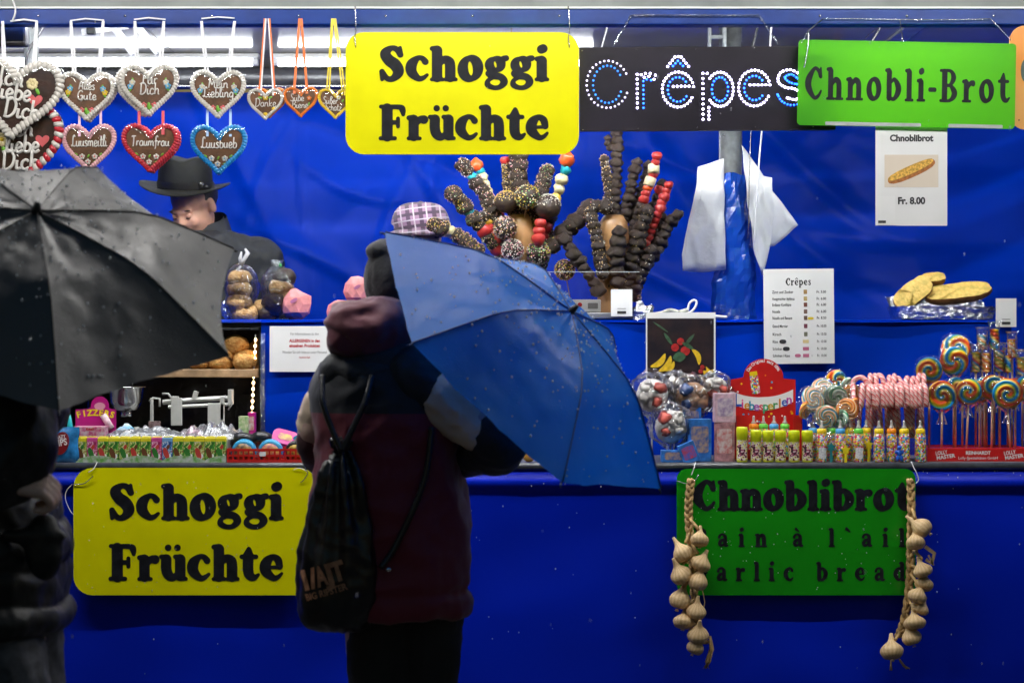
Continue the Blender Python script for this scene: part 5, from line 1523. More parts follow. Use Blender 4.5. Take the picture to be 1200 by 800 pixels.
carton('candy_box', 'tilted small blue candy box lying against the front blue box', 812, 20, 24, .045, m_bluebox, mat('red_blue_print', (.5, .05, .06), .4, var=(60, .9, (.05, .12, .5))), rz=0, lean=0).rotation_euler = (0, R(-22), 0)
carton('candy_box', 'blue candy box leaning behind the front blue box', 811, 22, 70, .15, m_bluebox, m_mixp, rz=-10, lean=4)
carton('candy_box', 'clear and red candy box below the pink one', 849, 24, 46, .085, mat('clear_red_card', (.4, .2, .22), .25, var=(50, .4)), m_redp, rz=-5)
carton('candy_box', 'pink candy box stacked on the clear and red box', 850, 25, 34, .085, m_pinkbox, mat('pink_print', (.68, .58, .62), .4, var=(60, .4, (.3, .2, .4))), z=zc + 46 / S(.085) + .0005, rz=4)
carton('candy_box', 'low dark blue candy box beside the umbrella on the counter rail', 790, 30, 14, .05, m_bluebox, m_mixp, rz=0)
# amber toy between the umbrella and the person
mb = MB(); mb.ball((0, 0, .02), (.022, .016, .02), 10, 7); mb.ball((0, 0, .045), (.012, .011, .012), 9, 6); mb.ball((-.012, 0, .055), .005, 7, 5); mb.ball((.012, 0, .055), .005, 7, 5)
o = mb.build('amber_toy', mat('amber_plastic', (.5, .25, .03), .2, coat=.5)); o.location = at(620, .06); tag(o, 'small amber coloured toy on the counter under the blue umbrella', 'toy')

# ================================================================== sweets on the counter, left side
def print_mat(name, c_mid, c_dark, c_light, h, top=(.75, .66, .03)):
    """printed carton: coloured pattern with a plain band at the top and a pale one at the bottom"""
    m, nt, b = node_mat(name, .32, .5, .3)
    tc = nt.nodes.new('ShaderNodeTexCoord'); sx = nt.nodes.new('ShaderNodeSeparateXYZ'); nt.links.new(tc.outputs['Object'], sx.inputs[0])
    nz = nt.nodes.new('ShaderNodeTexNoise'); nz.inputs['Scale'].default_value = 75; nz.inputs['Detail'].default_value = 2
    nt.links.new(tc.outputs['Object'], nz.inputs['Vector'])
    pat = ramp(nt, nz.outputs[0], [(0, c_dark), (.42, c_mid), (.52, c_light), (.58, c_mid), (.64, (.35, .06, .04)), (.7, c_dark)])
    t = math_node(nt, 'ADD', math_node(nt, 'DIVIDE', sx.outputs[2], h), math_node(nt, 'MULTIPLY', nz.outputs[0], .12))
    band = nt.nodes.new('ShaderNodeMix'); band.data_type = 'RGBA'
    nt.links.new(math_node(nt, 'GREATER_THAN', t, .90), band.inputs[0])
    nt.links.new(pat, band.inputs[6]); band.inputs[7].default_value = (*top, 1)
    nt.links.new(band.outputs[2], b.inputs['Base Color'])
    return m
PH = .079
pk = {'green': print_mat('carton_green', (.08, .32, .03), (.03, .12, .02), (.7, .66, .3), PH), 'lime': print_mat('carton_lime', (.35, .42, .05), (.1, .2, .04), (.72, .7, .5), PH), 'pink': print_mat('carton_pink', (.5, .05, .22), (.3, .02, .1), (.75, .5, .6), PH, (.62, .08, .3)), 'blue': print_mat('carton_blue', (.05, .2, .5), (.02, .06, .25), (.6, .65, .75), PH, (.2, .4, .7))}
seq = ['lime', 'pink', 'green', 'green', 'lime', 'green', 'green', 'pink', 'blue', 'green', 'green', 'lime', 'green', 'green']
lab_c = {0: 'yellow green candy carton at the left end of the row beside the blue pouch', 1: 'pink candy carton near the left end of the carton row', 7: 'pink candy carton in the middle of the row beside the blue carton', 8: 'blue candy carton in the middle of the carton row'}
pw = 176 / 14
m_cprint = [mat('print_brown_bottle', (.14, .05, .02), .4), mat('print_leaf_green', (.03, .18, .03), .4), mat('print_red_fruit', (.5, .05, .04), .4)]
for i, c in enumerate(seq):
    px = 89 + pw * (i + .5)
    o = thing('candy_carton', lab_c.get(i, 'green and yellow candy carton, %s from the left in the carton row' % ORD[i]), 'candy carton', at(px, .05), R(random.uniform(-2, 2)), 'row of candy cartons')
    w = pw / S(.05) * .97
    MB().box((0, .016, PH / 2), (w, .032, PH), bev=.002).build('carton_body', pk[c], o)
    for (fx, fz, fw, fh, fm) in ((-.1, .36, .5, .5, m_cprint[i % 3]), (.16, .22, .34, .26, m_whiteprint), (.1, .62, .3, .2, m_cprint[(i + 1) % 3])):
        MB().prism(leaf_shape(fw * w, fh * PH, 14, 2), -.0009 - .0004 * fz, -.0002, Matrix.Rotation(R(20 * fx * 10), 4, 'Y')).build('picture_print', fm, o, loc=(fx * w, 0, fz * PH))
    MB().box((0, .016, PH + .001), (w * .8, .024, .004), bev=.001).build('carton_lid', mat('carton_lid_yellow', (.7, .62, .04), .4), o)
# white scalloped card along the carton row
sc_o = []
mb = MB(); w = 176 / S(.045)
pts = [(-w / 2, 0), (w / 2, 0)]
for k in range(56, -1, -1):
    t = k / 56; pts.append((-w / 2 + w * t, .006 + .016 * abs(math.sin(t * PI * 3.5)) ** .7))
o = thing('carton_tray', 'pale scalloped card tray in front of the candy cartons', 'tray', at(177, .043))
MB().prism(pts, -.001, .0).build('front_card', mat('pale_tray_card', (.50, .53, .50), .4, var=(60, .6, (.12, .35, .06))), o)
# blue pouch
m_pouch = mat('blue_foil_pouch', (.02, .17, .42), .25, coat=.4, var=(30, .5), bump=(35, .3, .01))
o = thing('candy_pouch', 'blue foil candy pouch with red lips and the word DIPS', 'pouch', at(73, .045))
h = .113; w = .105
def pouch(u, v):
    x = (u - .5) * w * (1 - .12 * v * 0); z = h * v
    b_ = math.sin(PI * min(1, v * 1.05)) ** .6 if 0 < v < .95 else 0
    return Vector((x + .002 * math.sin(v * 9), -.014 * b_ * math.sin(PI * u) ** .6 - .002, z))
MB().grid(pouch, 16, 16).grid(lambda u, v: Vector((pouch(1 - u, v).x, .004 - pouch(1 - u, v).y * .7, h * v)), 16, 16).build('pouch_body', m_pouch, o)
MB().prism(leaf_shape(.05, .075, p=2), -.0185, -.0175, Matrix.Rotation(R(15), 4, 'Y')).build('lips_print', mat('lips_red', (.2, .01, .015), .3), o, loc=(0, 0, .062))
mb = MB(); tf = Matrix.Translation((-.002, -.0192, .054)) @ Matrix.Rotation(R(-10), 4, 'Y')
sans(mb, 'DIPS', 0, 0, .03, 0, 'CENTER', .03, tf, .046); sans(mb, 'CRAZY', .002, .023, .014, 0, 'CENTER', .03, tf, .04)
mb.build('word_print', m_whiteprint, o)
MB().prism([(math.cos(k * PI / 10) * .014, math.sin(k * PI / 10) * .014) for k in range(20)], -.0165, -.0155).build('yellow_print', m_ty, o, loc=(-.028, 0, .09))
# fizzers card
m_mag = mat('magenta_card', (.45, .01, .20), .3, coat=.3, var=(20, .1))
o = thing('fizzers_display', 'magenta FIZZERS display card with a round top beside the steel bowl', 'display box', at(112.5, .20)); s_ = S(.20)
def F_(px, py): return ((px - 112.5) / s_, P(0, py, .20).z - zc)
out = [F_(88.5, 541), F_(136, 541), F_(136, 480), F_(130, 479)]; c0 = F_(117, 476)
out += [(c0[0] + 10.5 / s_ * math.cos(R(a)), c0[1] + 11.5 / s_ * math.sin(R(a))) for a in range(-10, 200, 15)] + [F_(103, 479), F_(88.5, 480)]
MB().prism(out, 0, .003).build('back_card', m_mag, o)
mb = MB()
for k, ch in enumerate('FIZZERS'):
    x, z = F_(93 + k * 6.3, 489 - 1.5 * k + .28 * k * k * .9)
    sans(mb, ch, x, z, .028, -.0012, 'CENTER', .045, Matrix.Translation((x, 0, z)) @ Matrix.Rotation(R(-14 + 5 * k), 4, 'Y') @ Matrix.Translation((-x, 0, -z)))
mb.build('word_print', m_ty, o)
MB().tube([(F_(121, 0)[0], -.004, F_(0, 486)[1]), (F_(131, 0)[0], -.004, F_(0, 502)[1])], .011, 12).build('candy_roll_print', mat('pale_pink_print', (.68, .5, .55), .4, var=(90, .2)), o)
MB().prism([(c0[0] + 6.5 / s_ * math.cos(R(a)), c0[1] + 4.5 / s_ * math.sin(R(a))) for a in range(0, 360, 20)], -.0014, -.0004).build('candy_print', mat('rose_print', (.7, .3, .42), .4), o)
MB().box((F_(110, 0)[0], -.04, F_(0, 505)[1] - .02), (36 / s_, .06, .075), bev=.002).build('front_box', mat('white_pink_box', (.62, .5, .54), .35, var=(80, .5, (.5, .05, .2))), o)
mb = MB(); sans(mb, 'Knall', F_(111, 0)[0], F_(0, 503)[1], .013, -.0712, 'CENTER', .03); mb.build('word_print', m_print_red, o)
# small items around it
m_cyanb = mat('cyan_print', (.10, .42, .66), .3, var=(70, .7, (.7, .75, .8)), coat=.3)
o = thing('candy_bag', 'crumpled light blue candy bag right of the magenta card', 'candy bag', at(146, .17))
MB().ball((0, 0, .085), (.028, .014, .03), 12, 8, jit=.5, seed=4).box((0, .004, .03), (.04, .02, .06), bev=.004).build('bag_body', m_cyanb, o)
for (px, cc, lab) in ((70, (.75, .5, .03), 'small bottle with turquoise nozzle and yellow label behind the blue pouch'), (82, (.7, .62, .6), 'small bottle with pale label next to the turquoise nozzle bottle')):
    o = thing('squeeze_bottle', lab, 'bottle', at(px, .15))
    MB().lathe([(.017, 0), (.018, .004), (.018, .095), (.012, .102)], (0, 0, 0), 14).build('bottle_body', mat('bottle_%d' % px, cc, .3, var=(60, .4)), o)
    MB().lathe([(.010, .102), (.009, .115), (.003, .145), (.001, .147)], (0, 0, 0), 12).build('nozzle', mat('turquoise_plastic', (.02, .45, .5), .3), o)
carton('candy_box', 'white and yellow candy box half hidden behind the person at the left', 38, 28, 30, .05, mat('white_yellow_card', (.66, .64, .58), .4, var=(25, .9, (.72, .5, .02))), None)
mb = MB(); 
o = carton('candy_box', 'red and white striped candy box between the person and the pouch', 52, 6, 34, .09, mat('red_white_card', (.6, .04, .05), .4, var=(55, .9, (.7, .66, .64))), None)
carton('candy_box', 'red box on the counter at the left edge of the picture', 3, 22, 80, .2, mat('red_card_far', (.45, .05, .05), .4, var=(30, .7, (.6, .5, .5))), None)
carton('candy_box', 'small green candy box standing in front of the cabinet', 285, 11, 22, .30, mat('green_card', (.2, .42, .15), .4, var=(80, .7, (.6, .6, .4))), None, z=zc + .075)
carton('candy_box', 'small magenta candy box beside the small green one', 294.5, 8, 26, .32, m_mag, m_redp, z=zc + .075)
MB_base = MB().box((0, .03, .0365), (.085, .08, .073), bev=.003).build('card_stand', mat('grey_card', (.25, .25, .27), .6)); MB_base.location = at(290, .30); tag(MB_base, 'grey card block carrying the small green and magenta boxes', 'box')
# crinkled clear bags lying over the cartons
def clear_heap(label, px0, px1, y0, y1, hpx, seed, z0=.0):
    x0, x1 = P(px0, 0, y0).x, P(px1, 0, y0).x
    o = thing('clear_bag', label, 'plastic bag', ((x0 + x1) / 2, (y0 + y1) / 2, zc + z0))
    w, d, h = x1 - x0, y1 - y0, hpx / S(y0)
    def f(u, v):
        e = (math.sin(PI * u) ** .45) * (math.sin(PI * v) ** .45) if 0 < u < 1 and 0 < v < 1 else 0
        n_ = abs(noise.noise(Vector((u * 7 + seed, v * 4, seed)))) * .8 + abs(noise.noise(Vector((u * 14, v * 7 + seed, 3)))) * .2
        return Vector(((u - .5) * w, (v - .5) * d, h * e * (.45 + n_)))
    MB().grid(f, 60, 24, True).build('crinkled_film', film('heap_film', .22, rough=.38, bump=(60, .6, .01)), o)
    return o
clear_heap('crinkled clear plastic bag heaped over the carton row in front of the scale', 205, 282, .09, .24, 24, 3, .072)
clear_heap('flat clear plastic bag over the left half of the carton row', 122, 212, .09, .2, 14, 8, .080)
pk_ = MB().ball((0, 0, 0), (.03, .02, .014), 12, 8, jit=.5, seed=9).build('pink_sweet', mat('pink_sweet', (.65, .3, .42), .4)); pk_.location = at(226, .15); pk_.location.z = zc + .085; tag(pk_, 'pink sweet inside the clear plastic bag', 'sweet')
# -- red basket with tape rolls
bk = thing('red_basket', 'red perforated plastic basket on the counter rail full of tape rolls', 'basket', at(316, .04)); s_ = S(.04); w, h, d = 98 / s_, .044, .13
m_redpl = mat('red_plastic', (.48, .015, .012), .3, coat=.3)
mb = MB()
for (yy, ) in ((0,), (d,)):
    mb.box((0, yy, .005), (w, .004, .010)); mb.box((0, yy, h - .004), (w + .004, .006, .008)); mb.box((0, yy, h * .5), (w, .003, .006))
    for k in range(17): mb.box((-w / 2 + w * k / 16, yy, h / 2), (.0055, .0034, h - .004))
for sx in (-1, 1): mb.box((sx * w / 2, d / 2, h / 2), (.004, d, h))
mb.build('basket_wall', m_redpl, bk)
MB().box((0, d / 2, .002), (w, d, .004)).build('basket_floor', m_redpl, bk)
MB().prism(rrect(.021, .014, .003), -.0045, -.003).build('white_tag', m_whiteprint, bk, loc=(-.022, 0, h * .62))
def roll(label, px, py, rpx, y, m1, m2, tilt=0):
    c = P(px, py, y); r = rpx / S(y)
    o = thing('tape_roll', label, 'candy roll', c, 0, 'round tape rolls in the red basket'); o.rotation_euler = (R(tilt), 0, 0)
    MB().lathe([(r * .78, -.013), (r, -.012), (r, .012), (r * .78, .013)], (0, 0, 0), 26, axis='y').build('outer_shell', m1, o)
    MB().lathe([(r * .1, -.0145), (r * .76, -.0145), (r * .76, -.012)], (0, 0, 0), 26, axis='y').build('printed_disc', m2, o)
m_rb = mat('roll_blue', (.05, .35, .62), .3); m_rk = mat('roll_black', (.02, .02, .022), .3); m_rp = mat('roll_pink', (.68, .05, .3), .3)
m_disc = mat('disc_print', (.06, .05, .06), .3, var=(60, .9, (.6, .35, .1))); m_disc2 = mat('disc_print_warm', (.5, .12, .2), .3, var=(60, .9, (.7, .5, .1)))
roll('light blue tape roll at the left in the red basket', 286, 529, 14.5, .07, m_rb, m_disc, 10); roll('light blue tape roll in the middle of the red basket', 317, 529, 14.5, .07, m_rb, m_disc2, 10); roll('black and yellow tape roll at the right of the red basket', 347, 529, 13, .07, m_rk, mat('disc_yellow', (.6, .42, .05), .3, var=(60, .9, (.05, .05, .05))), 10)
roll('black tape roll lying behind the first light blue one', 285, 517, 15, .12, m_rk, m_disc, 60); roll('black tape roll lying behind the middle of the basket', 307, 515, 13, .13, m_rk, m_disc, 60); roll('pink tape roll at the right edge of the basket', 357, 510, 8, .11, m_rp, m_disc2, 20)
o = thing('pink_candy_phone', 'pink rounded plastic candy case on the basket beside the blue shelf front', 'candy case', P(334, 513, .10)); o.rotation_euler = (R(-30), R(14), 0)
MB().prism(rrect(.082, .05, .018), -.008, .008).build('case_body', m_rp, o); MB().prism(rrect(.045, .022, .01), -.0095, -.008).build('printed_panel', m_disc2, o)
o = thing('blue_candy_case', 'light blue plastic candy case next to the pink one', 'candy case', P(350, 516, .10)); MB().prism(rrect(.034, .034, .012), -.008, .008).build('case_body', m_rb, o); MB().prism(rrect(.02, .02, .008), -.0095, -.008).build('printed_panel', m_disc2, o)

# -- kitchen scale and bowl
m_ivory = mat('ivory_metal', (.52, .53, .50), .35, var=(18, .12), bump=(40, .05))
ys_ = .33; s_ = S(ys_)
sc = thing('balance_scale', 'off white mechanical balance scale with sliding weights on the counter', 'scale', at(220, ys_))
def C_(px, py, dy=0.0): return Vector(((px - 220) / s_, dy, P(0, py, ys_).z - zc))
MB().box(((218 - 220) / s_, 0, .035), (100 / s_, .12, .066), bev=.008).build('base', m_ivory, sc)
mb = MB()
mb.tube([C_(192, 471, -.02), C_(232, 468, -.02), C_(268, 466, -.02)], .008, 4, smooth=False); mb.tube([C_(196, 477, .02), C_(268, 474, .02)], .006, 4, smooth=False)
mb.box(C_(271, 465, -.01), (.012, .05, .05)); mb.build('beam', m_ivory, sc)
for (px, pt, pb, w_) in ((180, 466, 500, .010), (207, 464, 498, .026), (213, 466, 498, .012), (255, 472, 500, .055), (262, 464, 492, .014)):
    a, b_ = C_(px, pt, -.03), C_(px, pb, -.03); MB().box(((a.x + b_.x) / 2, -.03, (a.z + b_.z) / 2), (w_, .012, a.z - b_.z), bev=.002).build('upright', m_ivory, sc)
mb = MB(); mb.tube([C_(192, 461, -.03), C_(199, 461, -.03), C_(204, 468, -.03)], .004, 6); mb.tube([C_(177, 470, -.03), C_(181, 466, -.03), C_(189, 467, -.03), C_(189, 476, -.03)], .004, 6); mb.box(C_(230, 463, -.02), (.014, .02, .028), Euler((0, .3, 0)))
mb.tube([C_(271, 463, -.03), C_(274, 472, -.03), C_(269, 480, -.03)], .003, 6); mb.build('poise_weight', m_ivory, sc)
MB().box(C_(185, 497, -.061), (.04, .004, .026), bev=.002).build('maker_plate', mat('plate_red_grey', (.18, .12, .12), .4, var=(90, .6)), sc)
MB().box(((160 - 220) / s_, 0, .055), (34 / s_, .09, .02), bev=.004).build('pan_support', m_black, sc)
MB().tube([((160 - 220) / s_, 0, .06), ((160 - 220) / s_, 0, .10)], .01, 8).build('pan_post', m_ivory, sc)
m_steel = mat('brushed_steel', (.55, .55, .55), .18, metal=1.0, var=(30, .1))
c = P(148, 481, .33); bo = thing('steel_bowl', 'shiny steel bowl standing on the balance scale', 'bowl', (c.x, .33, P(0, 481, .33).z))
prof = [(.030, 0), (.040, .004), (.055, .03), (.060, .076), (.064, .078), (.064, .080), (.058, .078), (.053, .032), (.036, .008), (.001, .006)]
MB().lathe(prof, (0, 0, 0), 32).build('bowl_body', m_steel, bo)
MB().tube([(c.x * 0 + .0, 0, -.02), (0, 0, 0)], .02, 10).build('bowl_foot', m_steel, bo)

# ================================================================== on the display shelf
m_cook = mat('coconut_cookie', (.62, .36, .11), .7, var=(90, .4, (.42, .17, .03)), bump=(140, 1.0, .006))
m_cookl = mat('pale_cookie', (.60, .40, .19), .7, var=(80, .4, (.42, .22, .07)), bump=(140, 1.0, .006))
m_choc = mat('dark_chocolate', (.034, .021, .017), .45, spec=.4, var=(40, .4), bump=(70, .6, .006))
ck = MB().ball((0, 0, 0), (.044, .044, .034), 18, 12, jit=.16, seed=3).build('cookie', m_cook); ck_me = ck.data; bpy.data.objects.remove(ck)
def cookie(label, px, py, y, sc=1, rz=0, z=None):
    c = P(px, py, y)
    if z is not None: c.z = z
    o = share('coconut_cookie', ck_me, None, c, (random.uniform(-.3, .3), random.uniform(-.3, .3), rz), sc); tag(o, label, 'cookie', 'golden cookies on the wooden cabinet shelf')
zz = zw + .029
for a in ((233, 424, .52, 1.0, 'golden coconut cookie at the left end of the wooden shelf by the umbrella'), (260, 421, .52, 1.1, 'golden coconut cookie in the middle of the wooden shelf'), (288, 421, .50, 1.05, 'golden coconut cookie on the wooden shelf beside the light string')):
    cookie(a[4], a[0], a[1], a[2], a[3], random.uniform(0, 6), zz)
cookie('golden coconut cookie topmost on the pile of cookies', 277, 407, .53, 1.05, 1, zz + .052)
cookie('golden coconut cookie in the back of the cabinet pile', 248, 418, .62, 1.0, 2, zz)
o = thing('paper_bag', 'orange brown paper bag leaning behind the cabinet cookies', 'paper bag', P(295, 432, .6)); o.location.z = zw
MB().prism([(-.03, 0), (.028, 0), (.028, .11), (-.01, .085)], 0, .03).build('bag_body', mat('brown_paper', (.45, .2, .05), .7, var=(20, .2), bump=(30, .3)), o)
o = thing('clear_bag', 'small clump of clear film between the cookies and the umbrella tip', 'plastic bag', P(262, 412, .66)); o.location.z = zw + .03
MB().ball((0, 0, .03), (.03, .03, .05), 14, 10, jit=.5, seed=5).build('crinkled_film', m_cello2, o)

def bag_film(o, cc, rx, rz, seed, tie=True, ry=None):
    def f(u, v):
        t = 2 * PI * u; ph = -PI / 2 + PI * v
        n_ = noise.noise(Vector((math.cos(t) * 2, math.sin(t) * 2, math.sin(ph) * 3 + seed)))
        q = 1.04 + .12 * n_
        return cc + Vector((math.copysign(abs(math.cos(ph)) ** .6, 1) * math.cos(t) * rx * q, math.cos(ph) * math.sin(t) * (ry or rx) * q, math.copysign(abs(math.sin(ph)) ** .8, math.sin(ph)) * rz * q))
    mw = MB().grid(f, 24, 18)
    if tie:
        vs = []
        for (hh, rr2) in ((rz * .92, .3), (rz * 1.06, .12), (rz * 1.2, .3), (rz * 1.32, .42)):
            for k in range(14):
                a = 2 * PI * k / 14; q = rr2 * rx * (1 + .4 * math.sin(k * 2.7)); vs.append(cc + Vector((math.cos(a) * q, math.sin(a) * q * .4, hh)))
        mw.add(vs, [(i * 14 + k, i * 14 + (k + 1) % 14, (i + 1) * 14 + (k + 1) % 14, (i + 1) * 14 + k) for i in range(3) for k in range(14)], True)
    mw.build('clear_bag_film', m_cello, o)
y0 = .58; s_ = S(y0); zsh = zs + .006
o = thing('cookie_bag', 'clear bag with four stacked pale cookies tied with a grey bow on the shelf', 'cookie bag', (P(283, 0, y0).x, y0, zsh), 0, 'clear bags of cookies on the shelf')
for k, (px, py, r_) in enumerate(((288, 366, 17), (282, 355, 17), (281, 340, 15.5), (281, 326, 15))):
    share('cookie', ck_me, o, Vector(((px - 283) / s_, -.01, P(0, py, y0).z - zsh)), (.2, .1, k * 1.3), (r_ / s_ / .044, r_ / s_ / .05, r_ * .68 / s_ / .034), m_cookl)
bag_film(o, Vector((0, 0, .092)), .056, .092, 2, False)
c = Vector(((284 - 283) / s_, -.02, P(0, 312, y0).z - zsh))
mb = MB()
mb.tube([c, c + Vector((.008, -.004, .02)), c + Vector((.022, 0, .045)), c + Vector((.012, .004, .06))], [.006, .007, .009, .004], 6, flat=.35); mb.tube([c, c + Vector((-.004, -.004, .025)), c + Vector((.0, 0, .05))], [.006, .008, .003], 6, flat=.35)
mb.tube([c, c + Vector((-.012, -.005, -.012)), c + Vector((.004, -.005, -.03))], [.006, .007, .003], 6, flat=.35); mb.build('grey_bow', mat('grey_ribbon', (.42, .42, .44), .3), o)
o = thing('cookie_bag', 'clear bag with a cookie and dark chocolate cakes leaning beside the cookie stack', 'cookie bag', (P(325, 0, y0).x, y0, zsh), 0, 'clear bags of cookies on the shelf')
for (px, py, r_, m, nm) in ((330, 337, 15, m_cookl, 'cookie'), (336, 348, 11, m_cookl, 'cookie'), (322, 356, 18, m_choc, 'chocolate_cake'), (314, 366, 15, m_choc, 'chocolate_cake'), (308, 360, 12, m_cookl, 'cookie'), (333, 325, 14, m_choc, 'chocolate_cake')):
    share(nm, ck_me, o, Vector(((px - 325) / s_, 0, P(0, py, y0).z - zsh)), (.2, .1, px), (r_ / s_ / .044, r_ / s_ / .05, r_ * .8 / s_ / .034), m)
bag_film(o, Vector((0, 0, .085)), .056, .09, 6)
MB().ball((.012, -.01, .185), (.005, .004, .006), 8, 5).build('green_tie', m_tg, o)
o = thing('foil_scrap', 'crumpled silver foil beside the cookie stack', 'foil', (P(266, 0, .62).x, .62, zsh)); 
m_foil = mat('crumpled_foil', (.75, .75, .76), .16, metal=1.0, bump=(35, 1.0, .03))
MB().ball((0, 0, .035), (.02, .02, .04), 14, 10, jit=.6, seed=12).build('foil_body', m_foil, o)
m_pinkp = mat('pink_paper', (.66, .24, .24), .6, var=(30, .15), bump=(25, .3, .01))
def parcel(label, px, py, rpx, y, seed, z=None):
    c = P(px, py, y); r = rpx / S(y)
    rnd = random.Random(seed)
    bm = bmesh.new(); bmesh.ops.create_icosphere(bm, subdivisions=2, radius=r)
    for v in bm.verts: v.co = v.co * (1 + .10 * noise.noise(v.co * 30 + Vector((seed, 0, 0))) + rnd.uniform(-.07, .07)) + Vector((rnd.uniform(-.08, .08), rnd.uniform(-.08, .08), rnd.uniform(-.08, .08))) * r
    me = bpy.data.meshes.new('paper_parcel'); bm.to_mesh(me); bm.free(); me.materials.append(m_pinkp)
    o = bpy.data.objects.new('paper_parcel', me); col.objects.link(o); o.location = c
    if z is not None: o.location.z = z
    tag(o, label, 'parcel', 'pink paper parcels on the shelf')
    mb = MB(); mb.prism(leaf_shape(r * .5, r * .22), 0, .001, Matrix.Translation((rnd.uniform(-.2, .2) * r, -r * .97, .25 * r)) @ Matrix.Rotation(R(-30), 4, 'Y')); mb.build('stamp_print', mat('stamp_mauve', (.42, .14, .28), .6), o)
parcel('pink paper parcel beside the bagged chocolate cakes', 347, 357, 18.5, .56, 2)
parcel('pink paper parcel lying left of the person, lower of two', 397, 365, 14.5, .56, 5)
parcel('pink paper parcel on top of the other parcels left of the person', 419, 341, 17, .58, 8)
parcel('pink paper parcel half hidden behind the dark red hood', 424, 367, 16, .60, 11)

# -- wooden holders and dipped skewers
m_hold = mat('turned_wood', (.42, .22, .09), .45, coat=.2, var=(14, .25), bump=(30, .15))
YS = .68; s_ = S(YS); zh = zs + .012
def holder(label, px, wpx, py_top, y):
    s2 = S(y); r = wpx / 2 / s2; h = P(0, py_top, y).z - zh
    o = thing('skewer_holder', label, 'skewer holder', (P(px, 0, y).x, y, zh))
    MB().lathe([(r * 1.02, 0), (r, .01), (r, h * .45), (r * .985, h * .455), (r * .985, h * .47), (r, h * .475), (r * .98, h * .8), (r * .88, h * .92), (r * .62, h * .985), (r * .1, h)], (0, 0, 0), 28).build('block', m_hold, o)
    for k in range(9):
        a = -PI / 2 + (k - 4) * .33; z = h * (.25 + .5 * ((k * 37) % 10) / 10)
        MB().box((math.cos(a) * r * .985, math.sin(a) * r * .985, z), (.007, .006, .009), Euler((0, 0, a))).build('stick_hole', m_black, o)
    return o
holder('light wooden block holding the sprinkled skewers behind the umbrella', 610, 36, 250, YS)
holder('light wooden block holding the chocolate fruit skewers', 719, 38, 251, YS)
m_nut = mat('sprinkle_nut', (.62, .42, .18), .5); 
SPR = [mat('sprinkle_white', (.75, .7, .62), .4), m_nut, mat('sprinkle_pink', (.7, .3, .35), .4), mat('sprinkle_yellow', (.75, .55, .06), .4), mat('sprinkle_green', (.2, .45, .15), .4), mat('sprinkle_choc', (.05, .025, .015), .4)]
m_straw = mat('strawberry_red', (.50, .03, .025), .28, coat=.4, var=(120, .35), bump=(160, .5, .003))
m_candor = mat('candy_orange', (.72, .10, .02), .3, coat=.5); m_candcy = mat('candy_turquoise', (.02, .38, .5), .35); m_candcr = mat('candy_cream', (.70, .62, .36), .45); m_bansl = mat('banana_flesh', (.72, .62, .38), .5, var=(60, .12)); m_candye = mat('candy_yellow', (.8, .5, .05), .35); m_mar = mat('marshmallow_pink', (.62, .3, .34), .5)
PM = {'c': m_choc, 's': m_straw, 'b': m_bansl, 'o': m_candor, 't': m_candcy, 'w': m_candcr, 'y': m_candye, 'm': m_mar}
PN = {'c': 'chocolate_piece', 's': 'strawberry', 'b': 'banana_slice', 'o': 'orange_sweet', 't': 'turquoise_sweet', 'w': 'cream_sweet', 'y': 'yellow_sweet', 'm': 'pink_marshmallow'}
def unit(fn):
    o = fn(); me = o.data; bpy.data.objects.remove(o); return me
PMESH = {'c': unit(lambda: MB().ball((0, 0, 0), (1, 1, 1), 12, 8, jit=.42, seed=1).build('piece', m_choc)),
         's': unit(lambda: MB().lathe([(.1, -.95), (.5, -.75), (.85, -.2), (1, .3), (.8, .75), (.3, .9), (.05, .85)], (0, 0, 0), 14).build('piece', m_straw)),
         'b': unit(lambda: MB().lathe([(.9, -.95), (1, -.85), (1, .85), (.9, .95)], (0, 0, 0), 14).build('piece', m_bansl))}
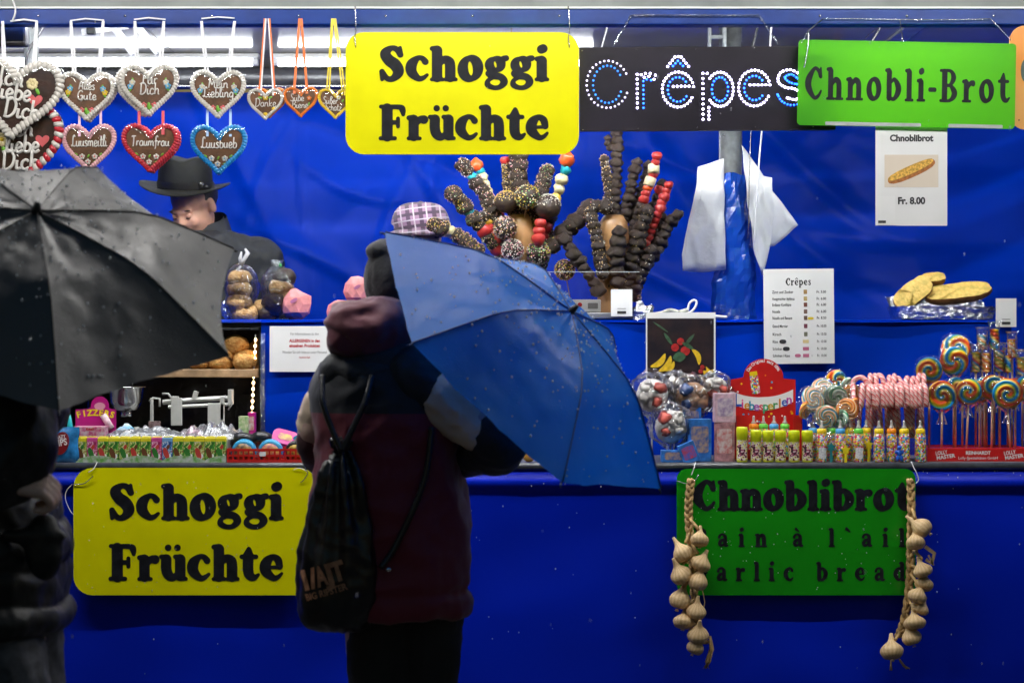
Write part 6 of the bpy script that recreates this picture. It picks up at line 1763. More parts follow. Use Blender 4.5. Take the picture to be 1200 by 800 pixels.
def skewer(label, pts, r_px, kinds, y, spr=0, palette=(0, 1, 2, 3, 4), n=None, seed=0, group='dipped sweets on sticks', squash=1.0):
    """pts: tip .. foot in photo pixels; kinds: piece letters from the tip down (last one repeats)"""
    rnd = random.Random(seed + len(label))
    yy = y if hasattr(y, '__len__') else (y, y)
    A = [P(p[0], p[1], yy[0] + (yy[1] - yy[0]) * i / max(1, len(pts) - 1)) for i, p in enumerate(pts)]
    dense = [Vector(q) for q in spline([tuple(a) for a in A], 12)]
    Ls = [0.0]
    for i in range(len(dense) - 1): Ls.append(Ls[-1] + (dense[i + 1] - dense[i]).length)
    tot = Ls[-1]; r = r_px / S(yy[0])
    def at_len(t):
        t = max(0, min(tot, t))
        for i in range(len(Ls) - 1):
            if Ls[i + 1] >= t:
                f = (t - Ls[i]) / max(1e-9, Ls[i + 1] - Ls[i]); return dense[i].lerp(dense[i + 1], f), (dense[i] - dense[i + 1]).normalized()
        return dense[-1], (dense[-2] - dense[-1]).normalized()
    base = dense[-1]
    o = thing('dipped_skewer', label, 'skewer', base, 0, group)
    MB().tube([d - base + Vector((0, .001, 0)) for d in dense[::4]] + [dense[-1] - base], .002, 6).build('stick', m_stick, o)
    step = (.95 if spr else 1.12) * r
    cnt = n or max(1, int(tot / step))
    sp = {k: MB() for k in range(6)}
    for k in range(cnt):
        p, d = at_len((k + .5) * tot / cnt * (1 if n is None else 1))
        kd = kinds[min(k, len(kinds) - 1)]
        q = d.to_track_quat('Z', 'Y').to_euler()
        rr = r * rnd.uniform(.84, 1.14) * (1.0 if kd in 'csb' else (1.1 if k == 0 and not spr else .72 if spr else .9))
        p = p + Vector((rnd.uniform(-.1, .1), rnd.uniform(-.1, .1), 0)) * r
        q.z += rnd.uniform(0, 6)
        z_ = rr * (tot / cnt / 2 / rr) * 1.12 if kd != 's' else rr * .95
        z_ = min(max(z_, rr * .85), rr * 1.2) * (1.3 if kd == 'o' and k == 0 else 1)
        me = PMESH.get(kd if kd in 'sb' else 'c')
        share(PN[kd], me, o, p - base, q, (rr, rr, z_), PM[kd])
        if spr and kd == 'c':
            for j in range(spr):
                v = Vector((rnd.gauss(0, 1), rnd.gauss(0, 1), rnd.gauss(0, 1))).normalized()
                if v.y > .45: continue
                pp_ = p - base + Vector((v.x * rr, v.y * rr, v.z * rr)) * 1.0
                sz = rnd.uniform(.0014, .0028)
                sp[palette[rnd.randrange(len(palette))]].box(pp_, (sz * rnd.uniform(.8, 2), sz, sz), Euler((rnd.uniform(0, 3), rnd.uniform(0, 3), rnd.uniform(0, 3))))
    if spr:
        mbx = MB(); ml = []
        for k in range(6):
            if sp[k].v:
                mbx.cur = len(ml); ml.append(SPR[k]); mbx.add(sp[k].v, sp[k].f, False)
        if ml: stuff(mbx.build('sprinkles', ml, o))
    return o
Y = YS
# left bunch
skewer('sprinkled skewer slanting left beside the plaid cap', [(529, 224), (546, 244), (566, 270), (592, 305)], 9.5, 'ccctccsccscc', (Y - .06, Y), 150, (0, 1, 1, 2, 3, 4), seed=1)
skewer('sprinkled chocolate skewer under the corner of the yellow sign', [(539, 190), (556, 210), (574, 240), (588, 275), (598, 300)], 9, 'cctccccc', (Y - .03, Y), 150, (0, 0, 1, 2, 5), seed=2)
skewer('candy skewer with orange tip leaning behind the sprinkled one', [(556, 190), (564, 204), (571, 222), (582, 244), (598, 290)], 7, 'otwwwmsyss', (Y + .05, Y + .03), 0, seed=3)
skewer('thin nut sprinkled skewer beside the thick upright one', [(592, 186), (594, 202), (598, 226), (604, 270)], 6.5, 'scccccccc', (Y + .03, Y + .02), 130, (1, 1, 0, 3), seed=4)
skewer('thick upright chocolate skewer with chopped nuts under the yellow sign', [(607, 176), (608, 200), (609, 236), (610, 270)], 11.5, 'c', (Y, Y), 200, (0, 5, 5, 1, 2), seed=5)
skewer('sprinkled chocolate skewer leaning right with a round tip', [(643, 196), (636, 215), (628, 240), (620, 290)], 9, 'cccccccc', (Y, Y), 150, (0, 1, 2, 4, 5), seed=6)
skewer('tall candy skewer with orange egg tip and turquoise sweet', [(665, 181), (662, 200), (656, 218), (649, 238), (636, 285)], 8.2, 'otwwyscss', (Y - .04, Y), 0, seed=7, n=9)
skewer('dark sprinkled skewer hanging low on the right of the left block', [(648, 235), (643, 262), (638, 290), (630, 330)], 8, 'cccccccc', (Y + .02, Y), 110, (0, 1, 4, 5), seed=8)
skewer('sprinkled skewer tip in front of the plaid cap', [(503, 262), (517, 267), (535, 276), (565, 296)], 10, 'ccwcc', (Y - .1, Y - .05), 170, (1, 1, 2, 3, 0), seed=9)
skewer('red and yellow striped sweet skewer left of the dipped apples', [(566, 250), (574, 262), (580, 280), (596, 310)], 8.5, 'cysssss', (Y - .02, Y), 60, (0, 1), seed=10)
def apple(label, px, py, rpx, y, cap_pal, foot, full=False, cols=(m_choc,)):
    c = P(px, py, y); r = rpx / S(y); f_ = P(foot[0], foot[1], Y)
    o = thing('dipped_apple', label, 'dipped sweet', f_, 0, 'dipped apples on sticks')
    MB().tube([(0, 0, 0), c - f_], .0022, 6).build('stick', m_stick, o)
    MB().ball(c - f_, (r, r, r * .95), 18, 12, jit=.05, seed=px).build('chocolate_ball', cols[0], o)
    rnd = random.Random(px); sp = [MB() for _ in range(6)]
    for j in range(420):
        v = Vector((rnd.gauss(0, 1), rnd.gauss(0, 1), rnd.gauss(0, 1))).normalized()
        if v.y > .4 or (not full and v.z < .12 + .1 * noise.noise(v * 4)): continue
        sz = rnd.uniform(.0018, .0034)
        sp[cap_pal[rnd.randrange(len(cap_pal))]].box(c - f_ + v * r * 1.01, (sz * rnd.uniform(.8, 1.6), sz, sz), Euler((rnd.uniform(0, 3), rnd.uniform(0, 3), rnd.uniform(0, 3))))
    mbx = MB(); ml = []
    for k in range(6):
        if sp[k].v: mbx.cur = len(ml); ml.append(SPR[k]); mbx.add(sp[k].v, sp[k].f, False)
    stuff(mbx.build('sprinkles', ml, o))
apple('chocolate ball half covered in golden nuts above the wooden block', 593, 237, 13.5, Y - .06, (1, 1, 3), (606, 280))
apple('chocolate ball covered all over in coloured sprinkles beside the nutty one', 618, 231, 14.5, Y - .07, (0, 4, 3, 5, 1), (611, 280), True)
apple('dark chocolate ball topped with white crumbs', 642, 243, 15.5, Y - .07, (0, 0), (624, 285))
apple('ball covered in nuts and pink crumbs left of the wooden block', 592, 267, 14, Y - .07, (0, 1, 2, 1), (604, 300), True)
apple('ball with white marshmallow bits just above the umbrella', 601, 293, 13, Y - .08, (0, 0, 2), (606, 315), True)
apple('chocolate ball with pastel sprinkles between the two wooden blocks', 631, 296, 14, Y - .06, (0, 2, 3, 4), (618, 320), True)
apple('small chocolate ball with coloured sprinkles under the acrylic edge', 662, 316, 12, Y - .04, (0, 2, 3), (668, 350), True)
skewer('red sweet on a stick below the white crumbed ball', [(634, 258), (632, 272), (630, 286)], 8, 'ss', Y - .09, 0, seed=11)
# right bunch
skewer('tall upright skewer of chocolate grapes reaching the light sign', [(722, 152), (723, 175), (722, 205), (721, 255)], 7.2, 'c', (Y, Y), 0, seed=12)
skewer('small chocolate grape cluster beside the tall skewer', [(713, 159), (712, 168), (718, 175)], 4.5, 'ccc', (Y - .01, Y), 0, seed=13)
skewer('thin chocolate skewer with pale sprinkles left of the tall one', [(707, 184), (711, 205), (713, 228), (716, 260)], 6, 'c', (Y, Y), 40, (0, 1, 1), seed=14)
skewer('chocolate grape skewer leaning right of the tall one', [(747, 186), (743, 205), (737, 230), (730, 262)], 7.2, 'c', (Y, Y), 0, seed=15)
skewer('chocolate skewer hidden behind the red and white fruit skewer', [(762, 191), (756, 208), (748, 232), (738, 262)], 6.5, 'c', (Y + .05, Y + .02), 0, seed=16)
skewer('fruit skewer of red berries and white banana slices', [(770, 180), (766, 200), (759, 222), (751, 243), (738, 280)], 6.3, 'ssbsbossc', (Y - .05, Y), 0, seed=17)
skewer('skewer of glossy red strawberries', [(785, 214), (777, 236), (768, 258), (757, 284), (748, 310)], 6.3, 's', (Y - .05, Y), 0, seed=18)
skewer('chocolate skewer hidden behind the strawberry skewer', [(777, 212), (770, 232), (758, 262), (745, 290)], 7, 'csc', (Y + .04, Y + .02), 0, seed=19)
skewer('chocolate skewer slanting far right with a curved tip', [(797, 249), (785, 262), (773, 285), (757, 310), (742, 335)], 8, 'c', (Y - .05, Y), 0, seed=20)
skewer('short chocolate skewer between the strawberries and the slanting one', [(777, 251), (770, 270), (760, 292), (748, 315)], 7.5, 'c', (Y, Y), 0, seed=21)
skewer('chocolate banana skewer upright in front of the wooden block', [(727, 266), (723, 290), (723, 312), (725, 336)], 9.5, 'c', (Y - .09, Y - .08), 0, seed=22)
skewer('chocolate skewer with pale sprinkles leaning in front of the block', [(690, 244), (697, 270), (703, 298), (707, 325)], 8, 'c', (Y - .06, Y - .08), 45, (0, 1, 1), seed=23)
skewer('chocolate banana skewer slanting down to the acrylic corner', [(658, 276), (673, 298), (688, 320), (704, 344)], 8.5, 'c', (Y - .1, Y - .08), 0, seed=24)
skewer('thick chocolate skewer with yellow and green drizzle', [(694, 240), (680, 255), (662, 272), (642, 292)], 10.5, 'c', (Y - .02, Y - .04), 14, (3, 4, 2), seed=25)
skewer('chocolate ring of grapes with nuts at the top of the block', [(713, 245), (703, 240), (694, 244)], 8.5, 'c', (Y - .05, Y - .03), 30, (1, 0), seed=26)
skewer('dark chocolate skewer with nuts right of the upright banana one', [(760, 243), (752, 265), (745, 290), (738, 318), (732, 345)], 10, 'c', (Y - .06, Y - .04), 14, (1, 1, 0), seed=27)
skewer('chocolate grape skewer low at the right of the wooden block', [(765, 290), (755, 310), (745, 330), (738, 348)], 9, 'c', (Y - .05, Y - .02), 10, (1, 0), seed=28)
skewer('sprinkled chocolate skewer standing low behind the blank card', [(748, 300), (747, 325), (745, 352)], 6.5, 'c', (Y - .02, Y), 50, (0, 1, 2), seed=29)
# acrylic guard and tray
tg = thing('skewer_tray', 'dark grey tray with clear acrylic guard in front of the chocolate skewers', 'tray', (P(690, 0, .52).x, .52, zs + .004)); s2 = S(.52)
m_dgrey = mat('grey_tray', (.20, .21, .23), .35, metal=.3, var=(20, .15))
MB().box((-.03, .15, .012), (.38, .33, .022), bev=.004).build('tray_body', m_dgrey, tg)
MB().box((-.05, -.012, .06), (118 / s2 + .1, .003, P(0, 305, .52).z - P(0, 352, .52).z)).build('acrylic_guard', m_acryl, tg, loc=(0, 0, .03))
MB().box((-.05, -.012, .162), (118 / s2 + .1, .004, .0018)).build('acrylic_edge', mat('acrylic_edge', (.55, .58, .6), .2), tg)
def blank_card(label, px0, py0, px1, py1, y):
    o, lp, s3 = board('blank_card', label, 'card', px0, py0, px1, py1, y, m_paper, .001, .0015)
    MB().prism(rrect((px1 - px0) * .42 / s3, 3.2 / s3, .0008), -.0014, -.0004).build('label_print', m_print, o, loc=lp((px0 + px1) / 2, py1 - 4.5))
    MB().prism(rrect((px1 - px0) * .4 / s3, .7 / s3, .0001), -.0014, -.0004).build('line_print', m_print_grey, o, loc=lp((px0 + px1) / 2, py1 - 9))
    return o
blank_card('small white card standing in front of the chocolate skewers', 716, 339, 741, 370.5, .49)
blank_card('small white card below the garlic bread tray', 1167, 349.5, 1191, 383, .42)
o = thing('white_packet', 'white packet with red print lying behind the acrylic guard', 'packet', (P(684, 0, .58).x, .56, zs + .028)); MB().box((0, 0, .022), (.115, .05, .044), bev=.003).build('packet_body', m_paper, o)
MB().prism([(math.cos(k * PI / 6) * .008, math.sin(k * PI / 6) * .008) for k in range(12)], -.0262, -.0252).build('red_print', m_print_red, o, loc=(-.015, 0, .026)); MB().prism(rrect(.035, .02, .002), -.0262, -.0252).build('grey_print', m_print_grey, o, loc=(.03, 0, .022))
# foil, cables and tablet on the shelf
o = thing('foil_scrap', 'crumpled silver foil beside the white card', 'foil', (P(753, 0, .5).x, .5, zs + .004)); MB().ball((0, 0, .02), (.035, .02, .032), 18, 12, jit=.6, seed=2).build('foil_body', m_foil, o)
o = thing('cable_pile', 'grey green leads and a white charging cable piled behind the fruit picture', 'cables', (P(785, 0, .52).x, .52, zs + .004))
mb = MB(); mb.tube(spline([(-.06, 0, .012), (-.02, .01, .02), (.03, -.01, .022), (.06, .0, .03)], 8), .009, 8); mb.tube(spline([(-.05, -.02, .008), (0, -.015, .03), (.05, -.02, .012)], 8), .007, 8); mb.build('grey_lead', mat('grey_green_lead', (.42, .45, .40), .5, var=(60, .4)), o)
MB().tube(spline([(-.02, -.02, .012), (.04, -.02, .016), (.075, -.02, .028), (.09, -.02, .055), (.082, -.02, .065), (.066, -.02, .055), (.06, -.02, .03)], 8), .004, 8).build('white_cable', m_cord_w, o)
o = thing('white_tablet', 'white tablet lying on the shelf left of the crepes menu', 'tablet', (P(825, 0, .50).x, .50, zs + .012)); o.rotation_euler = (0, R(4), R(-6)); MB().box((0, 0, .004), (.16, .09, .009), bev=.004).build('tablet_body', m_white, o); MB().box((0, 0, .0092), (.14, .075, .0012)).build('screen', m_black, o)
o = thing('clear_bag', 'scrap of clear film standing behind the white tablet', 'plastic bag', (P(842, 0, .62).x, .62, zs + .004)); MB().grid(lambda u, v: Vector(((u - .5) * .06 + .02 * v, .012 * noise.noise(Vector((u * 6, v * 6, 1))), .06 * v * (1 - .3 * u))), 10, 10, False).build('crinkled_film', m_cello2, o)
# wrapped post and carrier bags
m_wrap = mat('blue_foil_wrap', (.005, .06, .42), .22, coat=.3, var=(5, .3), bump=(7, .35, .03))
o = thing('post_wrap', 'blue plastic wrapping taped around the foot of the steel post', 'wrapping', (pp.x, pp.y, zs))
zt0, zt1 = P(0, 378, .9).z, P(0, 205, .9).z
def wr(u, v):
    t = 2 * PI * u; z = (zt0 - zs) + (zt1 - zt0) * v
    q = .060 + .022 * (1 - v) + .016 * noise.noise(Vector((math.cos(t) * 1.3, math.sin(t) * 1.3, v * 4))) + .012 * abs(noise.noise(Vector((math.cos(t) * 2.4 + v * 3, math.sin(t) * 2.4, v * 9))))
    if v > .97: q *= .9
    return Vector((math.cos(t) * q + .02 * (1 - v), math.sin(t) * q, z + .006 * math.sin(t * 3) * (v > .97)))
MB().grid(wr, 30, 22, False).build('wrap_sheet', m_wrap, o)
m_bagw = bpy.data.materials.new('white_carrier_film'); m_bagw.use_nodes = True
nt = m_bagw.node_tree; bq = nt.nodes['Principled BSDF']; bq.inputs['Base Color'].default_value = (.80, .81, .82, 1); bq.inputs['Roughness'].default_value = .42
tc = nt.nodes.new('ShaderNodeTexCoord'); nz = nt.nodes.new('ShaderNodeTexNoise'); nz.inputs['Scale'].default_value = 9; nz.inputs['Detail'].default_value = 4; nt.links.new(tc.outputs['Object'], nz.inputs['Vector'])
bp = nt.nodes.new('ShaderNodeBump'); bp.inputs['Strength'].default_value = .6; bp.inputs['Distance'].default_value = .03; nt.links.new(nz.outputs[0], bp.inputs['Height']); nt.links.new(bp.outputs[0], bq.inputs['Normal'])
tl = nt.nodes.new('ShaderNodeBsdfTranslucent'); tl.inputs[0].default_value = (.7, .72, .75, 1); mx = nt.nodes.new('ShaderNodeMixShader'); mx.inputs[0].default_value = .25
nt.links.new(bq.outputs[0], mx.inputs[1]); nt.links.new(tl.outputs[0], mx.inputs[2]); nt.links.new(mx.outputs[0], nt.nodes['Material Output'].inputs[0])
def carrier(label, poly, y, seed, pr=False):
    pts = [P(a, b_, y) for a, b_ in poly]; c = sum(pts, Vector()) / len(pts)
    bm = bmesh.new(); vs = [bm.verts.new(p - c) for p in pts]; f = bm.faces.new(vs)
    bmesh.ops.triangulate(bm, faces=bm.faces[:]); bmesh.ops.subdivide_edges(bm, edges=bm.edges[:], cuts=11, use_grid_fill=True)
    for v in bm.verts:
        pz = Vector((v.co.x * 1.6, 0, v.co.z * .8)); v.co.y += .045 * noise.noise(pz * 5 + Vector((seed, 0, 0))) + .022 * (abs(noise.noise(pz * 11 + Vector((seed, 3, 0)))) - .3); v.co.x += .006 * noise.noise(v.co * 14)
    g2 = bmesh.ops.extrude_face_region(bm, geom=bm.faces[:])
    for v in [e for e in g2['geom'] if isinstance(e, bmesh.types.BMVert)]: v.co.y += .006
    bmesh.ops.recalc_face_normals(bm, faces=bm.faces[:])
    for f2 in bm.faces: f2.smooth = True
    me = bpy.data.meshes.new('bag_film'); bm.to_mesh(me); bm.free(); me.materials.append(m_bagw)
    o = thing('carrier_bags', label, 'carrier bags', c); b = bpy.data.objects.new('bag_film', me); col.objects.link(b); b.parent = o
    if pr:
        mb = MB()
        for (px, py, w_, h_) in ((838, 238, 3, 10), (839, 251, 3, 6), (839, 264, 3, 9), (836, 273, 8, 1.6), (835, 294, 9, 2.2)):
            q = P(px, py, y) - c; mb.prism(rrect(w_ / S(y), h_ / S(y), .001, cx=q.x, cz=q.z), -.03, -.0295)
        mb.build('bag_print', m_print_grey, o)
    return o
carrier('stack of white carrier bags hanging on the left of the steel post', [(818, 196), (848, 186), (850, 316), (826, 319), (801, 317), (799, 298), (806, 268), (820, 236)], .84, 1)
carrier('white paper bags hanging on the right of the steel post behind the cords', [(868, 170), (876, 180), (896, 206), (905, 208), (908, 245), (903, 290), (892, 323), (884, 290), (874, 220)], .80, 5)
carrier('white carrier bag corner spreading right behind the others', [(870, 180), (905, 222), (936, 264), (908, 288), (896, 290), (880, 220)], .96, 9)
for (x0, yy0, x1, yy1, lab) in ((880, 150, 877, 270, 'thin wire hanging from the light sign over the carrier bags'), (893, 150, 884, 285, 'white cord hanging beside the steel post over the carrier bags')):
    cable(lab, [P(x0, yy0, .74), P((x0 + x1) / 2, (yy0 + yy1) / 2 - 15, .74), P(x1, yy1, .74)], .003 if x0 == 893 else .0014, m_cord_w if x0 == 893 else m_chrome, 'hanging_cord')
# garlic bread in a foil tray
o = thing('foil_tray', 'aluminium foil tray on the shelf at the right', 'foil tray', (P(1107, 0, .55).x, .60, zs + .004)); s2 = S(.55); w = 120 / s2
def ft(u, v):
    t = 2 * PI * u; c, s3 = math.cos(t), math.sin(t); q = (abs(c) ** 6 + abs(s3) ** 6) ** (-1 / 6)
    k = .92 + .08 * v; return Vector((c * q * w / 2 * k, s3 * q * .12 * k, .045 * v + .006 * noise.noise(Vector((c * 9, s3 * 9, v * 3))) * (v > .8)))
MB().grid(ft, 72, 6).add([(-w * .45, -.108, .003), (w * .45, -.108, .003), (w * .45, .108, .003), (-w * .45, .108, .003)], [(0, 1, 2, 3)]).build('tray_wall', m_foil, o)
MB().grid(lambda u, v: Vector(((u - .5) * w * .95, .02 + .11 * v, .02 + .10 * v * (.6 + .4 * abs(noise.noise(Vector((u * 7, v * 3, 4))))) + .015 * noise.noise(Vector((u * 14, v * 8, 1))))), 40, 14, False).build('foil_lining', m_foil, o)
m_gb = mat('garlic_bread_crumb', (.78, .52, .13), .6, var=(60, .5, (.50, .36, .07)), bump=(120, .8, .004)); m_crust = mat('bread_crust', (.30, .12, .035), .55, var=(30, .4), bump=(50, .4, .005))
def bread(label, px, py, lpx, wpx, y, rot, tilt):
    c = P(px, py, y); s3 = S(y); L_, W_ = lpx / s3, wpx / s3
    o = thing('garlic_bread', label, 'garlic bread', c, 0, 'halves of garlic bread in the foil tray'); o.rotation_euler = (R(tilt), R(rot), 0)
    def face(k): return [(x * k * (1 + .05 * noise.noise(Vector((x * 60, z * 60, px)))), z * k * (1 + .10 * noise.noise(Vector((x * 45, z * 45, px + 3))))) for x, z in leaf_shape(L_, W_, 44, 3)]
    f0, n_ = face(1), 44; vs = []
    for (k, yy) in ((.965, -.003), (1.0, .004), (.98, .016), (.86, .028), (.5, .036)): vs += [Vector((x * k, yy, z * k)) for x, z in f0]
    MB().add(vs, [tuple(range(4 * n_, 5 * n_))[::-1]] + [(i * n_ + j, (i + 1) * n_ + j, (i + 1) * n_ + (j + 1) % n_, i * n_ + (j + 1) % n_) for i in range(4) for j in range(n_)], True).build('crust', m_crust, o)
    def crumb(u, v):
        t = 2 * PI * u; i = int(u * n_) % n_; x, z = f0[i]; q = .975 * v; return Vector((x * q, -.0035 - .004 * (1 - v ** 4) + .002 * noise.noise(Vector((x * q * 120, z * q * 120, px))), z * q))
    MB().grid(crumb, n_, 8).build('garlic_crumb', m_gb, o)
bread('garlic bread half leaning across the left end of the foil tray', 1070, 343, 50, 27, .53, -38, -20)
bread('garlic bread half peeking over the leaning one', 1094, 325, 28, 14, .57, -4, -40)
bread('long garlic bread half with dark crust lying in the foil tray', 1122, 341, 80, 27, .545, -7, -48)

# ================================================================== people
m_skin = mat('skin', (.50, .27, .18), .5, sss=.12, var=(18, .12), bump=(140, .12, .002))
m_skin_b = mat('skin_cool', (.62, .42, .35), .5, sss=.12, var=(18, .12), bump=(140, .12, .002))
m_bjacket = mat('black_jacket_cloth', (.022, .024, .028), .6, spec=.25, var=(12, .25), bump=(30, .3, .01))
m_puff = mat('black_down_jacket', (.010, .0105, .011), .48, spec=.35, var=(9, .3), bump=(22, .5, .01))
m_maroon = mat('maroon_jacket', (.060, .007, .016), .6, sheen=.25, var=(9, .25), bump=(28, .35, .01))
m_navy = mat('navy_yoke_cloth', (.010, .012, .018), .6, sheen=.2, var=(9, .25), bump=(28, .35, .01))
m_creamc = mat('cream_sleeve_cloth', (.82, .64, .47), .65, sheen=.3, var=(9, .12), bump=(26, .3, .01))
m_mhood = mat('maroon_hood_cloth', (.15, .026, .045), .62, sheen=.3, var=(10, .2), bump=(24, .35, .01))
m_beanie = mat('black_beanie_knit', (.010, .011, .013), .8, sheen=.3, bump=(120, .5, .004))
m_trous = mat('black_trousers', (.007, .007, .009), .7, var=(10, .3), bump=(40, .3, .006))
m_jeans = mat('dark_grey_jeans', (.055, .058, .070), .75, var=(30, .45), bump=(70, .4, .005))
m_bagc = mat('black_bag_nylon', (.008, .008, .010), .34, coat=.1, var=(8, .3), bump=(18, .35, .012))
m_hair = mat('dark_hair', (.012, .009, .007), .5, bump=(150, .5, .004))
m_felt = mat('black_felt', (.012, .013, .013), .7, spec=.3, var=(20, .3), bump=(150, .2, .003))
m_felt2 = mat('olive_brim_felt', (.022, .022, .019), .65, spec=.3, var=(20, .3), bump=(150, .2, .003))
m_leather = mat('black_leather_band', (.012, .012, .013), .3, coat=.3)
m_shoe = mat('dark_shoe', (.015, .014, .013), .4)
m_eye = mat('eye_white', (.20, .15, .13), .5); m_iris = mat('eye_iris', (.02, .013, .01), .4)

def head_shape(mb, c, k=1.0, yaw=0.0, pitch=0.0):
    """skull, jaw, nose, brow, ears; face looks along -y before yaw and pitch"""
    c = Vector(c); E = Euler((pitch, 0, yaw)); M3 = E.to_matrix()
    def q(x, y, z): return c + M3 @ (Vector((x, y, z)) * k)
    def bl(p, r): mb.ball(q(*p), tuple(a * k for a in r), 16, 12, E)
    bl((0, .015, .035), (.074, .092, .085)); bl((0, -.02, -.03), (.062, .07, .075)); bl((0, -.045, -.085), (.036, .034, .026))
    bl((0, -.074, .018), (.052, .016, .012))
    chain(mb, [(*q(0, -.080, .010), .008 * k), (*q(0, -.096, -.022), .0105 * k)], 8)
    for s in (-1, 1):
        bl((s * .011, -.088, -.026), (.009, .009, .007)); bl((s * .034, -.066, -.028), (.022, .018, .022)); bl((s * .077, .012, -.005), (.010, .018, .030))
    bl((0, -.088, -.055), (.024, .010, .006)); bl((0, -.086, -.064), (.021, .010, .007))
    chain(mb, [(*q(0, .02, -.05), .05 * k), (c.x, c.y + .03, c.z - .16 * k, .052 * k)], 14)
    return q

def face_details(o, q, k=1.0, yaw=0.0, pitch=0.0):
    E = Euler((pitch, 0, yaw))
    for s in (-1, 1):
        e = MB().ball(q(s * .031, -.0735, .002), .0112 * k, 12, 8).build('eye', m_skin, o)
        MB().ball(q(s * .031, -.0822, -.006), (.0105 * k, .004 * k, .0017 * k), 10, 6, E).build('lash_line', m_iris, e)
        MB().ball(q(s * .033, -.079, .022), (.017 * k, .006 * k, .0032 * k), 10, 6, E).build('eyebrow', m_hair, o)

def hand(mb, wrist, direc, up, k=1.0, curl=1.0, side=1):
    """palm, four curled fingers of different lengths and a thumb that leaves the side of the palm"""
    w = Vector(wrist); d = Vector(direc).normalized(); u = Vector(up); u = (u - d * u.dot(d)).normalized(); s = d.cross(u) * side
    # palm
    pc = w + d * .045 * k
    for i in range(4):
        f = (i - 1.5) * .021 * k
        chain(mb, [(*(w + s * f * .6), .014 * k), (*(w + d * .085 * k + s * f), .012 * k)], 8)
    lens = (.040, .046, .043, .034)
    for i in range(4):
        f = (i - 1.5) * .021 * k; L = lens[i] * k
        p0 = w + d * .085 * k + s * f
        a1 = R(55 * curl); p1 = p0 + (d * math.cos(a1) - u * math.sin(a1)) * L
        a2 = R(140 * curl); p2 = p1 + (d * math.cos(a2) - u * math.sin(a2)) * L * .75
        a3 = R(195 * curl); p3 = p2 + (d * math.cos(a3) - u * math.sin(a3)) * L * .5
        chain(mb, [(*p0, .0105 * k), (*p1, .0098 * k), (*p2, .009 * k), (*p3, .008 * k)], 8)
    t0 = w + d * .03 * k - s * .035 * k; t1 = t0 + (d * .7 - s * .45 - u * .45).normalized() * .04 * k; t2 = t1 + (d * .55 + s * .45 - u * .6).normalized() * .036 * k
    chain(mb, [(*(w + d * .01 * k - s * .02 * k), .014 * k), (*t0, .013 * k), (*t1, .011 * k), (*t2, .009 * k)], 8)

def wrinkle(amp, fr, seed=0, zs_=1.0):
    def f(co, n):
        p = Vector((co.x * fr, co.y * fr, co.z * fr * zs_)) + Vector((seed, seed * 2, 0))
        return amp * (noise.noise(p) + .5 * (1 - 2 * abs(noise.noise(p * 1.9)))) 
    return f

# ------------------------------------------------------------------ vendor with the felt hat
vx = P(228, 0, 1.3).x
man = thing('person', 'vendor in black felt hat and black jacket looking down behind the counter', 'person', (vx, 1.3, .22))
YAW, PIT = R(-30), R(30)
hc = (.0, -.02, P(0, 243, 1.3).z - .22)
mb = MB()
q = head_shape(mb, hc, 1.06, YAW, PIT)
loft(mb, [(0, .02, .75, .15, .1), (0, .02, .95, .165, .11), (0, .02, 1.25, .19, .11), (0, .02, 1.45, .19, .10), (0, .02, 1.53, .09, .07)], 20)
for s in (-1, 1):
    chain(mb, [(s * .1, .02, .8, .085), (s * .1, .0, .42, .06), (s * .1, .02, .08, .045)]); chain(mb, [(s * .1, .03, .05, .045), (s * .1, -.1, .035, .035)])
    chain(mb, [(s * .2, .02, 1.44, .06), (s * .26, -.02, 1.2, .048), (s * .18, -.22, 1.08, .038)]); hand(mb, (s * .17, -.24, 1.07), (-s * .2, -1, -.1), (0, 0, 1), 1.0, .8, s)
fuse(mb, 'body', m_skin, man, .0075, 3)
face_details(man, q, 1.06, YAW, PIT)
mb = MB()
zsh_ = P(0, 285, 1.3).z - .22
loft(mb, [(0.03, .03, .72, .20, .15), (.03, .03, 1.0, .22, .16), (.03, .03, 1.3, .25, .165), (.03, .03, zsh_ - .10, .265, .155), (.03, .035, zsh_ - .02, .22, .13), (.02, .04, zsh_ + .04, .12, .105)], 28)
chain(mb, [(.24, .03, zsh_ - .07, .085), (.30, .0, zsh_ - .30, .072), (.24, -.18, zsh_ - .48, .058)]); chain(mb, [(-.18, .03, zsh_ - .07, .085), (-.26, -.02, zsh_ - .30, .072), (-.16, -.2, zsh_ - .48, .058)])
fuse(mb, 'jacket', m_bjacket, man, .010, 4, lambda co, n: .014 * (1 - 2 * abs(noise.noise(Vector((co.x * 6 + co.z * 3, co.y * 6, co.z * 8))))) + .008 * (1 - 2 * abs(noise.noise(co * 15))))
mb = MB()
def collar(u, v):
    t = 2 * PI * u
    return Vector((.03 + math.cos(t) * (.128 - .042 * v), .045 + math.sin(t) * (.122 - .038 * v), zsh_ - .012 + (.105 + .012 * math.cos(t) + .03 * math.sin(t)) * v + .006 * noise.noise(Vector((math.cos(t) * 2, math.sin(t) * 2, 1)))))
mb.grid(collar, 36, 6).grid(lambda u, v: collar(1 - u, v) * 1 + Vector((-.012 * math.cos(2 * PI * (1 - u)), -.012 * math.sin(2 * PI * (1 - u)), 0)), 36, 6)
mb.build('collar', m_bjacket, man)
mb = MB()
loft(mb, [(0, .02, .05, .1, .08), (0, .02, .1, .16, .10), (0, .02, .5, .18, .12), (0, .02, .85, .2, .13)], 24); fuse(mb, 'trousers', m_trous, man, .014, 2)
# hair at the neck
mb = MB(); mb.ball(q(0, .03, .03), (.083, .094, .082), 18, 12, Euler((PIT, 0, YAW))); mb.build('hair', m_hair, man)
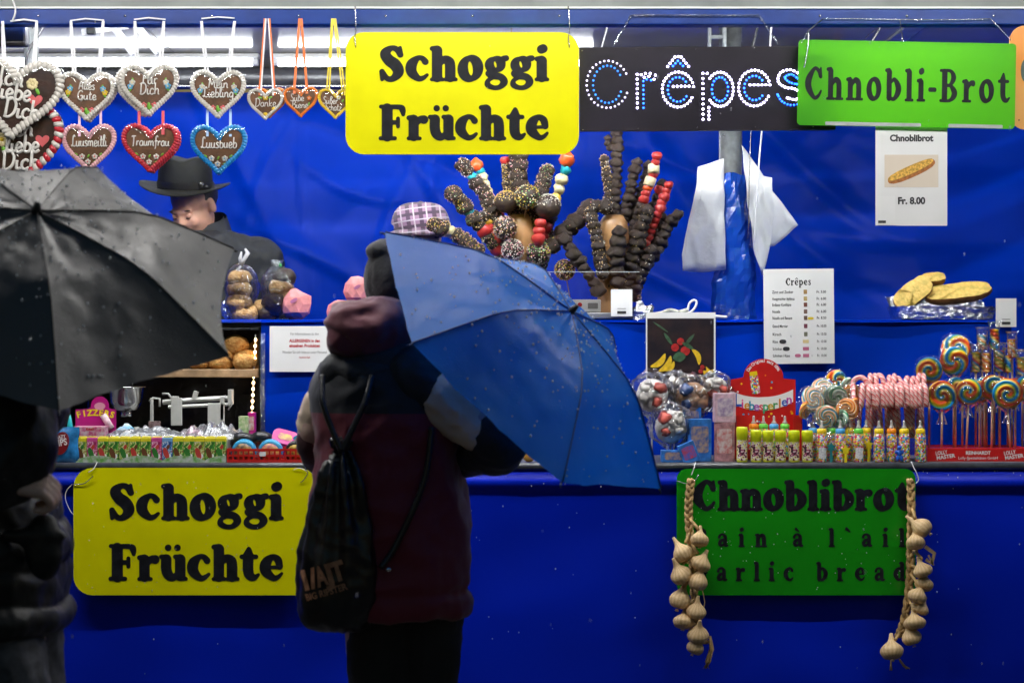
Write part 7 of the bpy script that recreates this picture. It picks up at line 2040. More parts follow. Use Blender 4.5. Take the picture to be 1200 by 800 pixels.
# hat: brim and crown on the tilted head
hat = bpy.data.objects.new('felt_hat', None); col.objects.link(hat); hat.parent = man
hat.location = (P(217.5, 0, 1.28).x - vx, -.03, P(0, 221, 1.28).z - .22); hat.rotation_euler = (R(8), R(1.5), 0)
def brim(u, v):
    t = 2 * PI * u; r = .082 + .092 * v
    cu = .014 * v * v * (1 + .9 * math.cos(2 * t)) - .018 * v * v * (math.sin(t) < 0) * abs(math.sin(t))
    return Vector((math.cos(t) * r * 1.0, math.sin(t) * r * 1.08, cu))
def brim2(u, v): return brim(1 - u, v) + Vector((0, 0, -.004))
MB().grid(brim, 48, 8).grid(brim2, 48, 8).build('brim', m_felt2, hat)
def crown(u, v):
    t = 2 * PI * u; r = .1055 * (1 - .14 * v ** 2) if v < .82 else .1055 * (1 - .14 * .67) * (1 - ((v - .82) / .18) ** 2 * .98)
    z = .0 + .118 * min(1, v / .82) ** .9 + (.010 * math.sin((v - .82) / .18 * PI * .5) if v > .82 else 0)
    dent = -.030 * max(0, (v - .6) / .4) * math.exp(-(math.cos(t) / .42) ** 2) * (1 if v < 1 else .8)
    if v > .82: dent = -.016 * math.exp(-(math.cos(t) * r / .04) ** 2)
    return Vector((math.cos(t) * r * .99, math.sin(t) * r * 1.08, z + dent))
MB().grid(crown, 48, 22).build('crown', m_felt, hat)
def band(u, v):
    t = 2 * PI * u; return Vector((math.cos(t) * .1085 * .99, math.sin(t) * .1085 * 1.08, .004 + .024 * v))
MB().grid(band, 48, 2).build('hat_band', m_leather, hat)
mb = MB(); mb.ball((.075, -.088, .018), (.014, .006, .016), 10, 6); mb.ball((.092, -.075, .012), (.012, .006, .007), 10, 6); mb.build('band_knot', m_leather, hat)

# ------------------------------------------------------------------ second vendor with the plaid cap
wx = P(493, 0, 1.2).x; hz = P(0, 272, 1.2).z - .22
wo = thing('person', 'vendor in a purple plaid cap mostly hidden behind the blue umbrella', 'person', (wx, 1.2, .22))
mb = MB(); q = head_shape(mb, (0, 0, hz - .02), 1.0, R(20), R(18))
loft(mb, [(0, .02, .7, .15, .1), (0, .02, .95, .15, .10), (0, .02, 1.25, .17, .105), (0, .02, 1.40, .165, .09), (0, .02, 1.46, .07, .06)], 20)
for s in (-1, 1):
    chain(mb, [(s * .09, .02, .75, .08), (s * .09, .0, .4, .055), (s * .09, .02, .07, .042)]); chain(mb, [(s * .09, .03, .045, .04), (s * .09, -.1, .03, .032)])
    chain(mb, [(s * .18, .02, 1.37, .05), (s * .23, -.02, 1.12, .042), (s * .15, -.2, 1.02, .034)]); hand(mb, (s * .14, -.21, 1.02), (-s * .2, -1, 0), (0, 0, 1), .9, .8, s)
fuse(mb, 'body', m_skin, wo, .008, 3); face_details(wo, q, 1.0, R(20), R(18))
mb = MB(); loft(mb, [(0, .02, .66, .19, .14), (0, .02, 1.0, .19, .14), (0, .02, 1.3, .215, .14), (0, .02, 1.41, .17, .11), (0, .02, 1.49, .08, .08)], 24)
for s in (-1, 1): chain(mb, [(s * .19, .02, 1.36, .07), (s * .24, -.02, 1.12, .06), (s * .16, -.19, 1.03, .05)])
fuse(mb, 'jacket', m_navy, wo, .012, 4, wrinkle(.006, 8, 3))
mb = MB(); loft(mb, [(0, .02, .05, .1, .08), (0, .02, .1, .15, .10), (0, .02, .5, .17, .12), (0, .02, .8, .18, .13)], 24); fuse(mb, 'trousers', m_trous, wo, .014, 2)
mb = MB(); mb.ball(q(0, .03, .02), (.084, .094, .09), 18, 12); mb.build('hair', m_hair, wo)
m_plaid, nt, bq = node_mat('plaid_cloth', .8, .3)
bq.inputs['Sheen Weight'].default_value = .3
tc = nt.nodes.new('ShaderNodeTexCoord'); sx = nt.nodes.new('ShaderNodeSeparateXYZ'); nt.links.new(tc.outputs['Object'], sx.inputs[0])
def stripes(sock, f, off, w): return math_node(nt, 'LESS_THAN', math_node(nt, 'ABSOLUTE', math_node(nt, 'SUBTRACT', math_node(nt, 'FRACT', math_node(nt, 'ADD', math_node(nt, 'MULTIPLY', sock, f), off)), .5)), w)
h_ = math_node(nt, 'ADD', sx.outputs[2], math_node(nt, 'MULTIPLY', sx.outputs[0], -.12)); v_ = math_node(nt, 'ADD', sx.outputs[0], math_node(nt, 'MULTIPLY', sx.outputs[2], .15))
def mixc(a, fac, c):
    m = nt.nodes.new('ShaderNodeMix'); m.data_type = 'RGBA'; nt.links.new(fac, m.inputs[0])
    if isinstance(a, tuple): m.inputs[6].default_value = (*a, 1)
    else: nt.links.new(a, m.inputs[6])
    m.inputs[7].default_value = (*c, 1); return m.outputs[2]
c_ = mixc((.34, .21, .31), stripes(v_, 20, .2, .16), (.10, .06, .10)); c_ = mixc(c_, stripes(h_, 22, .1, .13), (.075, .05, .08)); c_ = mixc(c_, stripes(v_, 20, .75, .05), (.62, .56, .6)); c_ = mixc(c_, stripes(h_, 22, .6, .05), (.55, .5, .55))
nt.links.new(c_, bq.inputs['Base Color'])
cp = bpy.data.objects.new('plaid_cap', None); col.objects.link(cp); cp.parent = wo; cp.location = (0, 0, hz + .0)
mb = MB()
def capf(u, v):
    t = 2 * PI * u; ph = v * PI / 2
    r = .112 * math.cos(ph) ** .55 * (1 + .035 * abs(math.sin(4 * t)) * math.cos(ph)); return Vector((math.cos(t) * r * (1 if v > .12 else .9), math.sin(t) * r * 1.1 * (1 if v > .12 else .9), .008 + .104 * math.sin(ph) ** .9))
mb.grid(capf, 56, 16).build('cap_crown', m_plaid, cp)
MB().ball((0, 0, .112), (.010, .010, .006), 10, 6).build('cap_button', m_plaid, cp)
def capb(u, v):
    t = R(200 + 140 * u); r = .092 + .05 * v; return Vector((math.cos(t) * r, math.sin(t) * r * 1.1, .010 - .022 * v))
MB().grid(capb, 24, 4).grid(lambda u, v: capb(1 - u, v) + Vector((0, 0, -.006)), 24, 4).build('cap_peak', m_plaid, cp)

# ------------------------------------------------------------------ umbrellas
def cloth(name, c, tl, rough, fac, drop=.8, spec=.6):
    m, nt, b = node_mat(name, rough, spec); N, L = nt.nodes, nt.links
    b.inputs['Base Color'].default_value = (*c, 1)
    tc = N.new('ShaderNodeTexCoord')
    vo = N.new('ShaderNodeTexVoronoi'); vo.inputs['Scale'].default_value = 150; L.new(tc.outputs['Object'], vo.inputs['Vector'])
    nz = N.new('ShaderNodeTexNoise'); nz.inputs['Scale'].default_value = 12; nz.inputs['Detail'].default_value = 5; L.new(tc.outputs['Object'], nz.inputs['Vector'])
    nz2 = N.new('ShaderNodeTexNoise'); nz2.inputs['Scale'].default_value = 45; nz2.inputs['Detail'].default_value = 3; L.new(tc.outputs['Object'], nz2.inputs['Vector'])
    dr = ramp(nt, vo.outputs['Distance'], [(0, (1, 1, 1)), (.28, (0, 0, 0))], 'EASE')
    wet = ramp(nt, nz.outputs[0], [(.46, (0, 0, 0)), (.60, (1, 1, 1))], 'LINEAR')
    h = math_node(nt, 'MULTIPLY', dr, wet)
    h2 = math_node(nt, 'ADD', math_node(nt, 'MULTIPLY', h, drop), math_node(nt, 'MULTIPLY', nz2.outputs[0], .25))
    bp = N.new('ShaderNodeBump'); bp.inputs['Strength'].default_value = .5; bp.inputs['Distance'].default_value = .006
    L.new(h2, bp.inputs['Height']); L.new(bp.outputs[0], b.inputs['Normal'])
    rr = N.new('ShaderNodeMapRange'); rr.inputs[3].default_value = rough; rr.inputs[4].default_value = rough * .86; L.new(wet, rr.inputs[0]); L.new(rr.outputs[0], b.inputs['Roughness'])
    t = N.new('ShaderNodeBsdfTranslucent'); t.inputs[0].default_value = (*tl, 1)
    mx = N.new('ShaderNodeMixShader'); mx.inputs[0].default_value = fac
    L.new(b.outputs[0], mx.inputs[1]); L.new(t.outputs[0], mx.inputs[2]); L.new(mx.outputs[0], N['Material Output'].inputs[0])
    return m
m_ubk = cloth('black_umbrella_cloth', (.070, .070, .072), (.08, .07, .065), .52, .2, spec=.8)
m_ubl = cloth('blue_umbrella_cloth', (.003, .150, .58), (.0, .19, .95), .46, .5, spec=.5)
m_shaft = mat('umbrella_shaft', (.25, .25, .26), .3, metal=1.0)
m_seamk = mat('seam_black', (.006, .006, .007), .5); m_seamb = mat('seam_blue', (.005, .03, .16), .5)
def umbrella(label, c, n, Rr, h, N, ph, m, seam, grip, dirn=1, sag=.10, seed=0):
    o = thing('umbrella', label, 'umbrella', c)
    n = Vector(n).normalized(); u = n.cross(Vector((0, 0, 1))).normalized(); v = n.cross(u)
    def rib(k, s):
        a = ph + 2 * PI * k / N
        # nearly straight from the hub to the folding joint, then steeper to the tip
        r = Rr * s; kn, zk = .53, .75
        z1 = h * (1 - (1 - zk) * s / kn); z2 = h * zk * (1 - s) / (1 - kn)
        z = min(z1, z2) + h * .05 * math.sin(PI * s) - h * .04 * math.exp(-((s - kn) / .035) ** 2)
        return (u * math.cos(a) + v * math.sin(a)) * r + n * z
    J, K = 34, 20
    for k in range(N):
        def f(x, s, k=k):
            p = rib(k, s).lerp(rib(k + 1, s), x)
            e = 4 * x * (1 - x)
            p = p * (1 - sag * e * s ** 2.2) - n * (.030 * Rr * e * s) 
            p -= n * ((.005 * noise.noise(p * 14 + Vector((seed + k, 0, 0))) + .003 * (1 - 2 * abs(noise.noise(p * 22 + Vector((0, seed, k)))))) * min(1, e * 1.5))
            p += n * .006 * noise.noise(Vector((x * 3 + k * 7, s * 4, seed))) * e
            return p
        mb = MB().grid(lambda x, s: f(x, max(.02, s)), K, J)
        pn = mb.build('canopy_panel', m, o)
        MB().tube([rib(k, .02 + .98 * j / 18) + n * .0015 for j in range(19)], .0016, 5).build('seam', seam, pn)
        rb = MB().tube([rib(k, .04 + .96 * j / 18) - n * .006 for j in range(19)], .0022, 6).build('rib', m_shaft, o)
        t0 = rib(k, 1.0); t1 = t0 + (rib(k, 1.0) - rib(k, .97)).normalized() * .010
        MB().tube([t0 - n * .004, t1 - n * .004], .0028, 6).build('rib_tip', seam, rb)
        MB().tube([-n * .14, rib(k, .5) - n * .008], .0018, 5).build('stretcher', m_shaft, rb)
    MB().tube([n * (h + .004), -n * grip], .0048, 10).build('shaft', m_shaft, o)
    MB().tube([n * (h - .004), n * (h + .006), n * (h + .022)], [.011, .009, .0055], 10).build('ferrule', m_black, o)
    MB().tube([-n * (grip - .05), -n * (grip + .06)], [.012, .014], 12).build('handle', m_black, o)
    # rain drops standing on the cloth
    rnd = random.Random(seed); mb = MB()
    for i in range(430):
        k = rnd.randrange(N); x, s = rnd.random(), rnd.uniform(.1, .98)
        p = rib(k, s).lerp(rib(k + 1, s), x); e = 4 * x * (1 - x); p = p * (1 - sag * e * s ** 2.2) - n * (.030 * Rr * e * s)
        r = rnd.uniform(.0009, .0026); mb.ball(p + n * .003, (r, r, r * 1.3), 6, 4)
    stuff(mb.build('raindrops', m_drop, o))
    return o, n
ubl, nb = umbrella('blue folding umbrella, wet, held tilted by the person in the maroon jacket', P(613.5, 422.9, -1.3), (.648, -.349, .677), .468, .180, 6, 5.106, m_ubl, m_seamb, .46, sag=.03, seed=2)
ubk, nk = umbrella('black folding umbrella, wet, held by the person at the left edge', P(34.5, 317.1, -2.0), (.237, -.546, .804), .475, .150, 7, 4.25, m_ubk, m_seamk, .47, sag=.05, seed=5)

# ------------------------------------------------------------------ person in the maroon jacket, seen from behind
YA = -1.30; sA = S(YA)
A0 = Vector((P(452, 0, YA).x, YA, 0))
pa = thing('person', 'person seen from behind in maroon jacket and black beanie with a drawstring bag', 'person', A0)
def A_(px, py, dy=0.0): q = P(px, py, YA + dy); return q - A0
gp = Vector(ubl.location) - nb * .42 - A0          # where the umbrella is held
gl = A_(398, 560, .28)
el_r = A_(592, 524, -.10); sh_r = A_(488, 440, -.085); el_l = A_(368, 520, .03); sh_l = A_(398, 446, .02)
hd = A_(470, 350, .07)
mb = MB()
q = head_shape(mb, hd, 1.0, PI, 0)
loft(mb, [(0, 0, .78, .15, .11), (0, 0, .95, .15, .10), (0, .0, 1.2, .17, .10), (0, .0, 1.36, .17, .085), (.02, .0, 1.42, .08, .06)], 22)
for s in (-1, 1):
    chain(mb, [(s * .075 + .04, .0, .82, .075), (s * .07 + .04, .01, .45, .055), (s * .07 + .03, -.01, .08, .042)]); chain(mb, [(s * .07 + .03, -.02, .045, .04), (s * .075 + .03, .13, .03, .03)])
wr_r = gp + (el_r - gp).normalized() * .07
chain(mb, [(*sh_r, .05), (*el_r, .042), (*wr_r, .030)]); hand(mb, wr_r, gp - wr_r, nb, .95, 1.0, 1)
wr_l = gl; chain(mb, [(*sh_l, .05), (*el_l, .042), (*wr_l, .030)]); hand(mb, wr_l, (.2, 1, .1), (0, 0, 1), .95, .7, -1)
fuse(mb, 'body', m_skin_b, pa, .0075, 3); face_details(pa, q, 1.0, PI, 0)
# jacket body with a dark yoke
m_block, nt, bq = node_mat('maroon_and_navy_jacket', .62, .4)
tc = nt.nodes.new('ShaderNodeTexCoord'); sx = nt.nodes.new('ShaderNodeSeparateXYZ'); nt.links.new(tc.outputs['Object'], sx.inputs[0])
nz = nt.nodes.new('ShaderNodeTexNoise'); nz.inputs['Scale'].default_value = 26; nz.inputs['Detail'].default_value = 5; nt.links.new(tc.outputs['Object'], nz.inputs['Vector'])
zy = A_(0, 482).z
nt.links.new(mixc((.17, .012, .032), math_node(nt, 'GREATER_THAN', sx.outputs[2], zy), (.011, .013, .020)), bq.inputs['Base Color'])
bp = nt.nodes.new('ShaderNodeBump'); bp.inputs['Strength'].default_value = .3; bp.inputs['Distance'].default_value = .008; nt.links.new(nz.outputs[0], bp.inputs['Height']); nt.links.new(bp.outputs[0], bq.inputs['Normal']); bq.inputs['Sheen Weight'].default_value = .25
xr_, xl_ = A_(546, 0).x, A_(368, 0).x; xc, rx = (xr_ + xl_) / 2, (xr_ - xl_) / 2
zhm = A_(0, 714).z
mb = MB()
loft(mb, [(xc, 0, zhm, rx * 1.02, .155), (xc, 0, zhm + .03, rx * 1.04, .165), (xc, 0, zhm + .2, rx * 1.0, .155), (xc - .002, 0, zhm + .38, rx * .93, .145), (xc, 0, 1.27, rx * .98, .14), (xc, 0, 1.36, rx * .92, .12), (xc + .01, 0, 1.42, rx * .55, .10), (.015, 0, 1.46, .075, .08)], 32)
fuse(mb, 'jacket', m_block, pa, .0075, 2, lambda co, n: .013 * (1 - 2 * abs(noise.noise(Vector((co.x * 6 + co.z * 2.5, co.y * 6, co.z * 2.2))))) + .007 * (1 - 2 * abs(noise.noise(Vector((co.x * 9 - co.z * 5, co.y * 9, co.z * 12))))) + .003 * noise.noise(co * 30) - .010 * math.exp(-((co.z - (zhm + .055)) / .012) ** 2))
mb = MB(); chain(mb, [(xr_ - .035, -.05, zhm + .10, .028), (xr_ - .022, -.05, zhm + .24, .022)]); fuse(mb, 'pocket_flap', m_maroon, pa, .006, 3)
# sleeves: dark top, cream band, dark or maroon end
def sleeve(a, b, c, r0, r1, f0, f1, endm, nm):
    """upper arm a-b with a band from f0 to f1, forearm b-c"""
    def L(t): return a.lerp(b, t)
    def rr(t): return r0 + (r1 - r0) * t
    mb = MB(); chain(mb, [(*L(-.05), r0 * .95), (*L(f0 * .5), r0), (*L(f0), rr(f0))]); fuse(mb, 'sleeve_top', m_navy, pa, .008, 3, wrinkle(.009, 12, 1))
    mb = MB(); chain(mb, [(*L(f0 + .08), rr(f0) + .004), (*L(f1 - .05), rr(f1) + .004)]); fuse(mb, 'sleeve_band', m_creamc, pa, .007, 3, wrinkle(.008, 13, 2))
    mb = MB(); chain(mb, [(*L(f1 + .05), rr(f1) - .002), (*L(.97), r1), (*b.lerp(c, .12), r1), (*b.lerp(c, .9), r1 * .72)]); fuse(mb, 'sleeve_end', endm, pa, .008, 3, wrinkle(.009, 13, 3))
sleeve(sh_r, el_r, wr_r, .072, .058, .20, .70, m_navy, 'r')
sleeve(sh_l + Vector((-.012, 0, 0)), el_l, wr_l, .056, .046, .30, .85, m_maroon, 'l')
# hood lying on the shoulders, collar roll below it
mb = MB(); hcn = A_(436, 384, -.06)
mb.ball(hcn, (.105, .075, .062), 22, 14, jit=.12, seed=3); mb.ball(hcn + Vector((.07, .05, -.01)), (.10, .08, .055), 20, 12); mb.ball(hcn + Vector((-.065, -.005, -.03)), (.05, .055, .042), 16, 10)
mb.ball(hcn + Vector((-.02, .02, .032)), (.07, .05, .035), 16, 10)
fuse(mb, 'hood', m_mhood, pa, .0065, 3, lambda co, n: .016 * (1 - 2 * abs(noise.noise(Vector((co.x * 7 + co.z * 9, co.y * 7, co.z * 14 - co.x * 6))))) + .006 * (1 - 2 * abs(noise.noise(co * 22))))
mb = MB(); cn = A_(445, 436, -.03)
mb.ball(cn, (.150, .105, .048), 22, 12); mb.ball(cn + Vector((.08, .0, .01)), (.12, .10, .05), 20, 12); mb.ball(cn + Vector((-.10, -.01, -.005)), (.052, .07, .052), 16, 10)
fuse(mb, 'hood_collar', m_navy, pa, .0075, 3, wrinkle(.013, 9, 4))
mb = MB(); mb.ball(hd + Vector((.0, 0, .042)), (.094, .108, .10), 24, 16); mb.ball(hd + Vector((-.035, -.02, .118)), (.05, .06, .032), 14, 10); mb.ball(hd + Vector((0, -.01, -.03)), (.088, .100, .06), 20, 12)
fuse(mb, 'beanie', m_beanie, pa, .006, 3, wrinkle(.005, 16, 5))
mb = MB()
for s in (-1, 1): chain(mb, [(s * .062 + .045, 0, .83, .095), (s * .058 + .045, .01, .55, .075), (s * .058 + .04, .0, .12, .062)])
fuse(mb, 'trousers', m_trous, pa, .010, 3, wrinkle(.006, 9, 6))
for s in (-1, 1):
    mb = MB(); chain(mb, [(s * .065 + .035, -.03, .045, .048), (s * .07 + .035, .14, .035, .038)]); fuse(mb, 'shoe', m_shoe, pa, .009, 2)

# ---- drawstring bag
YB = YA - .20
def Bp(px, py, dy=0.0): return P(px, py, YB + dy)
b0 = Bp(396, 745); b0.z = Bp(0, 745).z
bg = thing('drawstring_bag', 'black drawstring bag with orange lettering on the back of the maroon jacket', 'bag', b0)
def B_(px, py, dy=0.0): return Bp(px, py, dy) - b0
rows = [(393, 742, 22), (391, 733, 40), (392, 715, 47), (394, 690, 49), (395, 660, 48), (397, 625, 43), (399, 590, 35), (400, 560, 25), (400, 540, 14), (399, 530, 9), (399, 522, 13), (400, 516, 15)]
rings = []
for i, (px, py, w_) in enumerate(rows[::1]):
    p = B_(px, py); rings.append((p.x, .06 if py > 560 else .05, p.z, w_ / S(YB), min(.075, w_ / S(YB) * .75)))
mb = MB(); loft(mb, rings, 30, 2.1)
ztop = B_(0, 530).z
def bagd(co, n):
    t = math.atan2(co.y - .06, co.x); f = max(.15, min(1, co.z / ztop))
    return .012 * f * math.sin(t * 9 + 2 * noise.noise(co * 8)) * (1 if co.z < ztop else .5) + .007 * noise.noise(co * 14) + .004 * (1 - 2 * abs(noise.noise(co * 20)))
fuse(mb, 'bag_body', m_bagc, bg, .006, 2, bagd)
m_bprint = mat('orange_bag_print', (.50, .24, .13), .6, var=(60, .25))
mb = MB()
def onbag(v):
    # lay flat print onto the bag's curved front
    z = v.z; k = min(rings, key=lambda r: abs(r[2] - z)); x = (v.x - k[0]) / (k[3] * 1.06)
    y = k[1] - (k[4] + .016) * math.sqrt(max(.12, 1 - min(.94, x * x)))
    return Vector((v.x, y, z))
tmp = MB(); qz = B_(378, 686)
tf = Matrix.Translation((qz.x, 0, qz.z)) @ Matrix.Rotation(R(-17), 4, 'Y')
for i_, (ch, w_) in enumerate((('I', .012), ('/', .022), ('A', .030), ('J', .022), ('T', .034))):
    sans(tmp, ch, -.036 + i_ * .021, .004, .062, 0, 'CENTER', .05, tf, w_)
sans(tmp, 'BIG RIPSTER', .006, -.022, .022, 0, 'CENTER', .03, tf, .104)
bmx = bmesh.new()
vs = [bmx.verts.new(v) for v in tmp.v]
for f in tmp.f:
    try: bmx.faces.new([vs[i] for i in f])
    except ValueError: pass
bmesh.ops.triangulate(bmx, faces=bmx.faces[:]); bmesh.ops.subdivide_edges(bmx, edges=[e for e in bmx.edges if e.calc_length() > .012], cuts=2, use_grid_fill=False)
for v in bmx.verts: v.co = onbag(v.co)
me = bpy.data.meshes.new('bag_print'); bmx.to_mesh(me); bmx.free(); me.materials.append(m_bprint)
ob = bpy.data.objects.new('bag_print', me); col.objects.link(ob); ob.parent = bg
for pts in ([(400, 528, 0), (388, 500, .01), (378, 470, .02), (378, 440, .06)], [(401, 528, 0), (414, 500, .01), (428, 470, .02), (436, 440, .05)], [(446, 665, .0), (463, 640, .02), (487, 590, .03), (500, 550, .04), (506, 500, .05)]):
    MB().tube([Vector(p) for p in spline([tuple(B_(a, b, c)) for a, b, c in pts], 8)], .0075, 8).build('cord', m_bagc, bg)
MB().ball(B_(455, 667, .0), (.008, .006, .006), 10, 6).build('eyelet', m_chrome, bg)

# ------------------------------------------------------------------ person at the left edge in the black down jacket
YC = -1.90; sC = S(YC)
C0 = Vector((P(-8, 0, YC).x, YC, 0))
pc = thing('person', 'person at the left edge in black down jacket and grey jeans, fist forward', 'person', C0)
def Cp(px, py, dy=0.0): return P(px, py, YC + dy) - C0
gk = Vector(ubk.location) - nk * .44 - C0
hd = Vector((-.02, .0, 1.58))
fist = Cp(34, 566, -.30)
mb = MB(); q = head_shape(mb, hd, 1.0, R(90), 0)
loft(mb, [(0, 0, .80, .11, .15), (0, 0, .95, .105, .15), (0, 0, 1.2, .115, .17), (0, 0, 1.36, .10, .18), (0, 0, 1.43, .06, .08)], 22)
for s in (-1, 1):
    chain(mb, [(.0 + s * .04, s * -.08, .82, .08), (.03 + s * .08, s * -.08, .45, .058), (-.02 + s * .12, s * -.08, .08, .042)]); chain(mb, [(-.03 + s * .12, s * -.08, .045, .04), (.1 + s * .12, s * -.08, .03, .03)])
wr = fist + Vector((-.05, 0, .004)); elb = Cp(-14, 562, -.28); shd = Vector((.0, -.2, 1.38))
chain(mb, [(*shd, .05), (*elb, .045), (*wr, .033)]); hand(mb, wr, (1, .12, -.10), (0, -.55, .8), .92, .9, 1)
chain(mb, [(0, .2, 1.38, .05), (.0, .22, 1.1, .045), (*(gk + Vector((0, .03, -.10))), .034)]); hand(mb, gk + Vector((0, .02, -.08)), (0, -.2, 1), (-1, 0, 0), .9, 1.0, -1)
fuse(mb, 'body', m_skin_b, pc, .0045, 1); face_details(pc, q, 1.0, R(90), 0)
mb = MB()
xf = [Cp(a, 0).x for a in (50, 52, 66, 74, 78)]
loft(mb, [(xf[4] - .20, 0, Cp(0, 738).z, .17, .21), (xf[4] - .195, 0, Cp(0, 720).z, .195, .24), (xf[3] - .195, 0, Cp(0, 690).z, .19, .235), (xf[3] - .19, 0, Cp(0, 640).z, .19, .235), (xf[2] - .185, 0, Cp(0, 600).z, .18, .23), (xf[1] - .18, 0, Cp(0, 560).z, .175, .225), (xf[0] - .18, 0, 1.25, .16, .22), (-.01, 0, 1.38, .12, .2), (0, 0, 1.47, .08, .10)], 32, 2.5)
def quilt(co, n):
    t = (co.z + .05 * co.x + .02 * noise.noise(co * 5)) / .082
    return .014 * (abs(math.sin(PI * t)) ** .55 - .6) + .008 * noise.noise(co * 11) + .006 * (1 - 2 * abs(noise.noise(co * 19)))
fuse(mb, 'down_jacket', m_puff, pc, .0075, 2, quilt)
mb = MB(); chain(mb, [(*(shd + Vector((.02, .02, .03))), .085), (*Cp(10, 500, -.23), .095), (*Cp(0, 545, -.28), .085), (*(wr + Vector((-.10, -.005, .012))), .062), (*(wr + Vector((-.022, 0, .004))), .045)])
fuse(mb, 'sleeve', m_puff, pc, .0075, 2, lambda co, n: .010 * (1 - 2 * abs(noise.noise(co * 9))) + .006 * noise.noise(co * 22))
mb = MB(); chain(mb, [(.02, .2, 1.40, .085), (*Cp(48, 482, .12), .062), (*Cp(40, 470, .05), .055)])
fuse(mb, 'sleeve', m_puff, pc, .0075, 2, wrinkle(.006, 13, 8))
mb = MB(); mb.ball(Cp(52, 640, -.20), (.04, .03, .07), 14, 10); mb.ball(Cp(40, 628, -.21), (.07, .02, .02), 14, 8); fuse(mb, 'pocket', m_puff, pc, .007, 2, wrinkle(.004, 16, 9))
mb = MB(); mb.ball(hd + Vector((0, 0, .03)), (.105, .095, .11), 22, 14); fuse(mb, 'beanie', m_beanie, pc, .008, 3)
mb = MB()
chain(mb, [(.0, -.09, .86, .115), (Cp(30, 0).x, -.09, .60, .095), (Cp(36, 0).x, -.09, .36, .085), (.0, -.09, .12, .075)]); chain(mb, [(.02, .09, .86, .11), (.05, .09, .5, .09), (.12, .09, .12, .075)])
fuse(mb, 'jeans', m_jeans, pc, .009, 2, wrinkle(.006, 12, 7))
for s in (-1, 1):
    mb = MB(); chain(mb, [(-.02 if s < 0 else .1, s * .09, .05, .05), (.14 if s < 0 else .26, s * .09, .035, .04)]); fuse(mb, 'shoe', m_shoe, pc, .009, 2)

# ================================================================== garlic braids
m_garl, nt, bq = node_mat('garlic_skin', .5, .4)
tc = nt.nodes.new('ShaderNodeTexCoord'); sx = nt.nodes.new('ShaderNodeSeparateXYZ'); nt.links.new(tc.outputs['Object'], sx.inputs[0])
ang = math_node(nt, 'ARCTAN2', sx.outputs[1], sx.outputs[0])
nz = nt.nodes.new('ShaderNodeTexNoise'); nz.inputs['Scale'].default_value = 30; nt.links.new(tc.outputs['Object'], nz.inputs['Vector'])
st_ = math_node(nt, 'SINE', math_node(nt, 'ADD', math_node(nt, 'MULTIPLY', ang, 16.0), math_node(nt, 'MULTIPLY', nz.outputs[0], 6.0)))
fac = math_node(nt, 'ADD', math_node(nt, 'MULTIPLY', st_, .10), nz.outputs[0])
nt.links.new(ramp(nt, fac, [(.2, (.42, .24, .09)), (.5, (.66, .46, .23)), (.8, (.78, .60, .38))], 'LINEAR'), bq.inputs['Base Color'])
bp = nt.nodes.new('ShaderNodeBump'); bp.inputs['Strength'].default_value = .25; bp.inputs['Distance'].default_value = .002; nt.links.new(st_, bp.inputs['Height']); nt.links.new(bp.outputs[0], bq.inputs['Normal'])
m_straw2 = mat('dried_garlic_stalk', (.44, .28, .11), .7, var=(40, .4), bump=(70, .6, .006))
def bulb_mesh():
    mb = MB()
    prof = [(.05, -.80), (.35, -.86), (.75, -.72), (.98, -.28), (.99, .1), (.84, .45), (.56, .78), (.33, 1.1), (.22, 1.5), (.15, 1.95)]
    vs = []; fs = []; n = 24
    P_ = spline(prof, 3)
    for (r, h) in P_:
        for k in range(n):
            t = 2 * PI * k / n; lob = 1 + .07 * abs(math.sin(t * 3.5)) * (1 - min(1, max(0, h)))
            vs.append((math.cos(t) * r * lob, math.sin(t) * r * lob, h * .92))
    for i in range(len(P_) - 1):
        for k in range(n): fs.append((i * n + k, i * n + (k + 1) % n, (i + 1) * n + (k + 1) % n, (i + 1) * n + k))
    fs.append(tuple(range(n - 1, -1, -1))); fs.append(tuple(range((len(P_) - 1) * n, len(P_) * n)))
    mb.add(vs, fs, True)
    for k in range(7): mb.tube([(.1 * math.cos(k), .1 * math.sin(k), -.92), (.16 * math.cos(k), .16 * math.sin(k), -1.1)], .05, 4)
    o = mb.build('garlic_bulb', m_garl); me = o.data; bpy.data.objects.remove(o); return me
bulb_me = bulb_mesh()
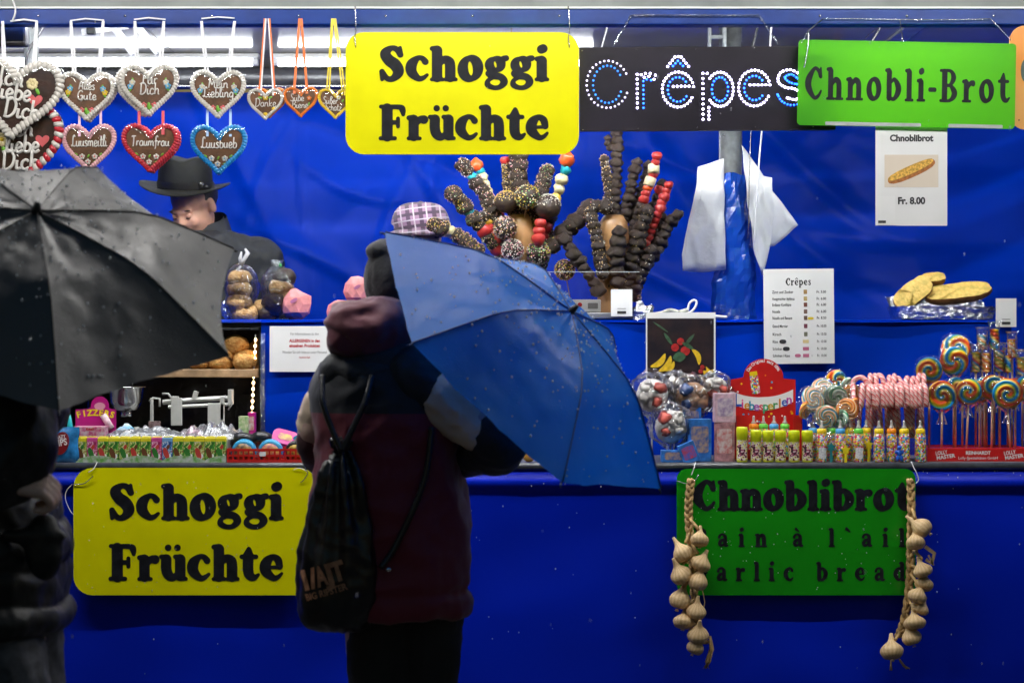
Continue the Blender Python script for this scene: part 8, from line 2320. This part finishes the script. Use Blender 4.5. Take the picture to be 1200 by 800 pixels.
def braid(label, spine, bulbs, y, plait, tail, leaves=()):
    p0 = P(spine[0][0], spine[0][1], y)
    o = thing('garlic_braid', label, 'garlic braid', p0, 0, 'garlic braids hanging on the green sign')
    def g(px, py, dy=0.0): return P(px, py, y + dy) - p0
    sp = [Vector(q) for q in spline([tuple(g(a, b)) for a, b in spine], 14)]
    mb = MB()
    for st in range(3):
        pts = []
        for i, p in enumerate(sp):
            ph = i * .55 + st * 2 * PI / 3
            pts.append(p + Vector((math.sin(ph) * .0075, math.sin(2 * ph) * .005, 0)))
        mb.tube(pts, .0068, 7)
    mb.build('plait', m_straw2, o)
    for (px, py, r, ang, dy) in bulbs:
        b = share('garlic_bulb', bulb_me, o, g(px, py, dy), (R(random.uniform(-30, 25)), R(ang * 1.4 + random.uniform(-14, 14)), random.uniform(0, 6)), [1.08 * r / S(y) * random.uniform(.82, 1.1) * k_ for k_ in (1, 1, random.uniform(.86, 1.0))])
        # the stalk that ties it to the plait
        c = g(px, py, dy); d = Vector((math.sin(R(ang)), 0, math.cos(R(ang)))); e = c + d * (r / S(y) * 1.2)
        tgt = min(sp, key=lambda s_: (s_ - (e + Vector((0, 0, .03)))).length)
        MB().tube([e, e.lerp(tgt, .6) + Vector((0, -.004, 0)), tgt], [.0055, .005, .004], 7).build('stalk', m_straw2, o)
    for (pts, w) in tail:
        mb = MB()
        for k in range(5): mb.tube([g(a + random.uniform(-1.5, 1.5) * i, b_, -.005 + random.uniform(-.004, .004)) for i, (a, b_) in enumerate(pts)], [w * .8] + [w * (1 - .25 * i) for i in range(1, len(pts))], 6)
        mb.build('loose_end', m_straw2, o)
    for (pts, w) in leaves:
        ribbon(o, [g(a, b_, -.03) for a, b_ in pts], w, mat('dried_leaf', (.48, .34, .17), .7, var=(50, .3)), 'dried_leaf')
    return o
braid('garlic braid hanging on the left corner of the lower green sign', [(810, 562), (807, 590), (808, 620), (812, 660), (814, 700), (818, 740), (826, 752)],
      [(820, 632, 10.5, -8, -.05), (800, 648, 11, 15, -.04), (821, 660, 10.5, -15, -.05), (798, 673, 11, 12, -.05), (818, 681, 10.5, -10, -.06), (797, 702, 11.5, 12, -.04), (816, 716, 11, 0, -.06), (801, 728, 11, 18, -.05), (818, 743, 11, -4, -.06), (815, 758, 10, 0, -.045)], -.085, None,
      [([(832, 745), (834, 760), (829, 775), (828, 783)], .006)], [([(823, 690), (826, 705), (824, 716)], .003)])
braid('garlic braid hanging on the right corner of the lower green sign', [(1067, 562), (1068, 600), (1067, 640), (1066, 680), (1061, 720), (1053, 745)],
      [(1080, 618, 11, -35, -.05), (1073, 635, 11, 5, -.06), (1081, 668, 11, -4, -.06), (1083, 684, 10, -10, -.045), (1075, 698, 11, 4, -.06), (1078, 712, 10, -10, -.045), (1072, 729, 11, 0, -.06), (1068, 746, 10.5, 5, -.05), (1045, 762, 11.5, 18, -.06)], -.085, None,
      [([(1054, 772), (1060, 780), (1064, 783)], .004), ([(1044, 772), (1044, 785)], .002)], [([(1084, 640), (1095, 648), (1092, 660), (1085, 655)], .012), ([(1088, 650), (1094, 662)], .006)])
# falling rain in front of the stall
rnd = random.Random(3); mb = MB()
for k in range(150):
    q = Vector((rnd.uniform(-1.7, 1.7), rnd.uniform(-2.6, -.5), rnd.uniform(.35, 2.4))); r = rnd.uniform(.0008, .0017)
    mb.ball(q, (r, r, r * rnd.uniform(1.5, 3.5)), 6, 4)
o = stuff(mb.build('rain', film('rain_film', .10, (.97, .97, .98), .5))); o['label'] = 'fine rain drops falling in front of the stall'; o['category'] = 'rain'
